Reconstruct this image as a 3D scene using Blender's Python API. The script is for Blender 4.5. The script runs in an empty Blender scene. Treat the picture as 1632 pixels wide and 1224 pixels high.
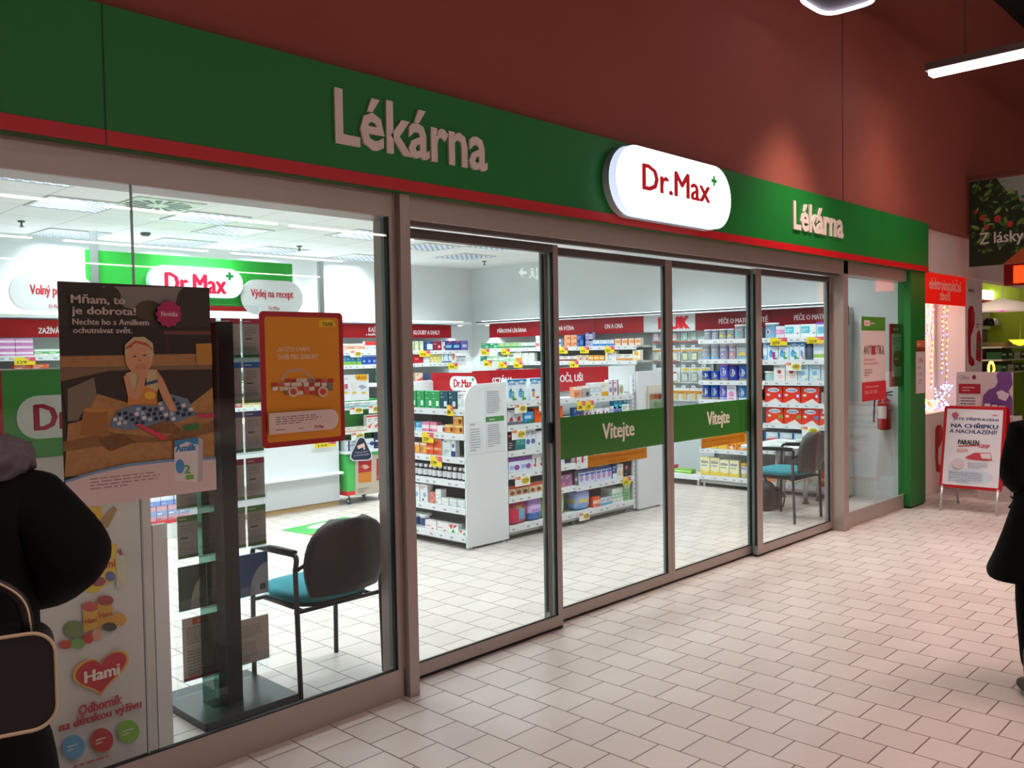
import bpy, bmesh, math, random
from mathutils import Vector, Matrix
random.seed(7)
PI = math.pi
C = bpy.context.scene.collection
sc = bpy.context.scene
# ---------------------------------------------------------------- camera
YAW, PIT, ROL, FPX = 0.804132, -0.034719, -0.017346, 1403.99
EYE = Vector((0, -3.341, 1.6))
cy, sy, cp, sp, cr, sr = math.cos(YAW), math.sin(YAW), math.cos(PIT), math.sin(PIT), math.cos(ROL), math.sin(ROL)
_f = Vector((sy*cp, cy*cp, sp)); _r = Vector((cy, -sy, 0)); _u = _r.cross(_f)
RT = cr*_r + sr*_u; UP = -sr*_r + cr*_u; FW = _f
cam_d = bpy.data.cameras.new('camera'); cam = bpy.data.objects.new('camera', cam_d); C.objects.link(cam)
cam.matrix_world = Matrix((( RT.x, UP.x, -FW.x, EYE.x), (RT.y, UP.y, -FW.y, EYE.y), (RT.z, UP.z, -FW.z, EYE.z), (0, 0, 0, 1)))
cam_d.sensor_width = 36; cam_d.lens = 36*FPX/1632; cam_d.clip_start = 0.05; cam_d.clip_end = 200
sc.camera = cam
# ---------------------------------------------------------------- light and exposure
sc.view_settings.view_transform = 'Standard'; sc.view_settings.look = 'None'
sc.view_settings.exposure = 0.0; sc.view_settings.gamma = 1.0; sc.view_settings.use_curve_mapping = False
w = bpy.data.worlds.new('world'); sc.world = w; w.use_nodes = True
w.node_tree.nodes['Background'].inputs[0].default_value = (1.0, 0.72, 0.60, 1)
w.node_tree.nodes['Background'].inputs[1].default_value = 0.04
SHOP_W = 20.0
MALL_W = 42.0
SHOP_COL = (0.87, 0.96, 1.0); MALL_COL = (1.0, 0.68, 0.62)
# ---------------------------------------------------------------- pixel rays of the photograph -> points on real planes
def ray(x, y): return RT*((x-816)/FPX) - UP*((y-612)/FPX) + FW
def AY(x, y, Y=0.0):
    r = ray(x, y); t = (Y-EYE.y)/r.y; p = EYE + r*t; return p.x, p.z
def AX(x, y, X):
    r = ray(x, y); t = (X-EYE.x)/r.x; p = EYE + r*t; return p.y, p.z
def AZ(x, y, Z=0.0):
    r = ray(x, y); t = (Z-EYE.z)/r.z; p = EYE + r*t; return p.x, p.y
# ---------------------------------------------------------------- materials
def lin(h):
    if isinstance(h, tuple): return h
    h = h.lstrip('#'); o = []
    for i in (0, 2, 4):
        c = int(h[i:i+2], 16)/255
        o.append(c/12.92 if c <= .04045 else ((c+.055)/1.055)**2.4)
    return tuple(o)
_m = {}
def M(h, rough=.5, metal=0, emit=0, spec=.4, noise=0, scale=30, alpha=None):
    k = (h, rough, metal, emit, spec, noise, scale)
    if k in _m: return _m[k]
    m = bpy.data.materials.new('paint_%s' % str(h).strip('#()').replace(', ', '_')); m.use_nodes = True
    nt = m.node_tree; b = nt.nodes['Principled BSDF']; c = lin(h)
    b.inputs['Base Color'].default_value = (*c, 1); b.inputs['Roughness'].default_value = rough
    b.inputs['Metallic'].default_value = metal; b.inputs['Specular IOR Level'].default_value = spec
    if emit:
        b.inputs['Emission Color'].default_value = (*c, 1); b.inputs['Emission Strength'].default_value = emit
    if noise:
        tc = nt.nodes.new('ShaderNodeTexCoord'); n = nt.nodes.new('ShaderNodeTexNoise'); n.inputs['Scale'].default_value = scale; n.inputs['Detail'].default_value = 4
        mr = nt.nodes.new('ShaderNodeMapRange'); mr.inputs['To Min'].default_value = 1-noise; mr.inputs['To Max'].default_value = 1+noise
        mx = nt.nodes.new('ShaderNodeMix'); mx.data_type = 'RGBA'; mx.blend_type = 'MULTIPLY'; mx.inputs[0].default_value = 1; mx.inputs[6].default_value = (*c, 1)
        nt.links.new(tc.outputs['Object'], n.inputs['Vector']); nt.links.new(n.outputs['Fac'], mr.inputs['Value'])
        nt.links.new(mr.outputs[0], mx.inputs[7]); nt.links.new(mx.outputs[2], b.inputs['Base Color'])
    _m[k] = m; return m
def glass_mat(name, tint, refl=1.0, r0=.045, haze=0):
    m = bpy.data.materials.new(name); m.use_nodes = True; nt = m.node_tree; nt.nodes.clear()
    N = nt.nodes.new; out = N('ShaderNodeOutputMaterial'); tr = N('ShaderNodeBsdfTransparent'); tr.inputs[0].default_value = (*tint, 1)
    gl = N('ShaderNodeBsdfGlossy'); gl.inputs['Roughness'].default_value = 0.0; gl.inputs[0].default_value = (refl, refl, refl, 1)
    g = N('ShaderNodeNewGeometry'); d = N('ShaderNodeVectorMath'); d.operation = 'DOT_PRODUCT'
    nt.links.new(g.outputs['Normal'], d.inputs[0]); nt.links.new(g.outputs['Incoming'], d.inputs[1])
    a = N('ShaderNodeMath'); a.operation = 'ABSOLUTE'; nt.links.new(d.outputs['Value'], a.inputs[0])
    s = N('ShaderNodeMath'); s.operation = 'SUBTRACT'; s.inputs[0].default_value = 1; nt.links.new(a.outputs[0], s.inputs[1])
    p = N('ShaderNodeMath'); p.operation = 'POWER'; p.inputs[1].default_value = 5; nt.links.new(s.outputs[0], p.inputs[0])
    q = N('ShaderNodeMath'); q.operation = 'MULTIPLY_ADD'; q.inputs[1].default_value = 1-r0; q.inputs[2].default_value = r0; nt.links.new(p.outputs[0], q.inputs[0])
    mx = N('ShaderNodeMixShader'); nt.links.new(q.outputs[0], mx.inputs[0]); nt.links.new(tr.outputs[0], mx.inputs[1]); nt.links.new(gl.outputs[0], mx.inputs[2])
    nt.links.new(mx.outputs[0], out.inputs[0]); return m
GLASS = glass_mat('window_glass', (.965, .985, .975), r0=.016)
ACRYL = glass_mat('clear_acrylic', (.96, .98, .98), r0=.03)
GREENGLASS = glass_mat('green_tinted_acrylic', (.30, .50, .42), r0=.04)
def tile_mat():
    m = bpy.data.materials.new('floor_tiles'); m.use_nodes = True; nt = m.node_tree; b = nt.nodes['Principled BSDF']; N = nt.nodes.new
    tc = N('ShaderNodeTexCoord'); mp = N('ShaderNodeMapping'); mp.inputs['Rotation'].default_value = (0, 0, PI/2); mp.inputs['Location'].default_value = (-.0225, .013, 0)
    br = N('ShaderNodeTexBrick'); br.offset = .5; br.inputs['Scale'].default_value = 1; br.inputs['Brick Width'].default_value = .197; br.inputs['Row Height'].default_value = .197
    br.inputs['Mortar Size'].default_value = .0034; br.inputs['Mortar Smooth'].default_value = .1; br.inputs['Bias'].default_value = 0
    br.inputs['Color1'].default_value = (*lin('#cec4bd'), 1); br.inputs['Color2'].default_value = (*lin('#c6bbb4'), 1); br.inputs['Mortar'].default_value = (*lin('#6e5f56'), 1)
    nt.links.new(tc.outputs['Object'], mp.inputs[0]); nt.links.new(mp.outputs[0], br.inputs['Vector'])
    n = N('ShaderNodeTexNoise'); n.inputs['Scale'].default_value = 2.2; n.inputs['Detail'].default_value = 6; nt.links.new(tc.outputs['Object'], n.inputs['Vector'])
    mr = N('ShaderNodeMapRange'); mr.inputs['To Min'].default_value = .9; mr.inputs['To Max'].default_value = 1.08; nt.links.new(n.outputs['Fac'], mr.inputs['Value'])
    mx = N('ShaderNodeMix'); mx.data_type = 'RGBA'; mx.blend_type = 'MULTIPLY'; mx.inputs[0].default_value = 1
    nt.links.new(br.outputs['Color'], mx.inputs[6]); nt.links.new(mr.outputs[0], mx.inputs[7]); nt.links.new(mx.outputs[2], b.inputs['Base Color'])
    b.inputs['Roughness'].default_value = .33; b.inputs['Specular IOR Level'].default_value = .35
    bp = N('ShaderNodeBump'); bp.inputs['Strength'].default_value = .25; bp.inputs['Distance'].default_value = .002; bp.invert = True
    nt.links.new(br.outputs['Fac'], bp.inputs['Height']); nt.links.new(bp.outputs[0], b.inputs['Normal']); return m
def ceiling_mat():
    m = bpy.data.materials.new('ceiling_tiles'); m.use_nodes = True; nt = m.node_tree; b = nt.nodes['Principled BSDF']; N = nt.nodes.new
    tc = N('ShaderNodeTexCoord'); mp = N('ShaderNodeMapping'); mp.inputs['Location'].default_value = (-.1, .15, 0)
    br = N('ShaderNodeTexBrick'); br.offset = 0; br.inputs['Scale'].default_value = 1; br.inputs['Brick Width'].default_value = .6; br.inputs['Row Height'].default_value = .6
    br.inputs['Mortar Size'].default_value = .006; br.inputs['Color1'].default_value = (.80, .81, .79, 1); br.inputs['Color2'].default_value = (.78, .79, .77, 1); br.inputs['Mortar'].default_value = (.52, .53, .52, 1)
    nt.links.new(tc.outputs['Object'], mp.inputs[0]); nt.links.new(mp.outputs[0], br.inputs['Vector']); nt.links.new(br.outputs['Color'], b.inputs['Base Color'])
    b.inputs['Roughness'].default_value = .9; return m
def louver_mat():
    m = bpy.data.materials.new('louver_grid'); m.use_nodes = True; nt = m.node_tree; b = nt.nodes['Principled BSDF']; N = nt.nodes.new
    tc = N('ShaderNodeTexCoord'); ch = N('ShaderNodeTexChecker'); ch.inputs['Scale'].default_value = 22
    nt.links.new(tc.outputs['Object'], ch.inputs['Vector']); ch.inputs['Color1'].default_value = (.74, .82, .95, 1); ch.inputs['Color2'].default_value = (.16, .20, .27, 1)
    nt.links.new(ch.outputs['Color'], b.inputs['Base Color']); nt.links.new(ch.outputs['Color'], b.inputs['Emission Color']); b.inputs['Emission Strength'].default_value = .28
    b.inputs['Metallic'].default_value = .4; b.inputs['Roughness'].default_value = .3; return m
# ---------------------------------------------------------------- object helpers
def tag(o, label=None, cat=None, group=None, kind=None):
    if label: o['label'] = label
    if cat: o['category'] = cat
    if group: o['group'] = group
    if kind: o['kind'] = kind
    return o
def thing(name, loc, label, cat, group=None, rz=0):
    o = bpy.data.objects.new(name, None); C.objects.link(o); o.location = loc; o.rotation_euler = (0, 0, rz); o.empty_display_size = .1
    return tag(o, label, cat, group)
_txt = {}
def text_geo(s, off=0.0):
    key = (s, off)
    if key in _txt: return _txt[key]
    cu = bpy.data.curves.new('t', 'FONT'); cu.body = s; cu.resolution_u = 2; cu.fill_mode = 'FRONT' if hasattr(cu, 'fill_mode') else cu.fill_mode
    cu.offset = off
    ob = bpy.data.objects.new('t', cu); C.objects.link(ob)
    dg = bpy.context.evaluated_depsgraph_get(); me = bpy.data.meshes.new_from_object(ob.evaluated_get(dg))
    vs = [(v.co.x, v.co.y) for v in me.vertices]; fs = [tuple(p.vertices) for p in me.polygons]
    bpy.data.objects.remove(ob); bpy.data.curves.remove(cu); bpy.data.meshes.remove(me)
    if vs:
        x0 = min(v[0] for v in vs); x1 = max(v[0] for v in vs); y0 = min(v[1] for v in vs); y1 = max(v[1] for v in vs)
        vs = [((x-x0)/max(1e-6, x1-x0), (y-y0)/max(1e-6, y1-y0)) for x, y in vs]
    _txt[key] = (vs, fs); return _txt[key]
class B:
    """collects faces with materials in local coordinates; front artwork lies on planes facing -y, layer above layer"""
    def __init__(s, y=0.0, eps=.0006): s.v = []; s.f = []; s.mi = []; s.sm = []; s.m = []; s.y = y; s.eps = eps; s.k = 0
    def mat(s, m):
        if not isinstance(m, bpy.types.Material): m = M(m)
        if m not in s.m: s.m.append(m)
        return s.m.index(m)
    def face(s, idx, mi, sm=False): s.f.append(idx); s.mi.append(mi); s.sm.append(sm)
    def add(s, vs, fs, m, sm=False):
        n = len(s.v); s.v += [tuple(v) for v in vs]; mi = s.mat(m)
        for f in fs: s.face([n+i for i in f], mi, sm)
        return s
    # solids
    def box(s, x0, y0, z0, x1, y1, z1, m, bev=0):
        if bev > 0:
            bm = bmesh.new(); bmesh.ops.create_cube(bm, size=1)
            for v in bm.verts: v.co = Vector(((x0+x1)/2+v.co.x*(x1-x0), (y0+y1)/2+v.co.y*(y1-y0), (z0+z1)/2+v.co.z*(z1-z0)))
            bmesh.ops.bevel(bm, geom=bm.edges[:], offset=bev, segments=2, affect='EDGES', profile=.6)
            bm.verts.index_update(); s.add([v.co[:] for v in bm.verts], [[v.index for v in f.verts] for f in bm.faces], m); bm.free(); return s
        v = [(x, y, z) for z in (z0, z1) for y in (y0, y1) for x in (x0, x1)]
        return s.add(v, [(0, 2, 3, 1), (4, 5, 7, 6), (0, 1, 5, 4), (2, 6, 7, 3), (0, 4, 6, 2), (1, 3, 7, 5)], m)
    def lathe(s, c, prof, m, n=16, mats=None, cap=True):
        """prof: list of (r,z) ; mats: material per segment"""
        base = len(s.v); cx, cyy, cz = c
        for r, z in prof:
            for i in range(n): a = 2*PI*i/n; s.v.append((cx+r*math.cos(a), cyy+r*math.sin(a), cz+z))
        for j in range(len(prof)-1):
            mi = s.mat(mats[j] if mats else m)
            for i in range(n):
                a, b2 = base+j*n+i, base+j*n+(i+1) % n; s.face([a, b2, b2+n, a+n], mi, True)
        if cap:
            s.face([base+i for i in range(n)][::-1], s.mat(mats[0] if mats else m)); l = base+(len(prof)-1)*n
            s.face([l+i for i in range(n)], s.mat(mats[-1] if mats else m))
        return s
    def tube(s, pts, r, m, n=8, closed=False, cap=True, flat=1.0):
        pts = [Vector(p) for p in pts]; N = len(pts); rr = r if isinstance(r, (list, tuple)) else [r]*N
        base = len(s.v); up = None
        for i, p in enumerate(pts):
            a = pts[(i-1) % N] if (i > 0 or closed) else p; b2 = pts[(i+1) % N] if (i < N-1 or closed) else p
            t = (b2-a).normalized()
            if up is None:
                up = Vector((0, 0, 1)) if abs(t.z) < .9 else Vector((0, 1, 0))
            up = (up - t*up.dot(t)).normalized(); sd = t.cross(up)
            for k in range(n):
                an = 2*PI*k/n; s.v.append(tuple(p + (sd*math.cos(an) + up*math.sin(an)*flat)*rr[i]))
        mi = s.mat(m)
        for i in range(N if closed else N-1):
            for k in range(n):
                a = base+i*n+k; b2 = base+i*n+(k+1) % n; j = ((i+1) % N)*n - i*n; s.face([a, b2, b2+j, a+j], mi, True)
        if cap and not closed:
            s.face([base+k for k in range(n)][::-1], mi); l = base+(N-1)*n; s.face([l+k for k in range(n)], mi)
        return s
    def prism(s, pts, y0, y1, m, edge=None):
        """outline in the x-z plane given thickness along y"""
        n = len(pts); base = len(s.v)
        if sum(pts[i][0]*pts[(i+1) % n][1]-pts[(i+1) % n][0]*pts[i][1] for i in range(n)) < 0: pts = pts[::-1]
        for y in (y0, y1): s.v += [(x, y, z) for x, z in pts]
        mi = s.mat(m); me = s.mat(edge if edge else m)
        s.face([base+i for i in range(n)], mi); s.face([base+n+i for i in range(n)][::-1], mi)
        for i in range(n): j = (i+1) % n; s.face([base+j, base+i, base+n+i, base+n+j], me)
        return s
    def sphere(s, c, r, m, n=12, k=8, sc=(1, 1, 1)):
        prof = [(max(1e-4, r*math.sin(PI*i/k)), -r*math.cos(PI*i/k)) for i in range(k+1)]; base = len(s.v)
        s.lathe((0, 0, 0), prof, m, n, cap=False)
        for i in range(base, len(s.v)): x, y, z = s.v[i]; s.v[i] = (c[0]+x*sc[0], c[1]+y*sc[1], c[2]+z*sc[2])
        return s
    # flat printed artwork
    def L(s): s.k += 1; return s.y - s.k*s.eps
    def poly(s, pts, m, y=None):
        n = len(pts)
        if sum(pts[i][0]*pts[(i+1) % n][1]-pts[(i+1) % n][0]*pts[i][1] for i in range(n)) < 0: pts = pts[::-1]
        y = s.L() if y is None else y
        return s.add([(x, y, z) for x, z in pts], [list(range(n))], m)
    def rect(s, x0, z0, x1, z1, m, y=None): return s.poly([(x0, z0), (x1, z0), (x1, z1), (x0, z1)], m, y)
    def rects(s, rs, m):
        y = s.L()
        for r in rs: s.rect(*r, m, y)
        return s
    def ell(s, cx, cz, rx, rz, m, n=24, y=None): return s.poly([(cx+rx*math.cos(2*PI*i/n), cz+rz*math.sin(2*PI*i/n)) for i in range(n)], m, y)
    def rrect(s, x0, z0, x1, z1, r, m, n=6, y=None): return s.poly(rr_pts(x0, z0, x1, z1, r, n), m, y)
    def text(s, t, x0, z0, x1, z1, m, bold=.035):
        vs, fs = text_geo(t); y = s.L(); k = bold*(z1-z0)
        for i, (dx, dz) in enumerate(((-k, 0), (k, 0), (0, k*.6)) if bold else ((0, 0),)): s.add([(x0+u*(x1-x0)+dx, y-i*.00005, z0+v*(z1-z0)+dz) for u, v in vs], fs, m)
        return s
    def text3(s, t, x0, z0, x1, z1, dpt, m):
        vs, fs = text_geo(t, .022); n = len(vs); y1 = s.y; y0 = s.y-dpt
        s.add([(x0+u*(x1-x0), y0, z0+v*(z1-z0)) for u, v in vs], fs, m)
        cnt = {}
        for f in fs:
            for i in range(len(f)): a, b2 = f[i], f[(i+1) % len(f)]; cnt[(a, b2)] = 1
        e = [(a, b2) for a, b2 in cnt if (b2, a) not in cnt]
        P = lambda i, y: (x0+vs[i][0]*(x1-x0), y, z0+vs[i][1]*(z1-z0))
        for a, b2 in e: s.add([P(a, y0), P(a, y1), P(b2, y1), P(b2, y0)], [(0, 1, 2, 3)], m)
        return s
    def scrib(s, x0, z0, x1, z1, rows, m, seed=1, fill=.9):
        rd = random.Random(seed); y = s.L(); h = (z1-z0)/rows
        for i in range(rows):
            x = x0; zz = z1-(i+.8)*h; lim = x0+(x1-x0)*(fill if i < rows-1 else fill*.6)*(.85+.15*rd.random())
            while x < lim:
                wd = (x1-x0)*(.05+.09*rd.random()); xe = min(x+wd, lim)
                s.rect(x, zz, xe, zz+h*.42, m, y); x = xe+(x1-x0)*.025
        return s
    def build(s, name, parent=None, loc=(0, 0, 0), rz=0):
        me = bpy.data.meshes.new(name); me.from_pydata(s.v, [], s.f)
        for m in s.m: me.materials.append(m)
        me.polygons.foreach_set('material_index', s.mi); me.polygons.foreach_set('use_smooth', s.sm); me.update()
        o = bpy.data.objects.new(name, me); C.objects.link(o)
        o.location = loc; o.rotation_euler = (0, 0, rz)
        if parent: o.parent = parent
        return o
def rr_pts(x0, z0, x1, z1, r, n=6):
    p = []
    for cx, cz, a0 in ((x1-r, z0+r, -PI/2), (x1-r, z1-r, 0), (x0+r, z1-r, PI/2), (x0+r, z0+r, PI)):
        for i in range(n+1): a = a0+PI/2*i/n; p.append((cx+r*math.cos(a), cz+r*math.sin(a)))
    return p
def bend(pts, r, n=5):
    """round the corners of a polyline"""
    pts = [Vector(p) for p in pts]; o = [pts[0]]
    for i in range(1, len(pts)-1):
        a, b, c = pts[i-1], pts[i], pts[i+1]; d1 = (a-b); d2 = (c-b); k = min(r, d1.length*.49, d2.length*.49)
        p, q = b+d1.normalized()*k, b+d2.normalized()*k
        for j in range(n+1): t = j/n; o.append(p*(1-t)**2 + b*2*t*(1-t) + q*t*t)
    o.append(pts[-1]); return o
def area(name, parent, loc, sx, sz, energy, col, spread=PI, rot=(0, 0, 0)):
    l = bpy.data.lights.new(name, 'AREA'); l.shape = 'RECTANGLE'; l.size = sx; l.size_y = sz; l.energy = energy; l.color = col; l.spread = spread
    o = bpy.data.objects.new(name, l); C.objects.link(o); o.location = loc; o.rotation_euler = rot
    if parent: o.parent = parent
    return o
def skin(name, V, E, mat, parent, sub=2, root=0):
    """one continuous body grown round a skeleton: V = (x,y,z,r) or (x,y,z,rx,ry)"""
    me = bpy.data.meshes.new(name); me.from_pydata([v[:3] for v in V], E, []); me.materials.append(mat if isinstance(mat, bpy.types.Material) else M(mat))
    o = bpy.data.objects.new(name, me); C.objects.link(o); o.parent = parent
    o.modifiers.new('skin', 'SKIN'); sv = me.skin_vertices[0].data if me.skin_vertices else None
    if sv is None:
        bm = bmesh.new(); bm.from_mesh(me); ly = bm.verts.layers.skin.verify(); bm.to_mesh(me); bm.free(); sv = me.skin_vertices[0].data
    for i, v in enumerate(V):
        sv[i].radius = (v[3], v[4] if len(v) > 4 else v[3]); sv[i].use_root = (i == root)
    o.modifiers['skin'].use_smooth_shade = True; sb = o.modifiers.new('sub', 'SUBSURF'); sb.levels = sub; sb.render_levels = sub
    return o
# ================================================================ SETTING
TILE = tile_mat()
def struct(name, b, **k): return tag(b.build(name, **k), kind='structure')
WHITE = M('#d6d8d6', .8); TERR = M('#93493b', .75, noise=.06, scale=3); ALU = M('#ab9a92', .38, metal=.35, spec=.5); ALUD = M('#5f5753', .5, metal=.3); BLK = M('#0e0d0d', .5)
struct('floor', B().box(-14, -30, -.1, 26, 7, 0, TILE))
# mall shell
b = B(); b.box(-14, -.15, 2.83, 26, -.02, 5.7, TERR); struct('wall_facade', b)
b = B()
for px in (1343, ): b.box(AY(px, 200, -.15)[0]-.004, -.1525, 2.83, AY(px, 200, -.15)[0]+.004, -.149, 5.7, M('#2a0f0c'))
struct('trim_1', b)
b = B(); b.box(-14, -.02, 2.34, .0, .02, 2.83, WHITE); struct('wall_over_window', b)
struct('ceiling_mall', B().box(-14, -30, 5.7, 26, -.02, 5.85, M('#1c1a19', .9)))
b = B()
for i in range(10): b.box(6+i*1.6, -12, 5.62, 6.12+i*1.6, -.3, 5.7, M('#15181a'))
struct('trim_2', b)
struct('wall_opposite', B().box(-14, -30.2, 0, 26, -30, 5.7, M('#4a2a22', .8)))
struct('wall_mall_left', B().box(-14.2, -30, 0, -14, 0, 5.7, M('#4a2a22', .8)))
struct('wall_mall_right', B().box(26, -30, 0, 26.2, 0, 5.7, M('#4a2a22', .8)))
# shop shell
struct('ceiling', B().box(-3, .03, 2.9, 9.5, 6.6, 3.0, ceiling_mat()))
struct('wall_back', B().box(-3, 6.5, 0, 9.5, 6.6, 2.9, M('#dde0df', .8)))
struct('wall_right', B().box(9.35, .06, 0, 9.5, 6.5, 2.9, M('#d4d8d6', .8)))
struct('wall_left', B().box(-3.1, .03, 0, -3, 6.6, 2.9, WHITE))
struct('wall_front_left', B().box(-3, -.02, 0, .3, .03, 2.34, M('#b9b4b0')))
struct('wall_above_lintel', B().box(-3, .03, 2.3, 9.35, .06, 2.9, M('#cfd3d2', .8)))
# ---- storefront frame
b = B(); b.box(.3, -.13, 2.235, 9.02, .03, 2.352, ALU, .003); struct('trim_3', b)           # lintel
b = B(); b.box(2.62, -.10, 2.215, 7.45, -.06, 2.236, ALUD); struct('trim_4', b)
JAMB = M('#6b7a78', .4)  # frame aluminium with the shop's cool interior light put into its colour
struct('trim_5', B().box(.3, -.13, 0, 2.57, -.105, .138, ALU).box(.3, -.105, 0, 2.57, .03, .02, ALUD).box(.3, -.1305, .136, 2.54, -.11, .141, BLK))
struct('trim_6', B().box(2.578, -.165, 0, 2.637, .04, 2.352, ALU, .003).box(2.54, -.13, .138, 2.578, -.12, 2.236, ALU).box(2.541, -.12, .138, 2.578, -.065, 2.235, JAMB).box(2.532, -.122, .14, 2.541, -.10, 2.235, BLK))
struct('trim_7', B().box(7.47, -.13, 0, 7.565, .05, 2.352, ALU, .004))
struct('trim_8', B().box(7.565, -.10, 0, 9.02, -.075, .137, ALU).box(7.565, -.075, 0, 9.02, .03, .02, ALUD))
struct('trim_9', B().box(.3, -.13, .138, .34, .03, 2.235, ALU))
XJ = AY(221, 700, -.118)[0]
b = B(); b.box(.34, -.122, .139, XJ-.003, -.114, 2.235, GLASS); struct('window_1', b)
b = B(); b.box(XJ+.003, -.122, .139, 2.531, -.114, 2.235, GLASS); w2 = struct('window_2', b)
B().box(XJ-.003, -.123, .139, XJ+.003, -.113, 2.235, M('#a9b0ae', .4)).build('pane_joint', w2)
b = B(); b.box(7.565, -.092, .138, 9.02, -.084, 2.235, GLASS); struct('window_3', b)
def door_panel(n, x0, x1, y, sl, srt, zb=.018):
    d = tag(B().box(x0+sl+.005, y-.012, zb+.068, x1-srt-.009, y-.004, 2.172, GLASS).build('door_%d' % n), kind='structure')
    for a, c_ in ((x0, x0+sl), (x1-srt, x1)): B().box(a, y-.02, zb, c_, y-.003, 2.215, ALU).box(a+.0005, y-.003, zb, c_-.0005, y+.022, 2.214, JAMB).box(a-.009, y-.014, zb+.07, a, y+.0, 2.17, BLK).box(c_, y-.014, zb+.07, c_+.005, y+.0, 2.17, BLK).build('stile', d)
    B().box(x0+sl, y-.02, zb, x1-srt, y-.0, zb+.068, ALU).box(x0+sl, y-.0205, zb+.064, x1-srt, y-.01, zb+.07, BLK).build('bottom_rail', d)
    B().box(x0+sl, y-.02, 2.17, x1-srt, y+.03, 2.215, ALUD).build('top_rail', d)
    B().box(x0, y-.016, .001, x1, y+.02, zb, BLK).build('brush_seal', d)
    return d
ax = lambda px, y: AY(px, 700, y)[0]
d1 = door_panel(1, 2.63, ax(893.5, -.02), 0, .03, .042)
d2 = door_panel(2, 3.80, ax(1069, .045), .065, .05, .042)
d3 = door_panel(3, ax(1069.3, .045), 6.22, .065, .035, .04)
d4 = door_panel(4, ax(1206.5, -.02), 7.47, 0, .085, .03)
# door lock block at the first stile
B().box(3.765, -.003, 1.08, 3.81, .03, 1.20, BLK, .012).build('door_lock', d1)
# ---- fascia
FG = M('#15742c', .42, spec=.35); FR = M('#c4141f', .4); FW_ = M('#e2cfc8', .5)
t = thing('shop_fascia', (0, -.2, 0), 'long green fascia board with red stripe and white Lékárna lettering', 'fascia')
b = B(); b.box(-1.2, 0, 2.34, 9.33, .05, 2.83, M('#1c5a22')); b.rect(-1.2, 2.40, 9.33, 2.83, FG); b.y = .0; b.build('board', t)
B().box(-1.2, -.003, 2.345, 9.33, 0, 2.398, FR).build('red_stripe', t)
for px in ((164, 100), (1405, 390)): B(y=-.003).rects([(AY(*px, -.2)[0], 2.345, AY(*px, -.2)[0]+.004, 2.83)], '#0f3a14').build('panel_joint', t)
B().box(-1.2, .052, 2.353, 9.33, .12, 2.36, M('#d8c6a0')).build('soffit_strip', t)
B(y=-.001).text3('Lékárna', 2.2, 2.50, 3.10, 2.735, .012, FW_).build('lettering', t)
B(y=-.001).text3('Lékárna', 6.38, 2.51, 7.28, 2.73, .012, FW_).build('lettering', t)
# green corner column
t = thing('corner_column', (0, 0, 0), 'bright green column closing the right end of the pharmacy front', 'column')
B().box(8.93, -.17, .02, 9.33, -.105, 2.34, M('#1e6e2a', .45)).box(9.22, -.105, .02, 9.33, .06, 2.34, M('#1e6e2a', .45)).build('shaft', t)
B().box(8.94, -.16, 0, 9.32, -.11, .02, BLK).build('foot', t)
# lightbox sign
def pill(b, x0, z0, x1, z1, y0, y1, m, edge): b.prism(rr_pts(x0, z0, x1, z1, (z1-z0)/2-.001, 10), y0, y1, m, edge)
t = thing('lightbox_sign', (0, -.2, 0), 'glowing white pill-shaped Dr.Max lightbox on the green fascia above the doors', 'sign')
b = B(); pill(b, 4.03, 2.385, 5.30, 2.80, -.05, -.004, M('#b9c4cc'), M('#b9c4cc')); b.build('housing', t)
b = B(); pill(b, 4.035, 2.39, 5.295, 2.795, -.10, -.051, M('#f2f4ff', emit=2.6), M('#cfdcf2', emit=1.0)); b.build('face', t)
def drmax(b, x0, z0, x1, z1, red='#b8101c', green='#22803a', cross=True):
    """the Dr.Max lettering with the small green cross"""
    w_ = x1-x0; h = z1-z0; xe = x0+w_*.86 if cross else x1
    b.text('Dr.Max', x0, z0, xe, z0+h*.80, red, .055)
    if cross:
        cx, cz, a = x0+w_*.92, z0+h*.80, h*.18; y = b.L(); g = green
        b.rect(cx-a, cz-a*.34, cx+a, cz+a*.34, g, y); b.rect(cx-a*.34, cz-a, cx+a*.34, cz+a, g, y-.0002)
    return b
drmax(B(y=-.101), AY(1030, 290, -.325)[0], AY(1085, 313, -.325)[1], AY(1152, 300, -.325)[0], 2.735, M('#c00818', emit=.35), M('#10a040', emit=.35)).build('lettering', t)
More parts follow.
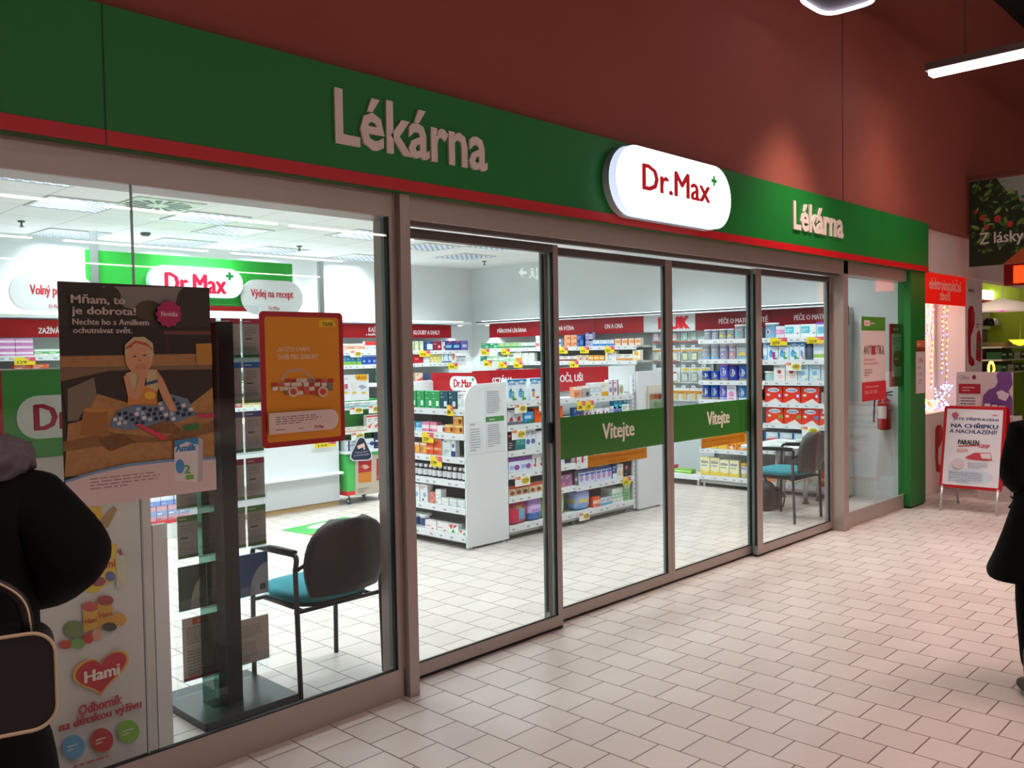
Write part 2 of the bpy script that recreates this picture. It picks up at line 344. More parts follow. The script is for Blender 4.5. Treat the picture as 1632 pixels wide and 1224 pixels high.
# ================================================================ SHOP CEILING LUMINAIRES
LOUV = louver_mat(); t0 = None; nL = 0
def luminaire(x, y, lab, grp=None):
    t = thing('ceiling_light', (x, y, 2.9), lab, 'ceiling light', grp)
    B().box(-.3, -.3, -.012, .3, -.28, 0, WHITE).box(-.3, .28, -.012, .3, .3, 0, WHITE).box(-.3, -.28, -.012, -.28, .28, 0, WHITE).box(.28, -.28, -.012, .3, .28, 0, WHITE).build('frame', t)
    B().box(-.28, -.28, -.009, .28, .28, -.001, LOUV).build('louver', t)
    area('lamp', t, (0, 0, -.02), .5, .5, SHOP_W, SHOP_COL, spread=math.radians(135))
vis = [(2.2, 3.3, 'square louvred ceiling light nearest the top-left corner of the left window'), (2.8, 4.35, 'square louvred ceiling light nearly above the left counter bubble sign'), (3.4, 6.15, 'small-looking louvred ceiling light at the back, first from the left'),
 (3.95, 4.35, 'louvred ceiling light above the lit counter sign, left of the air diffuser row'), (4.55, 4.95, 'louvred ceiling light directly right of the lit counter sign middle'), (4.55, 6.15, 'louvred ceiling light at the back above the green counter sign'),
 (5.75, 4.35, 'louvred ceiling light at the right edge of the left window'), (5.75, 6.15, 'louvred ceiling light at the back above the right counter pole'), (7.0, 4.75, 'louvred ceiling light seen just right of the grey post'), (7.0, 6.15, 'louvred ceiling light at the back behind the grey post'),
 (7.6, 4.15, 'louvred ceiling light highest in the first door panel'), (8.05, 5.25, 'louvred ceiling light nearest the back right room corner')]
for x, y, l in vis: luminaire(x, y, l)
for x in (1.0, 2.8, 4.6, 6.4, 8.2):  # unseen luminaires added to light the front half of the shop
    for y in (.75, 2.4):
        luminaire(x, y, 'added louvred shop ceiling light, unseen behind the lintel', 'added shop ceiling lights hidden behind the lintel')
luminaire(-.8, 3.3, 'louvred shop ceiling light beyond the left frame edge', 'shop ceiling lights left of the view'); luminaire(-.8, 5.4, 'louvred shop ceiling light beyond the left frame edge', 'shop ceiling lights left of the view')
# air diffuser
t = thing('air_diffuser', (3.32, 3.95, 2.9), 'round swirl air diffuser in the shop ceiling with dark slots', 'air vent')
B().box(-.29, -.29, -.01, .29, .29, 0, M('#c9d8c4')).build('plate', t)
b = B()
for i in range(16):
    a = 2*PI*i/16; c_, s_ = math.cos(a), math.sin(a); q = [(c_*.09-s_*.012, s_*.09+c_*.012), (c_*.27-s_*.03, s_*.27+c_*.03), (c_*.27+s_*.03, s_*.27-c_*.03), (c_*.09+s_*.012, s_*.09-c_*.012)]
    b.add([(x, y, -.0115) for x, y in q], [(0, 1, 2, 3)], M('#2c302e'))
b.build('slots', t)
for i, (px, py, l) in enumerate([(34, 352, 'small sprinkler head hanging from the shop ceiling, far left'), (477, 392, 'small sprinkler head hanging from the ceiling above the orange window poster'), (772, 416, 'small sprinkler head on the ceiling near the back right corner'), (232, 371, 'round smoke detector on the shop ceiling above the green sign')]):
    x, y = AZ(px, py, 2.9)
    o = B().lathe((0, 0, 0), [(.035, 0), (.03, -.012), (.009, -.014), (.009, -.05), (.022, -.052), (.022, -.057)] if i < 3 else [(.05, 0), (.05, -.02), (.03, -.035)], '#5d6260', 12).build('sprinkler_head' if i < 3 else 'smoke_detector', loc=(x, y, 2.9)); tag(o, l, 'sprinkler' if i < 3 else 'smoke detector')
# ---- wall pelmets with light on top
PEL = M('#e4e7ea', .5); LED = M('#f0f6ff', emit=3.0)
t = thing('light_pelmet', (0, 0, 0), 'white pelmet with light strip along the right wall above the red category signs', 'pelmet')
B().box(9.05, .64, 2.04, 9.35, 6.1, 2.055, PEL).box(9.05, .64, 2.055, 9.06, 6.1, 2.075, M('#4d4f55')).build('shelf_board', t)
B().box(9.07, .70, 2.056, 9.10, 6.0, 2.082, LED).build('light_strip', t)
t = thing('light_pelmet', (0, 0, 0), 'white pelmet with light strip along the back wall above the red category signs', 'pelmet')
B().box(-2, 6.2, 2.04, 9.05, 6.5, 2.055, PEL).box(-2, 6.2, 2.055, 9.05, 6.21, 2.075, PEL).build('shelf_board', t)
B().box(-1.9, 6.22, 2.056, 8.9, 6.25, 2.082, LED).build('light_strip', t)
for x, y, l in ((8.93, 6.32, 'small bright spotlight under the pelmet corner, on the back wall side'), (9.2, 6.0, 'small bright spotlight under the pelmet corner, on the right wall side')):
    t = thing('spotlight', (x, y, 2.04), l, 'spotlight'); B().lathe((0, 0, 0), [(.04, 0), (.04, -.015)], '#dddddd').build('ring', t); B().lathe((0, 0, 0), [(.03, -.015), (.03, -.018)], M('#ffffff', emit=14)).build('lens', t)
    l_ = bpy.data.lights.new('spot', 'SPOT'); l_.energy = 20; l_.spot_size = 1.6; l_.color = SHOP_COL; l_.shadow_soft_size = .03; o = bpy.data.objects.new('lamp', l_); C.objects.link(o); o.parent = t; o.location = (0, 0, -.03)
# ================================================================ MALL LAMPS
def mall_lamp(x, y, z, along, ln, lab, grp=None, e=MALL_W, spread=95, em=5):
    t = thing('hanging_lamp', (x, y, z), lab, 'lamp', grp, rz=0 if along == 'x' else PI/2)
    B().prism([(-.10, 0), (.10, 0), (.07, .07), (-.07, .07)], -ln/2, ln/2, M('#8a7f7c', .5)).build('housing', t).rotation_euler = (0, 0, PI/2)
    B().box(-ln/2+.02, -.06, -.035, ln/2-.02, .06, 0, M('#fff2ee', emit=em)).build('tube_cover', t)
    for sx_ in (-ln/2+.3, ln/2-.3): B().tube([(sx_, 0, .05), (sx_, 0, 5.7-z)], .004, '#3a3a3a', 6).build('hanger', t)
    area('lamp', t, (0, 0, -.04), ln*.95, .10, e, MALL_COL, spread=math.radians(spread))
mall_lamp(8.22, -1.45, 4.0, 'y', 1.75, 'long glowing strip lamp hanging near the top right corner', e=22, spread=120, em=12)
i = 0
for yy, xs, rn in ((-3.6, (-1.5, 1.8, 5.2, 8.8), 'near'), (-6.5, (-1, 3, 7, 11), 'second'),):
    for x, on in zip(xs, ('leftmost', 'second from the left', 'second from the right', 'rightmost')): mall_lamp(x, yy, 4.6, 'x', 2.4, 'mall strip lamp in the %s row behind the viewer, %s' % (rn, on), 'mall strip lamps behind the viewer')
for rn, (yy, xs) in zip(('nearest', 'middle', 'farthest'), ((-14.4, (0.6, 4.7, 8.8, 12.9)), (-20, (1, 5.5, 10, 14.5)), (-25, (2, 7, 12, 17)))):
    for x, on in zip(xs, ('leftmost', 'second from the left', 'second from the right', 'rightmost')): mall_lamp(x, yy, 4.6, 'x', 3.8, 'mall strip lamp mirrored in the glass, %s row, %s' % (rn, on), 'far mall strip lamps mirrored in the glass', e=60, em=34)
# looped lamp at the top edge
t = thing('flood_lamp', (6.02, -.72, 4.0), 'hanging lamp with a glowing white rim cut by the top edge of the picture', 'lamp')
b = B(); ring = [(.24*math.copysign(abs(math.cos(a))**.5, math.cos(a)), .19*math.copysign(abs(math.sin(a))**.5, math.sin(a)), 0) for a in [2*PI*i/32 for i in range(32)]]
b.tube(ring, .014, M('#f2eaff', emit=5), 8, closed=True); b.build('rim', t)
b = B(); b.prism([(x, z) for x, z, _ in ring], .012, .06, M('#202024')); o = b.build('reflector', t); o.rotation_euler = (PI/2, 0, 0)
o.location = (0, 0, 0)
B().tube([(0, 0, .02), (0, 0, 1.7)], .006, '#333333', 6).build('hanger', t)
l_ = bpy.data.lights.new('spot', 'SPOT'); l_.energy = 300; l_.spot_size = 1.5; l_.spot_blend = 1.0; l_.color = (1, .80, .66); l_.shadow_soft_size = .12
o = bpy.data.objects.new('lamp', l_); C.objects.link(o); o.parent = t; o.location = (.35, -.05, -.05)
# lit exit sign hanging in the mall behind the viewer, seen mirrored in the first door
X0 = AY(822, 435, 6.0)[0]; X1 = AY(858, 435, 6.0)[0]; Z0 = AY(838, 446, 6.0)[1]; Z1 = AY(838, 424, 6.0)[1]; W_ = X1-X0; H_ = Z1-Z0
t = thing('exit_sign', (X1, -6.0, Z0), 'green and white running man exit sign with arrow, seen mirrored in the first door', 'sign', rz=PI)
B().box(0, 0, 0, W_, .03, H_, M('#3f8a5a', emit=.8)).build('panel', t)
b = B(y=-.001); wm = M('#eaffea', emit=10.0); b.rrect(0, 0, W_, H_, .01, M('#4a9a6a', emit=1.2)); h = H_
b.poly([(W_*.92, h*.5), (W_*.74, h*.85), (W_*.74, h*.6), (W_*.56, h*.6), (W_*.56, h*.4), (W_*.74, h*.4), (W_*.74, h*.15)], wm)
b.rect(W_*.08, h*.05, W_*.14, h*.95, wm); b.ell(W_*.32, h*.8, W_*.045, h*.09, wm); b.poly([(W_*.24, h*.7), (W_*.40, h*.68), (W_*.36, h*.4), (W_*.46, h*.2), (W_*.42, h*.1), (W_*.3, h*.35), (W_*.2, h*.1), (W_*.15, h*.16), (W_*.26, h*.42)], wm); b.build('pictogram', t)
B().tube([(.1, .015, H_), (.1, .015, 5.7-Z0)], .005, '#3a3a3a', 6).tube([(W_-.1, .015, H_), (W_-.1, .015, 5.7-Z0)], .005, '#3a3a3a', 6).build('hanger', t)
# ================================================================ SHELVING AND PRODUCTS
SH = M('#e3e6e5', .45); SHD = M('#b9bfbd', .5); TICK = M('#8e9496'); PANW = M('#dfe1e4', .45)
RED = M('#b3101d', .35); DRED = M('#a60f1c', .35)
FACE_W = 0; FACE_Y = -PI/2      # facing the glass front (-y) ; facing the left (-x), run goes towards the camera
def shelf(parent, x0, x1, z, dep, thick=.03, rail=.05, seed=0, tilt=0):
    """a shelf with a price rail in front; local frame, front at y=0"""
    s = B().box(x0, 0, z-.025, x1, dep, z, SH).build('shelf', parent)
    b = B(); b.box(x0, -.008, z-rail, x1, 0, z+.002, PANW); b.y = -.008
    rd = random.Random(seed*7+int(z*100)); x = x0+.03; rs = []
    while x < x1-.04:
        rs += [(x, z-.036, x+.012, z-.02), (x+.016, z-.036, x+.03, z-.022)]; x += .07+.12*rd.random()
    b.rects(rs, TICK); b.build('price_rail', s); return s
def frame_pt(F, s, d=0, z=0):
    o, rz = F; c_, s_ = math.cos(rz), math.sin(rz); return (o[0]+s*c_-d*s_, o[1]+s*s_+d*c_, o[2]+z)
# ---- product meshes : local front at y=0 facing -y, base z=0, left edge x=0
def deco(b, w_, h, items, y=0):
    b.y = y; b.eps = .0005; b.k = 0
    for it in items:
        k = it[0]
        if k == 'r': b.rect(it[1]*w_, it[2]*h, it[3]*w_, it[4]*h, it[5])
        elif k == 'e': b.ell(it[1]*w_, it[2]*h, it[3]*w_, it[4]*h, it[5], 14)
        elif k == 't': b.text(it[1], it[2]*w_, it[3]*h, it[4]*w_, it[5]*h, it[6])
        elif k == 'p': b.poly([(x*w_, z*h) for x, z in it[1]], it[2])
        elif k == 's': b.scrib(it[1]*w_, it[2]*h, it[3]*w_, it[4]*h, it[5], it[6], int(w_*1e4+h*1e3))
def box_mesh(w_, h, d, col, items):
    b = B(); b.box(.0015, 0, 0, w_-.0015, d, h, col, .0015 if w_ > .09 else 0); deco(b, w_, h, items); return b
def tin_mesh(w_, h, d, col, items):
    r = w_/2-.001; c = (w_/2, r, 0); lid = items[0] if items and isinstance(items[0], str) else '#e8e8e8'
    its = [i for i in items if not isinstance(i, str)]
    prof = [(r, 0), (r, h*.02)]; mats = [M('#9a9ca0', .3, metal=.7)]
    bands = [i for i in its if i[0] == 'b']; z = .02
    for bd in bands: prof.append((r, h*bd[1])); mats.append(M(bd[2], .35)); 
    prof += [(r, h*.88), (r*1.03, h*.885), (r*1.03, h*.985), (r*.97, h)]; mats += [M(col, .35), M(lid, .4), M(lid, .4), M(lid, .4)]
    b = B(); b.lathe(c, prof, col, 16, mats=mats)
    # printed patches wrapped round the front
    k = 0
    for it in its:
        if it[0] == 'b': continue
        k += 1; rr = r+.0005*k
        wrap = lambda x, z: (c[0]+rr*math.sin((x-.5)*1.9), c[1]-rr*math.cos((x-.5)*1.9), z*h)
        if it[0] == 'r':
            n = 6; vs = [wrap(it[1]+(it[3]-it[1])*i/n, z) for z in (it[2], it[4]) for i in range(n+1)]
            b.add(vs, [(i, i+1, i+n+2, i+n+1) for i in range(n)], it[5])
        elif it[0] == 'e':
            n = 14; vs = [wrap(it[1]+it[3]*math.cos(2*PI*i/n), it[2]+it[4]*math.sin(2*PI*i/n)) for i in range(n)]; b.add(vs, [list(range(n))], it[5])
        elif it[0] == 't':
            vs, fs = text_geo(it[1]); b.add([wrap(it[2]+u*(it[4]-it[2]), it[3]+v*(it[5]-it[3])) for u, v in vs], fs, it[6])
    return b
def bottle_mesh(w_, h, d, col, items):
    r = w_/2-.001; c = (w_/2, r, 0); cap = items[0]; lab = items[1]; nk = items[2] if len(items) > 2 else .5; sh = items[3] if len(items) > 3 else .72
    prof = [(r*.92, 0), (r, h*.03), (r, h*.12), (r, h*.13), (r, h*(sh-.12)), (r, h*(sh-.11)), (r*.93, h*(sh-.04)), (r*nk, h*sh), (r*nk, h*(sh+.02)), (r*nk*1.25, h*(sh+.021)), (r*nk*1.25, h*.985), (r*nk*1.1, h)]
    mats = [M(col, .25)]*3+[M(lab, .5)]*2+[M(col, .25)]*4+[M(cap, .4)]*3
    b = B().lathe(c, prof, col, 12, mats=mats[:len(prof)-1]); return b
def tube_mesh(w_, h, d, col, items):
    b = B(); n = 10; vs = []; 
    for j, (z, rx, ry) in enumerate([(0, .42, .42), (.12, .42, .42), (.13, .5, .46), (.6, .5, .3), (1, .5, .04)]):
        vs += [(w_/2+rx*w_*math.cos(2*PI*i/n), w_/2+ry*w_*math.sin(2*PI*i/n), z*h) for i in range(n)]
    b.add(vs, [(j*n+i, j*n+(i+1) % n, (j+1)*n+(i+1) % n, (j+1)*n+i) for j in range(4) for i in range(n)]+[list(range(n))[::-1], [4*n+i for i in range(n)]], col, True)
    for i in range(n): b.mi[i] = b.mat(items[0]); b.mi[n+i] = b.mat(items[0])
    return b
def pack_mesh(w_, h, d, col, items):
    """a soft plastic pack, pillow shaped, with coloured zones"""
    b = B(); nu, nv, nw = 8, 8, 4; bm = bmesh.new(); bmesh.ops.create_cube(bm, size=2); bmesh.ops.subdivide_edges(bm, edges=bm.edges[:], cuts=5, use_grid_fill=True)
    vs = []
    bm.verts.index_update()
    for v in bm.verts:
        p = v.co; q = (abs(p.x)**4+abs(p.y)**4+abs(p.z)**4)**.25; x, y, z = p.x/q, p.y/q, p.z/q
        wob = 1+.02*math.sin(7*x+3*z)+.02*math.sin(9*z+2*x)
        vs.append((w_/2+x*w_/2*.99, d/2+y*d/2*wob, h/2+z*h/2))
    n0 = len(b.v); b.v += vs
    for f in bm.faces:
        idx = [v.index for v in f.verts]; cz = sum(vs[i][2] for i in idx)/4/h; cx = sum(vs[i][0] for i in idx)/4/w_; m = col
        for it in items:
            if it[0] == 'z' and it[1] <= cz <= it[2]: m = it[3]
            if it[0] == 'q' and it[1] <= cx <= it[3] and it[2] <= cz <= it[4]: m = it[5]
        b.face([n0+i for i in idx], b.mat(M(m, .3)), True)
    bm.free(); return b
def bag_mesh(w_, h, d, col, items):
    """a card-topped blister bag on a peg"""
    b = B(); b.prism([(0, 0), (w_, 0), (w_, h), (0, h)], .001, .004, '#e9eceb'); b.box(.06*w_, -d, .08*h, .94*w_, .001, .72*h, ACRYL)
    b.box(.25*w_, -d*.7, .15*h, .75*w_, -.002, .62*h, col); deco(b, w_, h, items, .001)
    b.tube([(w_/2, .004, h*.93), (w_/2, .06, h*.93)], .003, '#9a9c9e', 6); return b
KIND = {'box': ('medicine_box', 'box', box_mesh), 'tin': ('formula_tin', 'tin', tin_mesh), 'bottle': ('pill_bottle', 'bottle', bottle_mesh), 'tube': ('cream_tube', 'tube', tube_mesh), 'pack': ('soft_pack', 'pack', pack_mesh),
        'bag': ('blister_pack', 'pack', bag_mesh), 'jar': ('lidded_jar', 'jar', bottle_mesh), 'fbox': ('formula_box', 'box', box_mesh), 'spray': ('spray_bottle', 'bottle', bottle_mesh)}
prod_n = 0
def put(F, z, where, s, items, setback=.015):
    """runs of equal products side by side: (desc, kind, n, w, h, d, colour, decorations, [stack])"""
    global prod_n
    for it in items:
        if isinstance(it, (int, float)): s += it; continue
        desc, kind, n, w_, h, d, col, dec = it[:8]; st = it[8] if len(it) > 8 else 1
        name, cat, fn = KIND[kind]; first = None; lab = desc+' '+where; tot = n*st
        for i in range(n):
            for j in range(st):
                p = frame_pt(F, s, setback+.004*((i*7+j*3) % 3), z+j*(h+.001))
                if first is None: first = o = fn(w_, h, d, col, dec).build(name)
                else: o = first.copy(); C.objects.link(o)
                o.location = p; o.rotation_euler = (0, 0, F[1]); tag(o, lab, cat, desc+' '+where+' group' if tot > 1 else None); prod_n += 1
            s += w_+.004
    return s
def card(F, s, z, txt, lab, style='y', w_=.10, h=.07):
    """price card hanging over a shelf rail"""
    o = frame_pt(F, s, -.012, z); b = B(); b.y = -.001
    if style == 'y':
        b.box(0, -.001, 0, w_, .001, h, M('#ecd22a', .5)); b.k = 1
        b.poly([(w_*.45, h), (w_, h), (w_, h*.45), (w_*.68, h*.55)], '#d8526c'); b.scrib(w_*.55, h*.72, w_*.95, h*.92, 1, '#f3d8dc')
        b.text(txt, w_*.14, h*.16, w_*.56, h*.52, '#4a4418')
    else:
        b.box(0, -.001, 0, w_, .001, h, M('#ecece8', .5)); b.k = 1
        b.rect(w_*.02, h*.68, w_*.36, h*.96, '#e2733c'); b.scrib(w_*.05, h*.74, w_*.33, h*.92, 1, '#f3e3dc'); b.ell(w_*.68, h*.5, w_*.28, h*.36, '#ddc238', 14)
        b.text(txt, w_*.5, h*.34, w_*.86, h*.68, '#4a4418')
    tag(b.build('price_card', loc=o, rz=F[1]), lab, 'price card')
# decorations shortcuts
def D(c1, c2='#3a4a8a', style=0):
    S = ('s', .1, .45, .6, .6, 2, c2)
    return [[('r', 0, .72, 1, 1, c1), ('s', .1, .78, .8, .94, 1, '#f0f0f0'), ('s', .1, .12, .8, .5, 3, c2)],
            [('r', 0, 0, 1, .35, c1), ('s', .1, .5, .85, .9, 2, c2)],
            [('e', .7, .35, .22, .25, c1), ('s', .08, .62, .75, .9, 2, c2), ('s', .08, .1, .4, .3, 2, c2)],
            [('r', 0, .3, 1, .68, c1), ('s', .1, .38, .9, .62, 1, '#f4f4f4'), ('s', .1, .06, .7, .22, 1, c2)],
            [('p', [(0, 0), (1, 0), (1, .5)], c1), ('s', .08, .6, .8, .9, 2, c2)],
            [('r', 0, 0, .3, 1, c1), ('s', .38, .55, .9, .9, 2, c2), ('s', .38, .1, .8, .3, 2, c2)]][style]
def numbox(n, c, c2, brand='Amilk'):
    return [('p', [(0, 1), (1, 1), (1, .86), (.5, .93), (0, .86)], '#2e86c1'), ('t', brand, .1, .74, .9, .88, '#2a7fc0'), ('s', .3, .64, .7, .7, 1, '#9ab0c0'),
            ('e', .34, .36, .2, .2, '#5aa9dc'), ('e', .36, .5, .11, .09, '#3a86c8'), ('t', n, .46, .16, .72, .46, c), ('r', .5, .06, .9, .14, c2)]
# ---------------------------------------------------------------- island: end rack facing left
t = thing('end_rack', (4.86, 2.80, 0), 'white end rack of the middle island with six product shelves facing left', 'shelf rack', rz=FACE_Y)
EZ = [.115, .34, .56, .755, .95, 1.15]
for i, z in enumerate(EZ): shelf(t, .0, .915, z, .44, seed=i)
B().box(0, .455, .05, .92, .475, 1.245, M('#c3cac8', .5)).build('back_panel', t)
B().box(.0, .02, .05, .92, .46, .088, SHD).build('base_box', t)
pts = [(4.86, 0.02), (5.345, .02), (5.345, 1.36)]+[(4.86+.16-.16*math.cos(a)*1, 1.2+.155*math.sin(a)) for a in [PI/2*(1-i/8) for i in range(9)]]
pts = [(x-4.86, z) for x, z in pts]
# side panels are parts of the rack: local x runs towards the camera
for k, yy in enumerate((1.873, 2.80)):
    o = B().prism(pts, 0, .018, PANW).build('side_panel', t); o.matrix_parent_inverse = Matrix.Identity(4)
    o.rotation_euler = (0, 0, PI/2); o.location = (2.80-yy, 0, 0)
for px_, dy in ((.90, .05), (.90, .43), (.03, .05), (.03, .43)): B().lathe((px_, dy, 0), [(.028, 0), (.028, .008), (.012, .012), (.012, .05)], '#a8acae', 10).build('foot', t)
E1 = ((4.86, 2.80, 0), FACE_Y); W = 'on the island end rack '
SHN = ['bottom shelf', 'fifth shelf down', 'fourth shelf down', 'third shelf', 'second shelf', 'top shelf']
put(E1, 1.152, 'on top of the island end rack', .20, [
  ('green capsule box with white bottle picture', 'box', 4, .098, .145, .05, '#2f9a56', [('r', 0, .97, 1, 1, '#bfe8c8'), ('s', .1, .8, .5, .9, 1, '#eaf6ea'), ('s', .1, .5, .9, .62, 1, '#8fd0a4'), ('r', .55, .12, .86, .42, '#dff0e2'), ('r', .6, .0, .82, .12, '#1b5e36')]),
  ('dark teal capsule box with white bottle picture', 'box', 2, .098, .145, .05, '#23505e', [('s', .1, .82, .5, .92, 1, '#eaf6f6'), ('s', .1, .6, .9, .72, 1, '#9ac0cc'), ('r', .5, .12, .85, .42, '#cfe2ee'), ('r', .55, 0, .8, .12, '#1a3550')]),
  .012, ('white carton with pale grey print', 'box', 1, .09, .14, .05, '#dfe3e4', D('#c9d2d6', '#7d8890', 2))])
put(E1, .952, 'on the end rack second shelf', .19, [
  ('light blue small carton', 'box', 2, .085, .075, .06, '#3f9ccc', D('#b7dcee', '#e8f4fa', 1)), ('pink cream carton with rose print', 'box', 2, .092, .08, .06, '#e88aa6', D('#f7dbe4', '#b3245a', 3)),
  ('low white carton with red flower corner', 'box', 1, .10, .055, .06, '#eceaea', [('e', .85, .45, .14, .4, '#b03040')]), ('orange carton with fruit slice picture', 'box', 2, .105, .068, .06, '#eba24a', [('e', .75, .45, .17, .34, '#7c3a14'), ('r', 0, .7, 1, 1, '#f3d08a'), ('s', .08, .3, .5, .6, 2, '#b36a20')])])
put(E1, 1.0225, 'stacked on the end rack second shelf', .765, [('orange carton with fruit slice picture', 'box', 1, .11, .068, .06, '#eba24a', [('e', .75, .45, .17, .34, '#7c3a14'), ('r', 0, .7, 1, 1, '#f3d08a'), ('s', .08, .3, .5, .6, 2, '#b36a20')])])
put(E1, 1.022-.07, 'at the left end of the end rack second shelf', .05, [('tall blue and white carton', 'box', 2, .06, .17, .05, '#4a62a0', D('#c8d2ea', '#e8ecf6', 1))])
put(E1, .757, 'on the end rack third shelf', .15, [
  ('yellow orange vitamin box with fruit', 'box', 3, .085, .09, .06, '#e9a066', [('e', .72, .4, .18, .3, '#f0c12e'), ('r', 0, .8, 1, 1, '#f2e2cc'), ('s', .08, .2, .5, .6, 3, '#a04a20')]),
  ('bright orange medicine box', 'box', 2, .093, .075, .06, '#e8622a', [('r', .0, .55, 1, .8, '#f29a6a'), ('s', .1, .6, .8, .75, 1, '#fff0e6'), ('s', .1, .12, .8, .4, 2, '#a63208')], 2),
  ('white gift box with blue ribbon bow', 'box', 1, .12, .165, .06, '#dfe8e2', [('r', .06, 0, .14, 1, '#4a68b0'), ('e', .16, .84, .14, .09, '#2e4fa4'), ('s', .3, .68, .9, .78, 1, '#54708a'), ('s', .3, .08, .9, .34, 3, '#7d93a6')]),
  ('narrow white and navy carton', 'box', 1, .05, .15, .05, '#e4e8ee', [('r', 0, 0, 1, .3, '#2a3d80'), ('e', .5, .6, .3, .12, '#4660a8')])])
put(E1, .562, 'on the end rack fourth shelf', .10, [('brown supplement bottle with white cap', 'bottle', 13, .058, .105, .058, '#2e2a30', ['#eef0f0', '#dcdfe0', .55, .72])])
put(E1, .342, 'on the end rack fifth shelf', .07, [
  ('tall orange standing box', 'box', 2, .07, .2, .08, '#dd8a2a', D('#e8b258', '#8a4a10', 5)), ('white carton with blue and pink droplets', 'box', 2, .098, .15, .06, '#e9ebec', [('e', .6, .4, .22, .14, '#8fb6d6'), ('e', .4, .12, .1, .08, '#30343c'), ('s', .1, .72, .9, .9, 2, '#b05a5a')]),
  ('round pink peach tin', 'tin', 1, .1, .09, .09, '#ea7f76', ['#e9a08a', ('e', .5, .5, .36, .36, '#f2b49a'), ('e', .5, .5, .2, .2, '#e36a60')]),
  ('white carton with grey word', 'box', 1, .07, .125, .06, '#e6eaea', D('#d3dadb', '#596468', 3)), ('low white carton with grey word', 'box', 3, .09, .06, .06, '#e6eaea', D('#d3dadb', '#596468', 3))])
put(E1, .117, 'on the end rack bottom shelf', .07, [
  ('small white box with blue foot', 'box', 1, .10, .055, .06, '#e6e8ec', D('#3a5a9a', '#c03040', 1)), ('white lidded tub with navy label', 'jar', 2, .10, .11, .1, '#e6e9ec', ['#eef1f2', '#3a4a78', .9, .85]),
  ('flat white and red ointment carton', 'box', 2, .145, .075, .05, '#ece7e7', [('s', .1, .3, .9, .5, 1, '#c83a48'), ('r', .6, .05, .75, .2, '#c83a48')]),
  ('small carton with red and green leaves', 'box', 1, .12, .075, .05, '#e8efe8', [('p', [(.05, .9), (.5, .95), (.3, .4)], '#d03a3a'), ('p', [(.5, .5), (.95, .95), (.6, .95)], '#b43028'), ('p', [(.3, .1), (.7, .1), (.5, .5)], '#3aa050')]),
  ('low carton with red and green leaves', 'box', 1, .10, .04, .05, '#e8efe8', [('p', [(.05, .9), (.5, .95), (.3, .3)], '#d03a3a'), ('p', [(.5, .1), (.9, .1), (.7, .7)], '#3aa050')])])
card(E1, .72, 1.095, '199', 'yellow price card at the right of the end rack top rail', w_=.08, h=.09)
card(E1, .40, .86, '239', 'yellow price card reading 239 on the end rack second rail', w_=.145, h=.085)
card(E1, .50, .665, '199', 'yellow price card on the end rack third rail', w_=.145, h=.085)
# Dr.Max header of the end rack
t = thing('header_sign', (5.33, 2.82, 0), 'red header board with white Dr.Max pill above the end rack', 'sign', rz=FACE_Y)
B().box(0, 0, 1.25, .76, .02, 1.435, RED).build('board', t)
b = B(y=-.001); b.rrect(.25, 1.275, .60, 1.405, .062, '#e4ecf2'); drmax(b, .305, 1.305, .575, 1.395); b.build('logo', t)
# ---------------------------------------------------------------- island: long front facing the glass
t = thing('gondola_shelf', (5.35, 1.875, 0), 'long white gondola shelf of the middle island facing the shop front', 'shelf rack')
RZ = [.12, .37, .575, .765, .985, 1.185]
for i, z in enumerate(RZ):
    shelf(t, .0, .888, z, .40, seed=20+i)
    shelf(t, .892, 1.78, z-.01 if i else z, .40 if i < 5 else .30, seed=40+i)
B().box(0, .42, .05, 1.80, .44, 1.45, M('#c6ccca', .5)).build('back_panel', t)
B().box(0, .02, .04, 1.78, .42, .09, SHD).build('base_box', t)
b = B(); b.box(1.785, -.004, .03, 1.815, .03, 1.36, PANW); b.y = -.004; b.rects([(1.796, z, 1.804, z+.022) for z in [.08+.045*i for i in range(28)]], '#2b2f30'); b.build('slotted_upright', t)
for x in (.89, 1.7): B().lathe((x, .04, 0), [(.028, 0), (.028, .008), (.012, .012), (.012, .05)], '#a8acae', 10).build('foot', t)
# white end rack on the right end (panel faces the glass)
t = thing('end_rack', (7.178, 1.84, 0), 'plain white panel end rack closing the right end of the island', 'shelf rack')
B().prism([(0, .02), (.44, .02), (.44, 1.28)]+[(.28+.16*math.sin(a), 1.28+.12*math.cos(a)*1) for a in [PI/2*(1-i/8) for i in range(9)]]+[(0, 1.40)], 0, .018, PANW).build('side_panel', t)
for z in (.12, .5, .9, 1.18): B().box(.02, .02, z-.02, .43, .9, z, SH).build('shelf', t)
B().box(0, .02, .02, .02, .95, 1.2, SHD).build('back_panel', t)
B().box(.10, .46, 1.18, .6, .50, 1.45, M('#eef2f4', .4)).build('header_board', t)
for dx in (.03, .4): B().lathe((dx, .05, 0), [(.026, 0), (.026, .008), (.01, .012), (.01, .02)], '#a8acae', 10).build('foot', t)
R1 = ((5.35, 1.875, 0), FACE_W)
for nm, x0, x1, tx, u0, u1 in (('SEZÓNA', 5.345, 6.22, 'SEZÓNA', .26, .56), ('OČI', 6.222, 7.27, 'OČI, UŠI', .22, .46)):
    t = thing('header_sign', (x0, 2.272, 0), 'red header board reading %s above the island shelves' % tx, 'sign')
    B().box(0, 0, 1.22, x1-x0, .02, 1.45, RED).build('board', t); w_ = x1-x0
    B(y=-.001).text(tx, u0*w_+(.05 if nm == 'OČI' else 0), 1.30, (u1*w_)+(.14 if nm == 'OČI' else .0), 1.405, '#ece4e6').build('lettering', t)
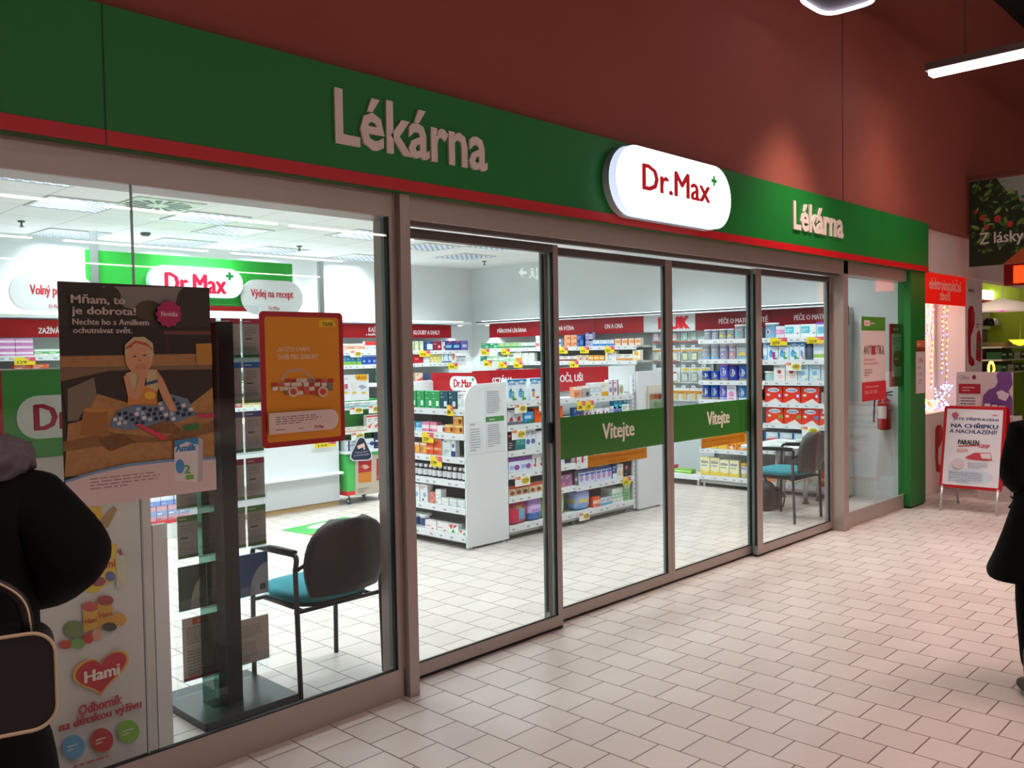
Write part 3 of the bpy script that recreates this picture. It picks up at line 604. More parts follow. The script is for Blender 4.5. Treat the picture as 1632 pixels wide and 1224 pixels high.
put(R1, 1.187, 'on the island front top shelf', .0, [.02,
  ('tall white and blue milk box number 2', 'fbox', 2, .122, .19, .07, '#e3edf4', numbox('2', '#3da048', '#3da048')), .035,
  ('tall white and blue milk box with orange strip', 'fbox', 2, .122, .19, .07, '#e3edf4', [('p', [(0, 1), (1, 1), (1, .86), (.5, .93), (0, .86)], '#2e86c1'), ('t', 'Amilk', .1, .74, .9, .88, '#2a7fc0'), ('e', .35, .45, .16, .07, '#3a66b8'), ('r', .24, .14, .46, .42, '#e08a4c'), ('r', .6, .08, .94, .16, '#d8643c')]), .03,
  ('pale blue milk box', 'fbox', 1, .12, .19, .07, '#bcd6ea', numbox('1', '#5c6ab8', '#5c6ab8'))])
put(R1, 1.177, 'on the island right bay top shelf', .90, [
  ('peach and white eye drop box', 'box', 1, .12, .10, .05, '#e9a27a', D('#f2dccf', '#a4492a', 0), ), ('white box with grey landscape picture', 'box', 1, .11, .105, .05, '#a8a7aa', [('r', 0, .8, 1, 1, '#e8e8ea'), ('e', .7, .3, .2, .2, '#4a4648')]),
  ('white box with blue grey lettering', 'box', 2, .085, .13, .05, '#e6eaec', D('#c6d4dc', '#49606e', 3)), ('white box with amber foot', 'box', 1, .105, .13, .05, '#eee9dd', [('r', 0, 0, 1, .32, '#e6a628'), ('s', .1, .6, .8, .85, 2, '#a09a8a')]),
  ('white box with purple print', 'box', 2, .078, .15, .05, '#ecebf0', [('s', .1, .72, .9, .88, 1, '#4a3a6a'), ('e', .4, .35, .26, .16, '#8a84b0'), ('r', .8, 0, 1, 1, '#a03a60')]), ('white box with pink and green rings', 'box', 1, .085, .10, .05, '#dcecdc', [('e', .45, .5, .38, .4, '#7cc08a'), ('e', .45, .5, .22, .24, '#e88a90')])])
put(R1, .987, 'on the island left bay second shelf', .02, [
  ('grey and white box with red boots', 'box', 2, .095, .13, .05, '#cfd2da', [('r', 0, 0, 1, .2, '#6a6c76'), ('p', [(.2, .2), (.7, .25), (.6, .55), (.3, .45)], '#c02c3a'), ('s', .2, .85, .8, .95, 1, '#7c80a0')]),
  ('blue and green medicine box', 'box', 1, .13, .10, .05, '#3a8ac6', [('p', [(0, 0), (1, 0), (1, .4), (.6, .3)], '#1e7a66'), ('r', .1, .42, .75, .7, '#a8d4ec')]), .01,
  ('wide orange throat lozenge box', 'box', 2, .19, .125, .05, '#ee5c1c', [('s', .25, .62, .75, .78, 1, '#fbd8c4'), ('p', [(.3, .1), (.9, .14), (.5, .34)], '#f08a34')])])
put(R1, .977, 'on the island right bay second shelf', .90, [
  ('navy blue and pink carton', 'box', 2, .07, .11, .05, '#3a66ac', D('#c8547c', '#d8e2f2', 4)), ('white box with red and blue dots', 'box', 3, .13, .085, .05, '#e4e8ee', [('e', .3, .5, .12, .22, '#c8404c'), ('e', .7, .4, .1, .2, '#3a70b8'), ('s', .1, .8, .9, .92, 1, '#6a7a90')]),
  ('pale box with violet band', 'box', 2, .09, .095, .05, '#dfe2ea', D('#b9a6cc', '#5a6a8a', 3)), ('white box with light green foot', 'box', 1, .12, .10, .05, '#e6efe6', D('#9ccc9a', '#5a7a5a', 1))])
put(R1, 1.0, 'hung at the right end of the island second shelf', 1.50, [('tall bright blue eye spray box', 'box', 3, .075, .145, .05, '#2f9acc', [('e', .5, .75, .3, .08, '#9adcf0'), ('e', .5, .5, .3, .1, '#5ac0dc'), ('r', 0, 0, 1, .22, '#5a6ab0')])])
put(R1, .767, 'on the island left bay third shelf', .02, [
  ('dark red and teal mouthwash box', 'box', 1, .08, .15, .05, '#43333f', D('#a03448', '#c9c9d4', 0)), ('teal mouthwash box', 'box', 1, .13, .14, .05, '#1f7a80', [('r', 0, .75, 1, 1, '#8a2f44'), ('r', .1, .3, .9, .7, '#53b8b8'), ('s', .2, .45, .8, .6, 1, '#eaf6f6')]),
  ('white toothpaste box with blue oval', 'box', 2, .065, .17, .05, '#dde4ec', [('e', .5, .35, .4, .14, '#4a68a0'), ('s', .1, .6, .9, .9, 3, '#60708a')]), ('narrow white box with dark frame', 'box', 1, .075, .18, .05, '#e6e8ea', [('r', 0, .8, 1, .95, '#3b4148'), ('r', .4, .1, .6, .24, '#3b4148')]),
  ('dark red narrow box', 'box', 1, .06, .18, .05, '#7c3040', D('#b8606c', '#e8c8cc', 2)), ('dark green mouthwash bottle', 'bottle', 2, .085, .185, .08, '#145c58', ['#5aa03a', '#1f8a80', .6, .8]), .02,
  ('white bottle with teal label', 'bottle', 1, .07, .18, .07, '#e2e8e8', ['#e8ecec', '#4aa4a0', .6, .8])])
put(R1, .757, 'on the island right bay third shelf', .90, [('assorted dark dental carton', 'box', 4, .07, .13, .05, '#32506a', D('#c0d0dc', '#e0e8f0', 0)), ('white dental carton with teal band', 'box', 6, .075, .12, .05, '#dfe9ea', D('#3aa6a4', '#52707a', 3))])
put(R1, .577, 'on the island left bay fourth shelf', .02, [
  ('violet and white tissue box', 'box', 2, .145, .12, .06, '#dbe2f2', [('r', 0, .78, 1, 1, '#8a3fb0'), ('e', .72, .32, .22, .2, '#a04a9a'), ('r', .1, .2, .5, .5, '#9ab8e8')]), .0,
  ('tall white box with red and black figure', 'box', 2, .088, .16, .06, '#dfe2e2', [('e', .5, .55, .12, .06, '#55363c'), ('r', .42, .3, .58, .5, '#55363c'), ('e', .4, .22, .2, .08, '#c03c4a'), ('s', .2, .8, .8, .9, 1, '#7a8080')]), ('dark blue box with white foot', 'box', 3, .085, .13, .05, '#3e4f7c', D('#cfd6e6', '#9aa8cc', 1))])
put(R1, .567, 'on the island right bay fourth shelf', .90, [
  ('white and crimson carton', 'box', 2, .10, .12, .05, '#e8e4e4', D('#b03a54', '#7a3a4a', 5)), ('dark crimson narrow box', 'box', 1, .06, .12, .05, '#8a2440', D('#c87a8a', '#eed0d6', 0)), ('white box with orange swirl', 'box', 2, .14, .10, .05, '#ece6e0', [('e', .6, .5, .2, .26, '#e0886a'), ('s', .1, .15, .4, .8, 3, '#b08a7a')])])
put(R1, .372, 'on the island left bay fifth shelf', .02, [
  ('small beige and red pastille box', 'box', 6, .082, .085, .05, '#d8c39c', [('r', 0, .72, 1, 1, '#c23a30'), ('e', .5, .3, .36, .2, '#8a4438'), ('s', .1, .5, .9, .64, 1, '#7a4a30')]), ('lime green carton', 'box', 1, .11, .13, .05, '#77ac3c', D('#b4d67c', '#e9f4d4', 3)), .01, ('purple and grey carton', 'box', 2, .10, .11, .05, '#8f5f8c', D('#c07090', '#e4d6e4', 4))])
put(R1, .362, 'on the island right bay fifth shelf', .90, [
  ('dark film packet', 'box', 1, .05, .12, .04, '#54585a', D('#7b8084', '#9da2a4', 3)), ('white plaster pack with navy top', 'box', 6, .082, .13, .05, '#ccd4ea', [('r', 0, .86, 1, 1, '#1f4a90'), ('e', .5, .4, .32, .22, '#b58ab8'), ('r', .1, .62, .9, .76, '#3a6ac0')]), ('white and navy plaster carton', 'box', 1, .07, .14, .05, '#2a4f8e', D('#dfe6f2', '#dfe6f2', 1)),
  ('white box with small orange print', 'box', 2, .05, .13, .05, '#e8e6e0', D('#e0a05a', '#5a86b0', 2)), ('black bandage box', 'box', 2, .10, .16, .05, '#26262c', [('e', .45, .55, .22, .14, '#b85c84'), ('s', .2, .1, .8, .22, 1, '#c8c8cc')])])
put(R1, .122, 'on the island bottom shelf', .02, [
  ('raspberry red sanitary pack', 'pack', 1, .24, .20, .14, '#cc1f4c', [('z', .7, .9, '#b83a5c'), ('q', .55, .25, .85, .6, '#5aa8c4'), ('q', .35, .62, .7, .78, '#a89a60')]), ('lilac and blue sanitary pack', 'pack', 1, .19, .21, .14, '#b290d8', [('z', 0, .3, '#3a6fbc'), ('z', .42, .6, '#d8b8e8')]),
  ('lime green sanitary pack', 'pack', 1, .13, .21, .14, '#9ad074', [('z', .3, .6, '#7cc23c'), ('q', .1, .0, .9, .25, '#bfe6a0')]), ('mint green sanitary pack', 'pack', 1, .17, .22, .14, '#9fdcb0', [('q', .2, .1, .7, .4, '#3f9a6a'), ('z', .75, .95, '#c8ecd2')])])
put(R1, .122, 'on the island right bay bottom shelf', .915, [
  ('large pale blue diaper pack', 'pack', 1, .22, .205, .15, '#a6b6e6', [('z', .3, .42, '#d8c868'), ('z', .0, .28, '#7fa6e0'), ('z', .8, 1, '#9a8ad0')]), .02, ('orange red striped packet', 'box', 1, .11, .10, .06, '#e4552c', D('#f4b49a', '#fbe6dc', 3)),
  ('flat white and blue packet', 'box', 2, .09, .07, .08, '#cfdfe8', D('#6aa8cc', '#c04a5a', 1)), ('white carton with mint stripe', 'box', 3, .06, .14, .14, '#dfe9e4', D('#9fd0b4', '#c0505a', 3)), ('tall green topped carton', 'box', 1, .10, .17, .1, '#8ac08a', D('#c9e2c4', '#4a7a4a', 0))])
card(R1, .08, 1.085, '189', 'white card with yellow oval reading 189 under the number 2 milk boxes', 'w', .15, .075)
card(R1, .39, 1.085, '269', 'white card with yellow oval reading 269 under the orange strip milk boxes', 'w', .15, .075)
card(R1, .04, .86, '219', 'white card with yellow oval reading 219 on the island second rail', 'w', .17, .085)
card(R1, .44, .655, '129', 'white card reading 129 on the island third rail', 'w', .14, .075)
card(R1, .07, .455, '329', 'white card with yellow oval reading 329 on the island fourth rail', 'w', .19, .085)
card(R1, .42, .02, '99', 'yellow price card reading 99 under the sanitary packs', 'y', .19, .095)
card(R1, .915, 1.06, '249', 'yellow price card reading 249 at the island right bay top rail', 'y', .115, .085)
card(R1, 1.04, 1.06, '129', 'second yellow price card beside the 249 card', 'y', .115, .085)
card(R1, .92, .03, '119', 'white card hanging under the pale blue diaper pack', 'w', .15, .075)
card(R1, 1.60, .285, '109', 'yellow price card near the island right end, above the bottom shelf', 'y', .13, .075)
# ---------------------------------------------------------------- right wall shelving, front X=8.95, running from the back corner to the glass
RW = lambda y0: ((8.95, y0, 0), FACE_Y)
def wall_rack(y0, y1, zs, lab, back='#c2c9c7', X=8.95, dep=.37, feet=True, F=FACE_Y, topz=2.02, origin=None):
    L_ = abs(y0-y1); o = origin or (X, y0, 0); t = thing('shelving_unit', o, lab, 'shelf rack', rz=F)
    for i, z in enumerate(zs): shelf(t, .003, L_-.003, z, dep if i else dep+.0, seed=int(y0*10)+i)
    B().box(0, dep+.005, .05, L_, dep+.02, topz, M(back, .5)).build('back_panel', t)
    B().box(0, .02, .045, L_, dep, .09, SHD).build('base_box', t)
    if feet:
        for x in (.04, L_-.04): B().box(x-.012, .03, .0, x+.012, .06, .12, SHD).lathe((x, .045, 0), [(.024, 0), (.024, .01)], '#b8bcbe', 8).build('foot', t)
    return t
wall_rack(5.93, 4.64, [.12, .45, .75, 1.05, 1.28, 1.485, 1.675], 'right wall shelf bay under the sign PŘÍRODNÍ LÉKÁRNA')
wall_rack(4.64, 3.12, [.12, .45, .75, 1.05, 1.28, 1.485, 1.675], 'right wall shelf bay under the signs VÝŽIVA and ON A ONA')
wall_rack(2.24, 1.43, [.14, .455, .72, 1.025, 1.245, 1.49, 1.72], 'right wall shelf bay full of grey and blue milk tins')
wall_rack(1.425, .60, [.13, .49, .78, 1.01, 1.25, 1.475, 1.72], 'right wall shelf bay with red milk boxes behind the second chair')
wp = 'under the PŘÍRODNÍ sign'; F = RW(5.93)
put(F, 1.677, wp+', upper row', .02, [('emerald green tea box', 'box', 2, .17, .075, .06, '#2f9a6c', D('#8ad0aa', '#d8f0e2', 2)), ('pale green herbal box', 'box', 4, .11, .075, .06, '#b9d6a4', D('#4a9a50', '#3a7a40', 1)), ('flat white box with dark foot', 'box', 2, .13, .07, .06, '#dfe6e2', D('#5a7a70', '#a0b0a8', 1)),
  .01, ('white box with small red sign', 'box', 1, .07, .16, .06, '#eceaea', [('r', .1, .1, .9, .35, '#d86a70'), ('s', .1, .6, .9, .7, 1, '#555555')]), ('white box with dark dots', 'box', 1, .09, .15, .06, '#e6e2e4', D('#d890a0', '#40404a', 2)), ('white box with black ring', 'box', 1, .09, .15, .06, '#e9e9e9', [('e', .5, .6, .22, .18, '#3a3a3e'), ('e', .5, .6, .12, .1, '#e9e9e9'), ('r', 0, .9, 1, 1, '#c04858')])])
put(F, 1.487, wp+', second row', .0, [('dark green tea box', 'box', 1, .12, .08, .06, '#2e8a68', D('#9ccab4', '#d8efe4', 4)), .01, ('light green carton', 'box', 3, .11, .075, .06, '#9ecfaa', D('#e6f2e2', '#3a8a50', 3)), ('green box with brown leaf drawing', 'box', 2, .115, .13, .06, '#a4d6b4', [('r', 0, .3, 1, .9, '#e9f2e6'), ('p', [(.1, .5), (.8, .85), (.6, .5)], '#3f8a4a'), ('e', .3, .6, .14, .1, '#8a4038')]),
  ('white box with honey orange foot', 'box', 1, .11, .14, .06, '#eeeadf', [('r', 0, 0, 1, .35, '#e8962a'), ('e', .45, .65, .25, .15, '#d8e0d0')]), .01, ('white herbal box with green corners', 'box', 2, .115, .12, .06, '#e2eae2', [('e', .15, .85, .08, .06, '#3f9a50'), ('e', .85, .15, .08, .06, '#3f9a50'), ('s', .2, .35, .8, .65, 2, '#8aa890')])])
put(F, 1.282, wp+', third row', .3, [('crimson jar', 'jar', 1, .08, .1, .08, '#c03a4a', ['#c8525e', '#e6a0a8', .9, .85]), .35, ('white and pink carton', 'box', 4, .13, .10, .06, '#ece4e6', D('#d8788c', '#a04a5a', 5))])
F = RW(4.64); wv = 'under the ON A ONA sign'
put(F, 1.677, wv+', upper row', .0, [('white and sky blue carton', 'box', 2, .13, .10, .06, '#dfe9f2', D('#4a8ad0', '#6a8ab0', 3)), .06, ('peach orange carton', 'box', 2, .105, .075, .06, '#eeb088', D('#e07a3a', '#a04a20', 3), 2), ('deep blue carton', 'box', 1, .11, .15, .06, '#1f4a9c', D('#5a86d0', '#cfdcf2', 2)), .03,
  ('violet and white carton', 'box', 1, .12, .09, .06, '#b9b4d8', D('#2a2c6a', '#2a2c6a', 0), 2), ('flat white carton with blue foot', 'box', 3, .11, .075, .06, '#dfe7f0', D('#3a86cc', '#8aa6c0', 1)), ('red and white striped carton', 'box', 4, .1, .085, .06, '#ecdcc8', [('r', 0, 0, .16, 1, '#d0483c'), ('r', .3, .35, .95, .75, '#e8a04a')])])
put(F, 1.487, wv+', second row', .0, [('white carton with purple shade', 'box', 2, .1, .09, .06, '#e3dfea', D('#8a6aa0', '#705a80', 1)), ('slim white carton with brown foot', 'box', 3, .105, .065, .06, '#e8e5e2', D('#8a4a4a', '#8a6a6a', 1)), ('beige carton with pink patch', 'box', 2, .10, .075, .06, '#e6d6b8', D('#c87888', '#8a6a4a', 2)), ('amber orange carton', 'box', 3, .08, .07, .06, '#e9a43c', D('#f2cf8a', '#9a5a14', 3)),
  ('white jar with orange lid', 'jar', 1, .07, .12, .07, '#e8e6de', ['#e8963a', '#e8e6de', .8, .8]), ('white square carton', 'box', 1, .12, .125, .06, '#e9e9ea', D('#dfe2e6', '#9096a0', 3)), ('white carton with orange line', 'box', 2, .12, .08, .06, '#ece8e2', D('#e09060', '#7a7a7a', 1)), ('white carton with sun drawing', 'box', 1, .12, .13, .06, '#eee8d8', [('e', .5, .65, .28, .22, '#f0b03c'), ('r', 0, 0, 1, .2, '#e9c88a')])])
# pegboard with hanging baby goods
t = thing('pegboard_rack', (9.28, 3.12, 0), 'pale perforated pegboard wall under the NUK sign', 'pegboard', rz=FACE_Y)
pg = M('#c4ccd0', .5); b = B().box(0, 0, .5, .88, .02, 2.02, pg); b.y = 0; b.build('board', t)
b = B().box(0, 0, .12, .88, .02, .5, pg); b.y = -.0
b.rects([(x*.03+.01, z*.03+.13, x*.03+.016, z*.03+.136) for x in range(28) for z in range(12)], '#7d888c'); b.build('lower_board', t)
t = thing('low_shelf', (9.27, 3.12, 0), 'low white shelf under the pegboard near the floor', 'shelf', rz=FACE_Y); B().box(0, -.32, .09, .88, 0, .12, SH).box(0, -.328, .07, .88, -.32, .122, PANW).build('board', t); B().box(.02, -.30, 0, .05, -.27, .09, SHD).box(.83, -.30, 0, .86, -.27, .09, SHD).build('foot', t)
put(((9.02, 3.12, 0), FACE_Y), .122, 'on the low shelf below the pegboard', .02, [('turquoise wipes pack', 'box', 1, .16, .06, .1, '#8cd0dc', D('#dff0f2', '#3a8a9a', 3)), ('white and teal wipes pack', 'box', 1, .16, .07, .1, '#dfe9ea', D('#5ab8b0', '#c05a6a', 5)), ('pink wipes box with white square', 'box', 1, .12, .09, .1, '#e04a7c', [('r', .25, .25, .6, .7, '#f2d6e0')]), ('lime green flat pack', 'box', 1, .24, .05, .1, '#7cb83c', D('#a8d678', '#e0f0cc', 3))])
rows = [(1.70, .19, [('#e9d6d8', [('r', 0, 0, 1, .07, '#d03a40'), ('r', .1, .8, .9, .95, '#e9ecec'), ('e', .6, .6, .1, .04, '#c8404a')], 'white bottle brush pack with thin red foot'), ('#bfe0d8', [('r', 0, 0, 1, .07, '#d03a40'), ('e', .5, .75, .2, .06, '#d84a50')], 'mint feeding set pack with red foot')]),
        (1.46, .17, [('#e8e2d0', [('r', 0, .74, 1, .88, '#dca050'), ('r', 0, 0, 1, .05, '#d03a40')], 'baby bottle pack with amber header'), ('#dfe6c0', [('r', 0, .74, 1, .88, '#e3b068'), ('e', .7, .3, .14, .06, '#e0c040')], 'yellow teether pack with amber header')]),
        (1.20, .19, [('#ece8e4', [('e', .4, .62, .22, .1, '#c8303c'), ('r', 0, 0, 1, .05, '#d8c890')], 'tall white pack with red round badge'), ('#cfd8d0', [('e', .5, .5, .3, .14, '#2c3034'), ('r', .1, .8, .9, .95, '#e0d060')], 'pack with black soother')]),
        (.98, .16, [('#e6c48a', [('r', 0, .55, 1, .8, '#e39a3a'), ('s', .1, .6, .8, .75, 1, '#a03a20')], 'small pack with orange header card')])]
for z, h, vs in rows:
    n = 6
    for k, (c_, dc, ds) in enumerate(vs):
        m = n//len(vs); put(((9.22, 3.10, 0), FACE_Y), z, 'hanging on the pegboard below NUK', .03+k*m*.138, [x for _ in range(1) for x in [(ds, 'bag', m, .128, h, .018, c_, dc)]], setback=0)
rd = random.Random(3)
RN = {1.895: 'top', 1.645: 'second', 1.41: 'third', 1.155: 'bottom'}
for z in (1.895, 1.645, 1.41, 1.155):
    for k in range(6):
        o = B().tube([(0, .09, 0), (0, -.012, 0)], .003, '#b8bcc0', 6).box(-.024, -.016, -.018, .024, -.013, .016, M('#eef0f2')); o.y = -.017; o.rects([(-.015, -.008, .012, .004)], TICK)
        tag(o.build('price_hook', loc=(9.19, 3.02-k*.142, z), rz=FACE_Y), 'chrome peg hook with white price tag, %s row of the pegboard' % RN[z], 'hook', 'peg hooks of the %s pegboard row' % RN[z])
# milk tins
F = RW(2.24); wt = 'in the milk tin bay'; SIL = '#a8adb8'
def tin(c, c2, lab='Nutrilon'): return ['#e4e6ea', ('r', .12, .55, .88, .66, '#d7dbe6'), ('t', lab, .14, .56, .86, .65, '#4a5064'), ('e', .5, .32, .24, .14, c), ('e', .5, .32, .12, .08, c2)]
put(F, 1.722, wt+', top row', .02, [.03, ('short silver milk tin', 'tin', 2, .094, .115, .094, '#a2a8b6', tin('#c9cede', '#8a90a4')), ('short silver milk tin with yellow label', 'tin', 2, .094, .115, .094, '#a9aeb4', tin('#e0d66a', '#d8c84a')), ('tall silver milk tin with mint label', 'tin', 2, .118, .16, .118, '#a6acb6', tin('#7cc6b4', '#55b09c')), ('short silver milk tin with salmon label', 'tin', 1, .094, .12, .094, '#a9aeb4', tin('#ea9a80', '#dd7a60'))])
put(F, 1.492, wt+', second row', .01, [('tall silver milk tin with pale blue foot', 'tin', 2, .115, .175, .115, '#a4abb4', tin('#b4c4c6', '#9ab0c4')+[('b', .15, '#86b4d8')]), ('tall silver milk tin with violet label', 'tin', 1, .115, .175, .115, '#a9a6c4', tin('#9488d4', '#e0d48a')), ('tall silver milk tin with pink giraffe print', 'tin', 1, .115, .175, .115, '#b3a4b8', tin('#e08aa0', '#e0d48a')),
   ('grey milk carton with yellow hills', 'fbox', 2, .125, .185, .09, '#9ea4a4', [('t', 'Nutrilon', .12, .7, .88, .8, '#39414a'), ('p', [(.15, .3), (.5, .42), (.9, .36), (.9, .2), (.2, .2)], '#e0c055'), ('r', 0, 0, 1, .16, '#7fa6bc')])])
def btin(c, b2): return [c, ('e', .5, .52, .34, .26, '#e6ebf6'), ('t', 'Nutrilon', .22, .6, .78, .68, '#3a58a8'), ('e', .5, .38, .12, .12, '#8c8478'), ('b', .16, b2)]
put(F, 1.247, wt+', third row', .01, [('short blue milk tin', 'tin', 2, .115, .11, .115, '#1f50b4', btin('#2a5ab8', '#8c8478')), ('tall blue and lilac milk tin', 'tin', 1, .118, .19, .118, '#5a6ae0', btin('#c07ac8', '#8c8478')), ('tall dark violet milk tin', 'tin', 1, .115, .17, .115, '#3c3ca8', btin('#2f3c98', '#2a3a90')), ('tall royal blue milk tin', 'tin', 2, .118, .17, .118, '#1c56b8', btin('#2464c0', '#9a8c7c'))])
put(F, 1.027, wt+', fourth row', .01, [('blue milk tin with white shield', 'tin', 2, .112, .165, .112, '#1c56b8', btin('#2464c0', '#9a9488')), ('violet milk tin with white shield', 'tin', 1, .112, .165, .112, '#6a66cc', btin('#8a86dc', '#bcb8ea')), ('white carton with pink giraffe', 'fbox', 1, .12, .165, .09, '#d9dbe8', [('t', 'Nutrilon', .12, .74, .88, .84, '#505a74'), ('e', .5, .4, .3, .2, '#e088b8'), ('r', .2, .06, .8, .12, '#d84a78')]), ('light blue milk tin with white shield', 'tin', 2, .112, .165, .112, '#2f78b8', btin('#3a80c4', '#dfe4ea'))])
put(F, .722, wt+', fifth row', .0, [('white milk tin with blue lid', 'tin', 6, .12, .17, .118, '#c8d4e8', btin('#2464c0', '#e8e4da'))])
def hami(c): return [('p', [(.5, .62), (.2, .82), (.28, .93), (.5, .88), (.72, .93), (.8, .82)], '#cc2430'), ('t', 'Hami', .3, .76, .7, .84, '#f4e8e0'), ('r', .2, .46, .8, .58, c), ('e', .25, .25, .1, .06, '#cc2430'), ('e', .7, .2, .1, .06, '#cc2430'), ('e', .5, .12, .2, .1, '#e8c8d0')]
put(F, .457, wt+', sixth row', .10, [('yellow baby porridge box with bear', 'fbox', 2, .125, .145, .06, '#e6c040', [('e', .5, .5, .25, .2, '#e09a3a'), ('s', .1, .75, .9, .9, 1, '#c84a30')]), ('orange porridge box with red heart', 'fbox', 3, .12, .2, .06, '#ee9a22', hami('#5aa8c8'))])
put(F, .142, wt+', bottom row', .0, [('tall yellow and white milk box with blue word', 'fbox', 2, .125, .205, .09, '#e9e2b4', [('t', 'BEBA', .14, .66, .86, .8, '#2a3a88'), ('r', .1, .5, .7, .56, '#6aa8d8'), ('p', [(0, 0), (1, 0), (1, .25), (.5, .15), (0, .3)], '#e3c94c')]), ('pale yellow milk box with blue word', 'fbox', 2, .12, .19, .09, '#ece6c2', [('t', 'BEBA', .14, .66, .86, .8, '#2a3a88'), ('r', .1, .5, .7, .56, '#8abf6a'), ('p', [(0, 0), (1, 0), (1, .25), (.5, .15), (0, .3)], '#e3c94c')]),
  ('gold milk tin with blue word', 'tin', 1, .115, .165, .115, '#c9b67c', ['#d8a83a', ('r', .1, .3, .9, .8, '#dfdce0'), ('t', 'BEBA', .2, .6, .8, .74, '#2a3a88')]), ('small gold milk tin', 'tin', 1, .10, .14, .10, '#d0b45c', ['#dca43a', ('r', .1, .3, .9, .8, '#dfdce0'), ('t', 'BEBA', .2, .6, .8, .74, '#2a3a88')]), ('small blue white milk tin', 'tin', 1, .10, .13, .10, '#86b8d8', ['#dca43a', ('r', .1, .3, .9, .8, '#dfe4ea'), ('t', 'BEBA', .2, .6, .8, .74, '#2a3a88')])])
F = RW(1.425); wr = 'in the second chair bay'
put(F, 1.722, wr+', top row', .0, [('big pale blue milk tin', 'tin', 1, .15, .165, .15, '#8fc0e4', ['#e0e6f0', ('e', .4, .4, .2, .2, '#d8d4e8'), ('e', .4, .4, .1, .12, '#8a4a80')]), ('small white and lilac box', 'box', 1, .10, .125, .08, '#dfe0ea', D('#d890c0', '#8fb8cc', 3)), ('white box with turquoise waves', 'box', 2, .175, .135, .08, '#e4ecec', [('r', .05, .3, .6, .85, '#5ac0d4'), ('s', .1, .4, .55, .7, 2, '#dff2f4'), ('e', .85, .3, .06, .06, '#c04050')]), ('turquoise box with violet top', 'box', 1, .16, .15, .08, '#cfe4ea', [('r', 0, .86, 1, 1, '#8a3ec0'), ('r', .1, .2, .8, .7, '#62b8dc')])])
put(F, 1.477, wr+', second row', .0, [('pale blue narrow carton', 'fbox', 1, .05, .19, .08, '#a0c4e0', D('#e0ecf4', '#5a86b0', 3)), ('white and blue milk box with purple badge', 'fbox', 1, .125, .19, .08, '#d6e6f2', numbox('1', '#a03a7c', '#b8407c')), ('white and blue milk box with green numeral', 'fbox', 2, .12, .19, .08, '#d6e6f2', numbox('2', '#3da048', '#3da048')), ('white and blue milk box with orange label', 'fbox', 1, .052, .19, .08, '#d6e6f2', numbox('3', '#d8703a', '#d8703a'))])
put(F, 1.477, wr+', second row right', .582, [('white carton with green foot', 'fbox', 2, .119, .195, .08, '#dfe4ea', [('t', 'HiPP', .2, .84, .6, .94, '#b03a50'), ('r', 0, .12, 1, .3, '#8cc04c'), ('r', .1, .5, .9, .7, '#a8cce4')])])
o = B(); o.lathe((0, 0, 0), [(.045, 0), (.045, .13), (.02, .165), (.02, .2), (.028, .205), (.02, .235)], '#4a5a74', 12, mats=[M('#5a6a84', .3), M('#5a6a84', .3), M('#3a4a64'), M('#2a3448'), M('#2a3448')]); tag(o.build('thermos_bottle', loc=(8.98-.06, .93, 1.477)), 'blue grey bottle standing before the milk boxes, top left of the second chair bay', 'bottle')
bpy.data.objects['thermos_bottle'].location = (9.01, .893, 1.4775)
put(F, 1.252, wr+', third row', .0, [('pale cream jar', 'jar', 1, .12, .10, .11, '#cfe0dc', ['#e6e4da', '#a8cfd4', .9, .8]), ('white milk carton with red bird drawing', 'fbox', 2, .135, .175, .08, '#e6e2de', [('e', .5, .55, .18, .12, '#b83a4c'), ('e', .6, .25, .24, .14, '#ecc6c4'), ('s', .1, .82, .9, .93, 1, '#6a5a70')]), ('pale blue milk carton with bird drawing', 'fbox', 3, .125, .165, .08, '#bfd9e8', [('t', 'Sunar', .2, .78, .9, .9, '#4a6488'), ('e', .5, .5, .22, .14, '#7fb4d8'), ('e', .6, .25, .25, .12, '#e2e6cc'), ('e', .8, .12, .08, .05, '#d08aa0')])])
def sunar(num, c, n2): return [('e', .5, .78, .34, .14, '#eef0f6'), ('t', 'Sunar', .24, .71, .78, .86, '#1f4fa0'), ('e', .2, .48, .1, .08, '#d9d2cc'), ('p', [(.15, 0), (.62, .28), (.95, 0)], '#e6dcd4'), ('r', .74, .32, .95, .54, c), ('t', num, .8, .35, .89, .51, n2)]
put(F, 1.012, wr+', fourth row', .02, [('bright red milk box number 1', 'fbox', 3, .205, .175, .09, '#e0341c', sunar('1', '#b04aa0', '#f4e4f0')), .02, ('small dark red carton', 'box', 2, .09, .12, .08, '#7a2c34', D('#a09a98', '#b8a09c', 5))])
put(F, .782, wr+', fifth row', .03, [('orange red milk box number 3', 'fbox', 2, .205, .175, .09, '#e2401e', sunar('3', '#8ab83c', '#2e4a10')), ('orange red milk box with blue badge', 'fbox', 2, .19, .175, .09, '#dc3626', sunar('2', '#6aa0d8', '#183a60'))])
put(F, .492, wr+', sixth row', .01, [('white and blue milk carton with red band', 'fbox', 3, .16, .19, .08, '#cfe4ee', [('r', 0, 0, .12, 1, '#1f6ab0'), ('e', .55, .84, .3, .08, '#eef2f6'), ('p', [(.15, .6), (.95, .7), (.95, .5), (.15, .42)], '#d8442e'), ('e', .6, .15, .2, .1, '#e6903c')]), ('violet carton', 'box', 2, .11, .15, .08, '#7c6aa8', D('#b4a8d0', '#e4def0', 0))])
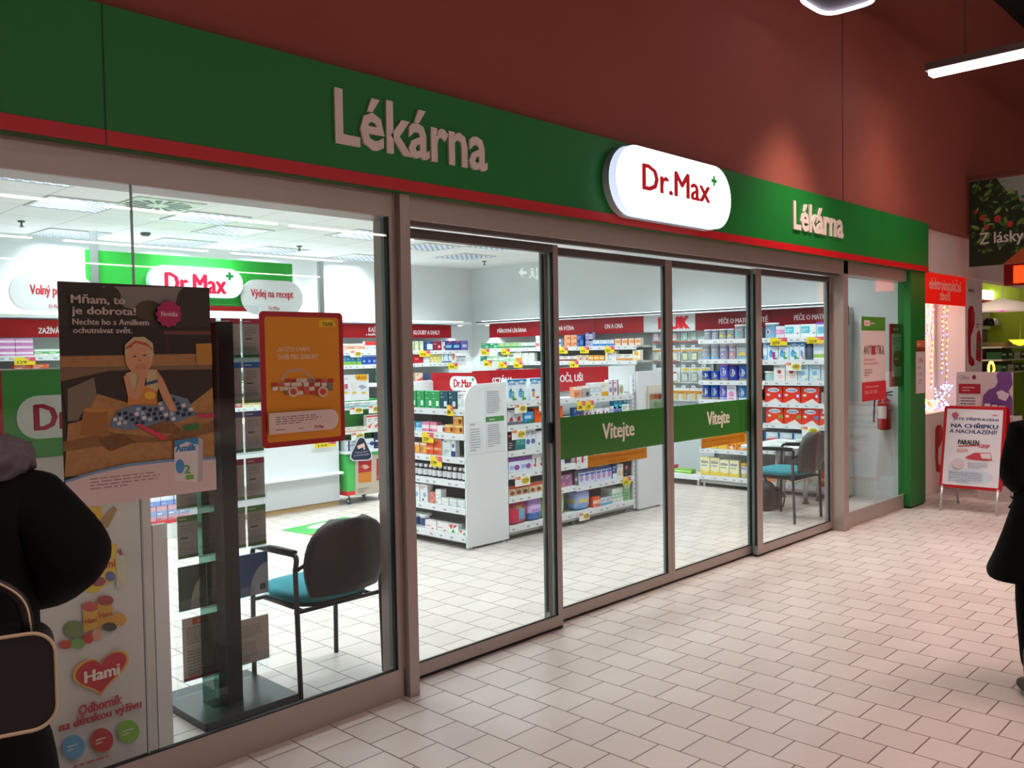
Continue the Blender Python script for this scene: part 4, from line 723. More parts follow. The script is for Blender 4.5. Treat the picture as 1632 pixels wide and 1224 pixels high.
put(F, .132, wr+', bottom row', .02, [('orange baby food box', 'fbox', 2, .12, .12, .08, '#e08848', D('#f0c890', '#a04a20', 0)), ('green and white baby food box', 'fbox', 3, .11, .16, .08, '#cfe2cc', D('#5aa04a', '#c83a34', 0)), ('orange red snack bag', 'pack', 1, .13, .17, .08, '#e0502a', [('z', .3, .5, '#f0a46a')]), ('white carton with brown bear', 'fbox', 1, .12, .19, .08, '#dcd2cc', [('e', .5, .4, .26, .18, '#8a4c44')])])
card(F, .10, 1.635, '279', 'yellow pink price card under the small lilac box', 'y', .20, .085)
card(F, .52, 1.65, '259', 'yellow pink price card above the bottle on the wall bay', 'y', .20, .07)
card(F, .28, 1.36, '389', 'white card with yellow oval reading 389 below the number 2 boxes', 'w', .18, .09)
card(F, .74, 1.36, '', 'half hidden white card at the right edge of the chair bay', 'w', .09, .09)
card(F, .70, .93, '24', 'white card with yellow oval right of the number 1 red boxes', 'w', .13, .09)
card(F, .46, .67, '209', 'white card with yellow oval below the orange red boxes', 'w', .19, .095)
card(RW(2.24), .68, 1.155, '359', 'white card with yellow oval in the milk tin bay', 'w', .15, .075)
for k, (s_, z, n_) in enumerate([(.05, 1.585, '59'), (.46, 1.585, '69'), (.1, 1.42, '89'), (.40, 1.40, '79'), (.70, 1.40, '89')]): card(RW(5.93), s_, z, n_, 'yellow pink price card %s, PŘÍRODNÍ bay' % ['at the left end of the upper rail', 'in the middle of the upper rail', 'at the left of the second rail', 'in the middle of the second rail', 'at the right of the second rail'][k], 'y', .17, .085)
for k, (s_, z, n_) in enumerate([(.26, 1.585, '139'), (.62, 1.585, '219'), (1.03, 1.585, '359'), (.44, 1.40, '79')]): card(RW(4.64), s_, z, n_, 'yellow pink price card %s' % ['under the peach cartons', 'under the violet cartons', 'under the red striped cartons', 'on the second rail left of the amber cartons'][k], 'y', .15, .085)
# category signs on the right wall
def catsign(name, F, L_, z0, z1, txts, lab, col=None, tc='#f0e4e6', sub=None, org=None):
    t = thing('category_sign', F[0], lab, 'sign', rz=F[1])
    B().box(0, 0, z0, L_, .02, z1, col or DRED).build('board', t)
    b = B(y=-.001)
    for s_, u0, u1, w0, w1 in txts: b.text(s_, u0, w0, u1, w1, tc, .12 if s_ == 'NUK' else .035)
    b.build('lettering', t)
ys = lambda px: AX(px, 530, 9.15)[0]
def rsign(px0, px1, txts, lab, **k):
    y0, y1 = ys(px0), ys(px1)
    catsign('s', ((9.15, y0, 0), FACE_Y), y0-y1, 1.835, 2.038, [(s_, y0-ys(a), y0-ys(b_), w0, w1) for s_, a, b_, w0, w1 in txts], lab, **k)
rsign(780, 883, [('PŘÍRODNÍ LÉKÁRNA', 793, 839, 1.90, 1.975)], 'dark red sign reading PŘÍRODNÍ LÉKÁRNA on the right wall')
rsign(883.4, 949, [('DOPLŇKOVÁ VÝŽIVA', 868.5, 915, 1.90, 1.975)], 'dark red sign ending in VÝŽIVA on the right wall')
rsign(949.4, 1025.5, [('ON A ONA', 964, 993, 1.90, 1.96)], 'dark red sign reading ON A ONA on the right wall')
rsign(1026, 1108, [('NUK', 1051, 1098, 1.86, 2.01)], 'white sign with big red NUK letters on the right wall', col=M('#cfd4d8', .5), tc=M('#d8202c', .4))
rsign(1108.5, 1228, [('PÉČE O MATKU A DÍTĚ', 1146, 1224, 1.905, 1.98)], 'darker red sign PÉČE O MATKU A DÍTĚ over the milk tin bay', col=M('#7c0f1c', .35), tc='#d0bfc2')
rsign(1228.5, 1352, [('PÉČE O MATKU A DÍTĚ', 1266, 1350, 1.91, 1.985)], 'darker red sign PEČE O MATKU over the second chair bay', col=M('#7c0f1c', .35), tc='#d0bfc2')
# ---------------------------------------------------------------- back wall shelving, front y=6.1
BX = lambda x: ((x, 6.1, 0), FACE_W)
def back_rack(x0, x1, lab, zs=(.12, .45, .75, 1.02, 1.24, 1.485, 1.66)): return wall_rack(0, x1-x0, zs, lab, F=FACE_W, origin=(x0, 6.1, 0))
back_rack(7.86, 8.84, 'back wall shelf bay under the sign KLOUBY A SVALY')
back_rack(6.42, 7.85, 'back wall shelf bay under the sign KAŠEL')
back_rack(2.4, 3.7, 'back wall shelf bay under the sign ZAŽÍVÁNÍ, left window')
back_rack(4.6, 5.9, 'back wall shelf bay seen behind the leaflets')
wk = 'under the KLOUBY sign'; F = BX(7.86)
put(F, 1.662, wk+', upper row', .0, [('cream and green ointment box', 'box', 2, .09, .13, .06, '#dfe0c4', D('#7aa060', '#5a7a5a', 5)), ('navy and white joint care box', 'box', 1, .17, .13, .06, '#274a7c', [('r', .35, .1, .95, .7, '#d4e4e2'), ('s', .4, .8, .9, .92, 1, '#cfd8e6')]), ('burgundy joint care box', 'box', 1, .16, .13, .06, '#8a2148', [('e', .7, .4, .14, .16, '#f0b49a'), ('s', .1, .6, .6, .8, 1, '#e4c4d0')]), ('white and red narrow box', 'box', 1, .06, .12, .06, '#e4e2e6', D('#c03a48', '#4a4a6a', 2)), ('purple blue joint box', 'box', 2, .15, .135, .06, '#3a3c90', [('r', .1, .25, .8, .55, '#7ac0d4'), ('p', [(.4, .7), (1, 1), (.6, 1)], '#d8603c')]), ('lilac joint box', 'box', 1, .14, .135, .06, '#6c62b4', [('r', .2, .3, .8, .6, '#cfcce8')])])
put(F, 1.487, wk+', second row', .0, [('red gel box', 'box', 1, .17, .11, .06, '#c42430', [('s', .2, .45, .9, .65, 1, '#f6dede')]), ('white gel box with grey frame', 'box', 1, .12, .13, .06, '#cfd6d6', [('r', .15, .15, .8, .85, '#e8ecec')]), ('pale yellow carton', 'box', 3, .07, .14, .06, '#e0d898', D('#cfc060', '#8a8a50', 3)), ('white box with blue wave', 'box', 2, .09, .14, .06, '#dfe9f2', [('e', .55, .5, .3, .34, '#6ab4e0'), ('e', .75, .5, .26, .3, '#dfe9f2'), ('r', 0, 0, 1, .12, '#2a4a8a')]), ('white box with red sail', 'box', 1, .09, .14, .06, '#e8e9ec', [('e', .4, .55, .28, .34, '#e08070')]), ('small grey white box', 'box', 2, .09, .09, .06, '#c9cccf', D('#8a8e94', '#5a5e64', 0))])
put(F, 1.242, wk+', third row', .02, [('peach carton with red print', 'box', 1, .14, .11, .06, '#e8c8b4', D('#d85a4a', '#a04a3a', 4)), ('navy pillow pack', 'pack', 1, .13, .1, .08, '#3a4470', []), .25, ('white carton with tiny print', 'box', 1, .16, .09, .06, '#e4e6e8', D('#c84a70', '#8a8e98', 2)), ('white carton with red lid', 'box', 2, .08, .08, .06, '#ece6e4', D('#e06a48', '#8a6a60', 0))])
wk = 'under the KAŠEL sign'; F = BX(6.42)
put(F, 1.642+.02, wk+', upper row', .25, [('low cream and red cough box', 'box', 2, .18, .10, .06, '#ecdcd0', D('#e09a7a', '#c85a4a', 3)), ('red topped cough medicine box', 'box', 4, .10, .13, .06, '#dfe4f0', [('r', 0, .6, 1, 1, '#e23a34'), ('s', .2, .2, .8, .45, 2, '#4a78b8')])])
put(F, 1.487, wk+', second row', .24, [('blue and green lozenge bag', 'box', 4, .075, .12, .05, '#3a88b4', [('r', 0, 0, 1, .35, '#8cc04a'), ('s', .1, .55, .9, .75, 1, '#c8e4ee')]), ('cobalt blue cough box', 'box', 4, .082, .145, .05, '#2a54b0', [('r', 0, .7, 1, 1, '#b8c8e4'), ('e', .5, .3, .22, .12, '#90aade')]), .02, ('orange cough box with white tick', 'box', 3, .09, .13, .05, '#e8561c', [('s', .1, .8, .9, .95, 1, '#fadccb'), ('p', [(.3, .3), (.5, .15), (.8, .65), (.5, .35)], '#f6e2d6')])])
put(F, 1.242, wk+', third row', .80, [('turquoise and green spray bottle', 'spray', 5, .066, .17, .06, '#1f8a54', ['#5ab8cc', '#2aa07c', .7, .75]), ('white carton with pink logo', 'box', 2, .07, .14, .05, '#ece4ea', D('#d84a80', '#a06a8a', 2))])
put(F, 1.022, wk+', fourth row', .86, [('white and blue nasal spray', 'spray', 6, .07, .13, .06, '#2a62c0', ['#e6ecf4', '#3a72cc', .6, .6])])
wz = 'under the sign ZAŽÍVÁNÍ'; F = BX(2.4)
put(F, 1.66, wz, .28, [('pink and white striped carton', 'box', 2, .16, .055, .07, '#d48ac4', D('#f0dcec', '#a04a90', 3), 3), ('low green striped carton', 'box', 2, .13, .06, .07, '#dfe6dc', D('#6ab06a', '#c04a70', 3)), ('white and magenta carton', 'box', 3, .12, .06, .07, '#e6e4ea', D('#c83a78', '#5a5a7a', 5)), ('blue edged carton', 'box', 1, .1, .08, .07, '#dfe6ee', D('#3a5ab0', '#5a6a8a', 5))])
put(F, 1.487, wz+', lower row', .42, [('orange red cough carton', 'box', 2, .16, .09, .07, '#d8603a', D('#e9a890', '#f4dcd0', 1))])
card(F, .42, 1.57, '129', 'yellow pink price card left of the girl poster', 'y', .19, .075)
F = BX(4.6)
put(F, 1.24, 'seen between the leaflets', .55, [('pale green jar', 'jar', 2, .10, .09, .09, '#bcdca8', ['#d8ecd0', '#dfe6dc', .9, .85])])
put(F, 1.02, 'seen between the leaflets, lower shelf', .5, [('crimson carton', 'box', 1, .14, .12, .07, '#b83a50', D('#e0a0ac', '#f0d8dc', 2)), ('amber flower carton', 'box', 3, .12, .12, .07, '#ecdcae', [('e', .5, .5, .3, .3, '#e0a030')])])
for k, (s_, z, n_) in enumerate([(.08, 1.575, '79'), (.62, 1.39, '99')]): card(BX(7.86), s_, z, n_, ['yellow price card on the upper rail below KLOUBY A SVALY', 'yellow price card on the second rail below KLOUBY A SVALY'][k], 'y', .20 if k == 0 else .18, .085)
for k, (s_, z, n_, st) in enumerate([(.36, 1.585, '129', 'w'), (.80, 1.585, '79', 'y'), (.77, 1.40, '119', 'y')]): card(BX(6.42), s_, z, n_, 'price card %s below KAŠEL' % ['with yellow oval at the left of the upper rail', 'yellow with pink corner on the upper rail', 'yellow with pink corner on the second rail'][k], st, .18, .085)
def bsign(x0, x1, txts, lab, **k): catsign('b', ((x0, 6.3, 0), FACE_W), x1-x0, 1.845, 2.025, [(s_, a-x0, b_-x0, w0, w1) for s_, a, b_, w0, w1 in txts], lab, **k)
xb = lambda px: AY(px, 527, 6.3)[0]
bsign(xb(655)-.42, xb(719), [('KLOUBY A SVALY', xb(659), xb(701), 1.89, 1.95)], 'dark red sign reading KLOUBY A SVALY on the back wall')
bsign(xb(500), xb(655)-.425, [('KAŠEL', xb(587.5), xb(605), 1.925, 2.0), ('a doplňky stravy', xb(583), xb(611), 1.865, 1.91)], 'dark red sign reading KAŠEL on the back wall')
bsign(2.35, 3.6, [('ZAŽÍVÁNÍ', xb(61), xb(104), 1.885, 1.955)], 'dark red sign starting ZAŽÍVÁ left of the girl poster')

# ================================================================ POSTERS, COUNTER, STANDS, CHAIRS
class PB(B):
    """artwork drawn where the photograph shows it, on the real plane y = Y (world), parent at the plane's origin"""
    def __init__(s, Y, org, y=-.001, f=None, **k): B.__init__(s, y, **k); s.Y = Y; s.o = org; s.fz = f or (lambda x, y: (x, y))
    W = 0
    def q(s, x, y):
        a, b2 = s.fz(x, y); X, Z = AY(a, b2, s.Y); X -= s.o[0]; Z -= s.o[2]
        if s.W:
            X = 0 if X < .016 else (s.W if X > s.W-.014 else X); Z = min(Z, s.H)
        return X, Z
    def P(s, pts, m): return s.poly([s.q(*p) for p in pts], m)
    def R(s, x0, y0, x1, y1, m):
        xm, ym = (x0+x1)/2, (y0+y1)/2; return s.rect(s.q(x0, ym)[0], s.q(xm, y1)[1], s.q(x1, ym)[0], s.q(xm, y0)[1], m)
    def E(s, cx, cy_, rx, ry, m, n=20): return s.poly([s.q(cx+rx*math.cos(2*PI*i/n), cy_+ry*math.sin(2*PI*i/n)) for i in range(n)], m)
    def T(s, t, x0, y0, x1, y1, m, bold=.03):
        xm, ym = (x0+x1)/2, (y0+y1)/2; return s.text(t, s.q(x0, ym)[0], s.q(xm, y1)[1], s.q(x1, ym)[0], s.q(xm, y0)[1], m, bold)
    def S(s, x0, y0, x1, y1, n, m):
        xm, ym = (x0+x1)/2, (y0+y1)/2; return s.scrib(s.q(x0, ym)[0], s.q(xm, y1)[1], s.q(x1, ym)[0], s.q(xm, y0)[1], n, m, int(x0+y0))
z2 = lambda x, y: (x*.3104, 440+y*.3104)
z4 = lambda x, y: (240+x*.3268, 460+y*.3268)
# ---- girl poster
Yp = -.1235; KS = .9626; x0, x1, z0, z1 = 1.147*KS, 1.722*KS, 1.6+(1.07-1.6)*KS, 1.6+(1.885-1.6)*KS
O = (x0, Yp, z0); t = tag(B().box(0, -.001, 0, x1-x0, .0, z1-z0, M('#d9c4be', .6)).build('window_poster', loc=O), 'large window poster of a toddler playing in a sandpit with a milk box', 'poster')
b = PB(Yp, O, f=z2, eps=.0003); W_, H_ = x1-x0, z1-z0; b.W = W_; b.H = H_
b.rect(0, 0, W_, H_, M('#3a2c1e', noise=.3, scale=20))
b.P([(520, 52), (960, 58), (900, 140), (760, 190), (640, 160)], '#8a7f78'); b.E(430, 130, 130, 90, '#332f1a'); b.E(560, 110, 60, 60, '#3a361f'); b.E(980, 130, 75, 85, '#34301c'); b.E(760, 175, 70, 50, '#4a3f26')
b.R(320, 260, 1092, 400, '#2a1d14'); b.R(840, 282, 1090, 300, '#743a2c'); b.R(850, 300, 866, 410, '#3a2018')
b.P([(318, 412), (1092, 398), (1094, 458), (330, 470)], M('#b07c48', noise=.3, scale=40)); b.P([(320, 468), (1095, 456), (1096, 478), (560, 486), (330, 545)], '#85664a'); b.P([(330, 540), (560, 486), (1100, 478), (1105, 640), (500, 640), (345, 760)], M('#35271a', noise=.35, scale=25))
b.P([(345, 580), (480, 520), (498, 640), (420, 700), (400, 740), (345, 745)], '#83745e')
b.P([(345, 1030), (345, 760), (420, 740), (500, 605), (650, 650), (980, 655), (1100, 570), (1112, 700), (1116, 950)], M('#b5834c', noise=.3, scale=45))
b.P([(345, 850), (560, 800), (820, 830), (1112, 740), (1114, 800), (860, 850), (600, 860), (345, 900)], M('#8f6435', noise=.35, scale=60)); b.P([(500, 830), (620, 810), (700, 850), (560, 900), (520, 870)], M('#7a5129', noise=.4, scale=70)); b.P([(740, 720), (820, 700), (930, 790), (900, 810), (760, 800)], M('#8a5c34', noise=.4, scale=80))
b.P([(425, 690), (550, 685), (556, 822), (405, 818)], '#a86f2e'); b.E(488, 686, 63, 14, '#c88a3c'); b.P([(1000, 348), (1090, 345), (1092, 455), (1006, 455)], '#c0852f')
b.P([(555, 772), (600, 690), (690, 660), (800, 670), (870, 604), (960, 630), (1002, 712), (900, 752), (840, 742), (740, 775), (640, 792)], '#6d8094')
yk = b.L()
for i in range(15):
    for j in range(8):
        a, c_ = 566+i*30+(j%2)*8, 610+j*24-(i%3)*4
        top = 690-(a-600)*.25 if a < 800 else 612+(a-870)*.6; bot = 780-(max(0, a-700))*.16
        if top+8 < c_ < bot-26 and a < 985 and not (815 < a < 855 and c_ < 700): b.poly([b.q(*p) for p in ((a, c_), (a+19, c_-6), (a+24, c_+11), (a+5, c_+17))], ['#e8e0dc', '#162036', '#2d3a50', '#b8c0ca', '#162036'][(i*3+j*2) % 5], yk)
b.P([(640, 500), (690, 482), (800, 480), (822, 525), (800, 600), (802, 655), (652, 660), (652, 590)], '#ccb68a'); b.P([(650, 600), (740, 560), (800, 590), (802, 655), (655, 660)], '#d98a3c'); b.E(765, 612, 28, 20, '#f0c03a'); b.P([(720, 530), (745, 515), (750, 560), (726, 566)], '#27334e'); b.P([(750, 545), (806, 530), (808, 545), (752, 560)], '#3b4a66')
b.P([(628, 515), (655, 495), (668, 560), (690, 598), (706, 500), (748, 492), (728, 600), (695, 640), (650, 612)], '#d89a70'); b.P([(800, 482), (832, 530), (872, 620), (902, 690), (868, 698), (828, 625), (806, 570)], '#d89a70')
b.E(708, 425, 70, 75, '#dca077'); b.P([(634, 402), (636, 352), (680, 314), (735, 312), (778, 345), (784, 402), (768, 440), (762, 400), (742, 368), (700, 352), (662, 362), (650, 402), (645, 440)], '#d0b88a'); b.P([(640, 366), (690, 330), (750, 345), (778, 378), (782, 388), (748, 360), (692, 344), (640, 380)], '#c84a3c')
b.E(686, 412, 9, 4, '#4a2c22'); b.E(735, 408, 9, 4, '#4a2c22'); b.E(712, 432, 8, 7, '#c88860'); b.E(716, 470, 30, 22, '#cf8f66'); b.P([(690, 480), (742, 478), (752, 505), (706, 512)], '#d89a70')
b.P([(688, 762), (705, 755), (830, 815), (862, 828), (820, 842), (800, 825)], '#e23a56'); b.E(1050, 716, 45, 10, '#d02a6a'); b.P([(935, 770), (1015, 755), (1012, 785), (940, 795)], '#2f7a36')
bl = [(346, 1045), (480, 1000), (650, 962), (850, 940), (1116, 925)]
b.poly([b.q(*p) for p in bl]+[(W_, 0), (0, 0)], '#7f9cc2'); b.poly([b.q(x, y+14) for x, y in bl]+[(W_, 0), (0, 0)], '#e3cbc6')
b.S(455, 1010, 860, 1075, 4, '#b58f8c')
b.P([(885, 845), (1010, 826), (1006, 1056), (888, 1052)], '#e9dedc'); b.P([(1010, 826), (1032, 838), (1032, 1046), (1006, 1056)], '#c4b8b8'); b.P([(885, 845), (1010, 826), (1010, 865), (950, 850), (886, 880)], '#3a8ac0'); b.T('Amilk', 893, 862, 998, 898, '#2f80bc', .06); b.E(915, 975, 22, 36, '#4a94cc'); b.T('2', 938, 968, 966, 1012, '#55a83c', .05); b.R(945, 1018, 985, 1042, '#7ab84a')
b.poly([b.q(857+(63+5*math.cos(12*a))*math.cos(a), 195+(65+5*math.cos(12*a))*math.sin(a)) for a in [2*PI*i/72 for i in range(72)]], '#b8205c'); b.T('Novinka', 818, 182, 902, 208, '#e6b8c0')
for s_, a in (('Mňam, to', (356, 98, 632, 150)), ('je dobrota!', (360, 160, 686, 212)), ('Nechte ho s Amilkem', (363, 222, 752, 252)), ('ochutnávat svět.', (366, 262, 668, 294))): b.T(s_, *a, '#cdb9ae', .045)
b.build('print', t)
# ---- orange taxi poster in red frame
x0, x1, z0, z1 = 1.94*KS, 2.36*KS, 1.6-.385*KS, 1.6+.197*KS; O = (x0, Yp, z0)
t = tag(B().prism(rr_pts(0, 0, x1-x0, z1-z0, .02), -.006, 0, M('#b0121a', .35)).build('window_poster', loc=O), 'orange window poster of a car made of medicine boxes in a red frame', 'poster')
b = PB(Yp, O, y=-.0062, f=z4, eps=.0003); b.rrect(.022, .022, x1-x0-.022, z1-z0-.022, .012, '#e89414')
b.P([(818, 155), (872, 150), (898, 168), (898, 186), (818, 186)], '#f2c81e'); b.T('TAXÍK', 832, 160, 886, 182, '#3a2c10')
b.T('„SLOŽTE S NÁMI', 612, 280, 768, 308, '#f2d6b4', .02); b.T('TAXÍK PRO SENIORY“', 614, 314, 814, 344, '#f2d6b4', .02)
b.P([(625, 445), (660, 395), (735, 388), (800, 445), (785, 445), (730, 402), (672, 408), (640, 450)], '#cfa080'); rd = random.Random(5)
for r_ in range(4):
    for i in range(10):
        xx = 585+i*30+rd.randint(-4, 4); yy = 440+r_*20
        if (r_ == 0 and not 620 < xx < 860) or (r_ == 3 and not 640 < xx < 830): continue
        b.P([(xx, yy), (xx+26, yy-3), (xx+28, yy+15), (xx+2, yy+18)], ['#c83a34', '#e8dccc', '#8a7a70', '#d8624a', '#6a8a6a', '#e4c8a8', '#b02a2a'][rd.randint(0, 6)])
for cx in (685, 828): b.E(cx, 502, 25, 26, '#e6c8b0'); b.E(cx, 502, 16, 16, '#d04a3c')
X0 = .022; xa, za = b.q(560, 598); xb_, zb = b.q(905, 690); b.rrect(.1, b.q(700, 700)[1], xb_, b.q(700, 598)[1], (b.q(700, 598)[1]-b.q(700, 700)[1])*.48, '#ecd2c8'); b.rect(.022, b.q(700, 700)[1], .17, b.q(700, 598)[1], '#ecd2c8'); b.S(598, 612, 850, 655, 4, '#9c7c70'); b.T('Dr.Max', 788, 663, 832, 680, '#c01c28'); b.S(600, 678, 690, 690, 1, '#8a6a60'); b.S(708, 672, 750, 684, 1, '#8a6a60')
b.build('print', t)
# ---- Vítejte bands and orange notices on the sliding doors
for px, X0, X1, tx, st, lab in ((887, 3.925, 5.0, (957, 674, 1005, 703), (935, 721, 1023, 728), 'wide green Vítejte glass band on the left sliding door'), (1072, 5.10, 6.17, (1123, 658, 1160, 682), (1112, 694, 1181, 700), 'wide green Vítejte glass band on the right sliding door')):
    O = (X0, .0545, .967); t = tag(B().box(0, -.001, 0, X1-X0, 0, .25, M('#37842a', .5)).build('glass_band', loc=O), lab, 'glass band')
    if px == 887: B(y=-.001).text('Vítejte', 4.33-X0, .055, 4.66-X0, .185, '#fff4e6').build('lettering', t)
    else: B(y=-.001).text('Vítejte', 5.55-X0, .055, 5.86-X0, .185, '#fff4e6').build('lettering', t)
for X0, X1, lab in ((4.18, 4.80, 'narrow orange notice with red print under the left Vítejte band'), (5.47, 6.09, 'narrow orange notice with red print under the right Vítejte band')):
    O = (X0, .0545, .893); b = B().box(0, -.001, 0, X1-X0, 0, .072, M('#e89a14', .5)); b.y = -.001; b.text('Od 1. 1. 2016 končí zákonné doplatky i na recept', .02, .036, X1-X0-.03, .058, '#b04a12', 0); b.text('více informací u lékárníka', .2, .012, .40, .026, '#b86a1a', 0)
    tag(b.build('notice_strip', loc=O), lab, 'notice')
# ---- display unit with Hami panel behind the left window
t = thing('display_unit', (.55, .17, 0), 'tall white display unit with green Dr.Max head and baby food artwork panel', 'display unit')
B().box(0, 0, .0, .98, .03, 1.575, M('#d6cfca', .5)).box(.985, 0, 0, 1.045, .03, .93, M('#e4dfdc', .5)).build('front_panel', t)
B().box(0, .03, 0, .03, .5, 1.5, SHD).box(.95, .03, 0, .98, .5, 1.5, SHD).build('side_panel', t)
for z in (.1, .5, .9, 1.3): B().box(.03, .03, z-.02, .95, .5, z, SH).build('shelf', t)
O = (.55, .17, 0); b = PB(.17, O, y=-.001)
b.rect(.45, 1.245, .98, 1.57, '#3f9a45'); b.rect(.0, .95, .455, 1.57, '#3f9a45'); b.rect(.42, 1.0, .455, 1.57, '#a81c22'); b.rrect(.5, 1.315, .98, 1.475, .075, '#dde4dc'); b.text('Dr.Max', .56, 1.345, .92, 1.44, '#a8143c', .05)
b.P([(112, 812), (160, 806), (165, 830), (140, 845), (118, 838)], '#e8b83a'); b.E(140, 822, 12, 7, '#d8484a'); b.P([(150, 838), (180, 806), (186, 812), (172, 840), (156, 846)], '#b08a5a')
b.P([(130, 880), (168, 862), (186, 868), (184, 920), (150, 946), (130, 940)], '#e6c23e'); b.T('Hami', 150, 892, 182, 906, '#c83a2a'); b.E(155, 926, 12, 8, '#9a4a5a'); b.E(174, 918, 8, 8, '#6a6aa0'); b.P([(184, 880), (198, 884), (202, 930), (184, 936)], '#d4cdb4'); b.P([(188, 884), (190, 872), (194, 884)], '#b83a3a')
b.E(118, 1002, 18, 14, '#7a8a58'); b.R(131, 965, 154, 1004, '#dca63a'); b.E(142, 966, 13, 8, '#c8504a'); b.R(154, 955, 178, 998, '#d8a03a'); b.E(166, 956, 13, 8, '#a83a3a'); b.T('Hami', 134, 984, 152, 992, '#b8302a'); b.T('Hami', 157, 974, 176, 982, '#b8302a')
b.E(188, 986, 11, 11, '#e0a040'); b.E(172, 998, 12, 7, '#4a4a44'); b.E(102, 1026, 11, 7, '#c84a3a'); b.E(122, 1024, 12, 8, '#7aa050'); b.E(138, 1016, 8, 9, '#c83a34'); b.E(152, 1010, 8, 10, '#d89a80')
def heart(cx, cy_, w_, h, k=1): return [(cx+k*w_*16*math.sin(a)**3/32, cy_-k*h*(13*math.cos(a)-5*math.cos(2*a)-2*math.cos(3*a)-math.cos(4*a))/30-((16*math.sin(a)**3)/32)*w_*.30) for a in [2*PI*i/36 for i in range(36)]]
b.P(heart(158, 1070, 90, 68, 1), '#e8a63c'); b.P(heart(158, 1070, 90, 68, .9), '#c4242c'); b.P([(131, 1078), (187, 1062), (187, 1064), (131, 1080)], '#c4242c'); b.T('Hami', 132, 1062, 187, 1080, '#f0e4dc', .06)
b.T('Odborník', 122, 1113, 191, 1129, '#b83040', .05); b.T('na dětskou výživu', 91, 1130, 222, 1149, '#b83040', .05)
for cx, cy_, r_, c_ in ((114, 1188, 18, '#6aa4cc'), (159, 1177, 18, '#c84040'), (201, 1163, 17, '#8cbc4c')): b.E(cx, cy_, r_, r_*1.08, c_); b.S(cx-10, cy_-6, cx+10, cy_+5, 2, '#e6e0dc')
b.S(112, 1196, 222, 1206, 1, '#c06a74')
b.build('print', t)
# ---- brochure stand
t = thing('brochure_stand', (2.0, .44, 0), 'dark brochure stand with green tinted column and acrylic pockets behind the window', 'stand')
B().box(-.25, -.24, 0, .214, .24, .035, M('#1d1e20', .3), .004).build('base', t)
B().box(-.14, -.11, .035, -.072, .0, 1.76, GREENGLASS).build('tinted_column', t)
B().box(-.070, -.1, .035, .005, -.02, 1.765, M('#07100d', .4)).build('post', t)
B().box(-.25, .022, .08, .21, .026, 1.85, ACRYL).build('acrylic_back', t)
rowz = [AY(398, y, .455)[1] for y in (870, 795, 720, 642, 570)]; topz_ = [AY(398, y, .455)[1] for y in (806, 730, 655, 577, 508)]
for i, (z_, zt) in enumerate(zip(rowz, topz_)):
    B().box(-.24, -.012, z_-.005, .21, -.009, z_+.05, ACRYL).box(-.24, -.012, z_-.008, .21, .02, z_-.005, ACRYL).build('pocket', t)
for z_ in (.47, .15): B().box(-.24, -.012, z_-.005, .21, -.009, z_+.05, ACRYL).box(-.24, -.012, z_-.008, .21, .02, z_-.005, ACRYL).build('pocket', t)
strips = ['#5a8a4a', '#a03a58', '#4a4a8a', '#2f6ab0', '#b0384a']; cn = ['green', 'burgundy', 'violet', 'blue', 'red']; on = ['fifth row', 'fourth row', 'third row', 'second row', 'top row']; cl = ['first', 'second', 'third', 'last']
for i, (z_, zt) in enumerate(zip(rowz, topz_)):
    for k, xx in enumerate((-.232, -.116, .005, .112)):
        b = B().box(0, 0, 0, .094, .006, zt-z_, M('#a9a49c', .6)); b.y = 0; h = zt-z_; b.rect(0, h*.86, .094, h, strips[i]); b.scrib(.006, h*.9, .08, h*.96, 1, '#e0dcd6'); b.rect(0, 0, .094, h*.08, '#4f7a3a'); b.scrib(.01, h*.55, .084, h*.8, 4, '#8d8880'); b.scrib(.012, h*.44, .082, h*.54, 1, '#4a4642'); b.scrib(.01, h*.12, .084, h*.4, 5, '#918c84')  # paper grey carries the shade of leaflets lit from behind
        tag(b.build('leaflet', loc=(2.0+xx, .445, z_)), 'grey leaflet with %s top strip, %s from the left in the stand, %s' % (cn[i], cl[k], on[i]), 'leaflet')
for k, (xx, c_, c2, lab) in enumerate(((-.235, '#4d5a4a', '#b8b0a4', 'dark green brochure with pale arc, left in the wide lower pocket'), (-.10, '#a8901e', '#8c7c2a', 'mustard yellow brochure beside the dark green one'), (.045, '#3f5f8c', '#b0b4bc', 'blue brochure with white corner, right in the wide lower pocket'))):
    w_ = .13 if k != 2 else .165; b = B().box(0, 0, 0, w_, .008, .20, M(c_, .5)); b.y = 0; b.poly([(w_*.4, 0), (w_, 0), (w_, .15)]+[(w_*(1-.6*math.sin(a)), .15*math.cos(a)) for a in [PI/2*i/6 for i in range(1, 6)]], c2); b.rect(w_*.72, .02, w_*.9, .05, '#3a3a3c')
    tag(b.build('brochure', loc=(2.0+xx, .443, .47)), lab, 'brochure')
for xx, w_, h, lab in ((-.225, .215, .285, 'tall printed sheet with red headline in the lowest pocket'), (.05, .155, .215, 'greyish newsletter in the lowest pocket, right side')):
    b = B().box(0, 0, 0, w_, .004, h, M('#c9bbae', .6)); b.y = 0
    if w_ > .2: b.rect(w_*.22, h*.88, w_*.95, h*.98, '#c8503a'); b.rect(0, 0, w_, h*.05, '#b83a30'); b.rect(w_*.72, h*.4, w_*.84, h*.52, '#a03a34'); b.text('ZDRAVÍ', w_*.3, h*.905, w_*.85, h*.955, '#e8c8bc')
    b.scrib(w_*.08, h*.58, w_*.9, h*.86, 7, '#94887e'); b.scrib(w_*.08, h*.1, w_*.68, h*.5, 8, '#948a80'); b.scrib(w_*.1, h*.06, w_*.6, h*.12, 1, '#c8603a')
    tag(b.build('brochure', loc=(2.0+xx, .443, .15)), lab, 'brochure')
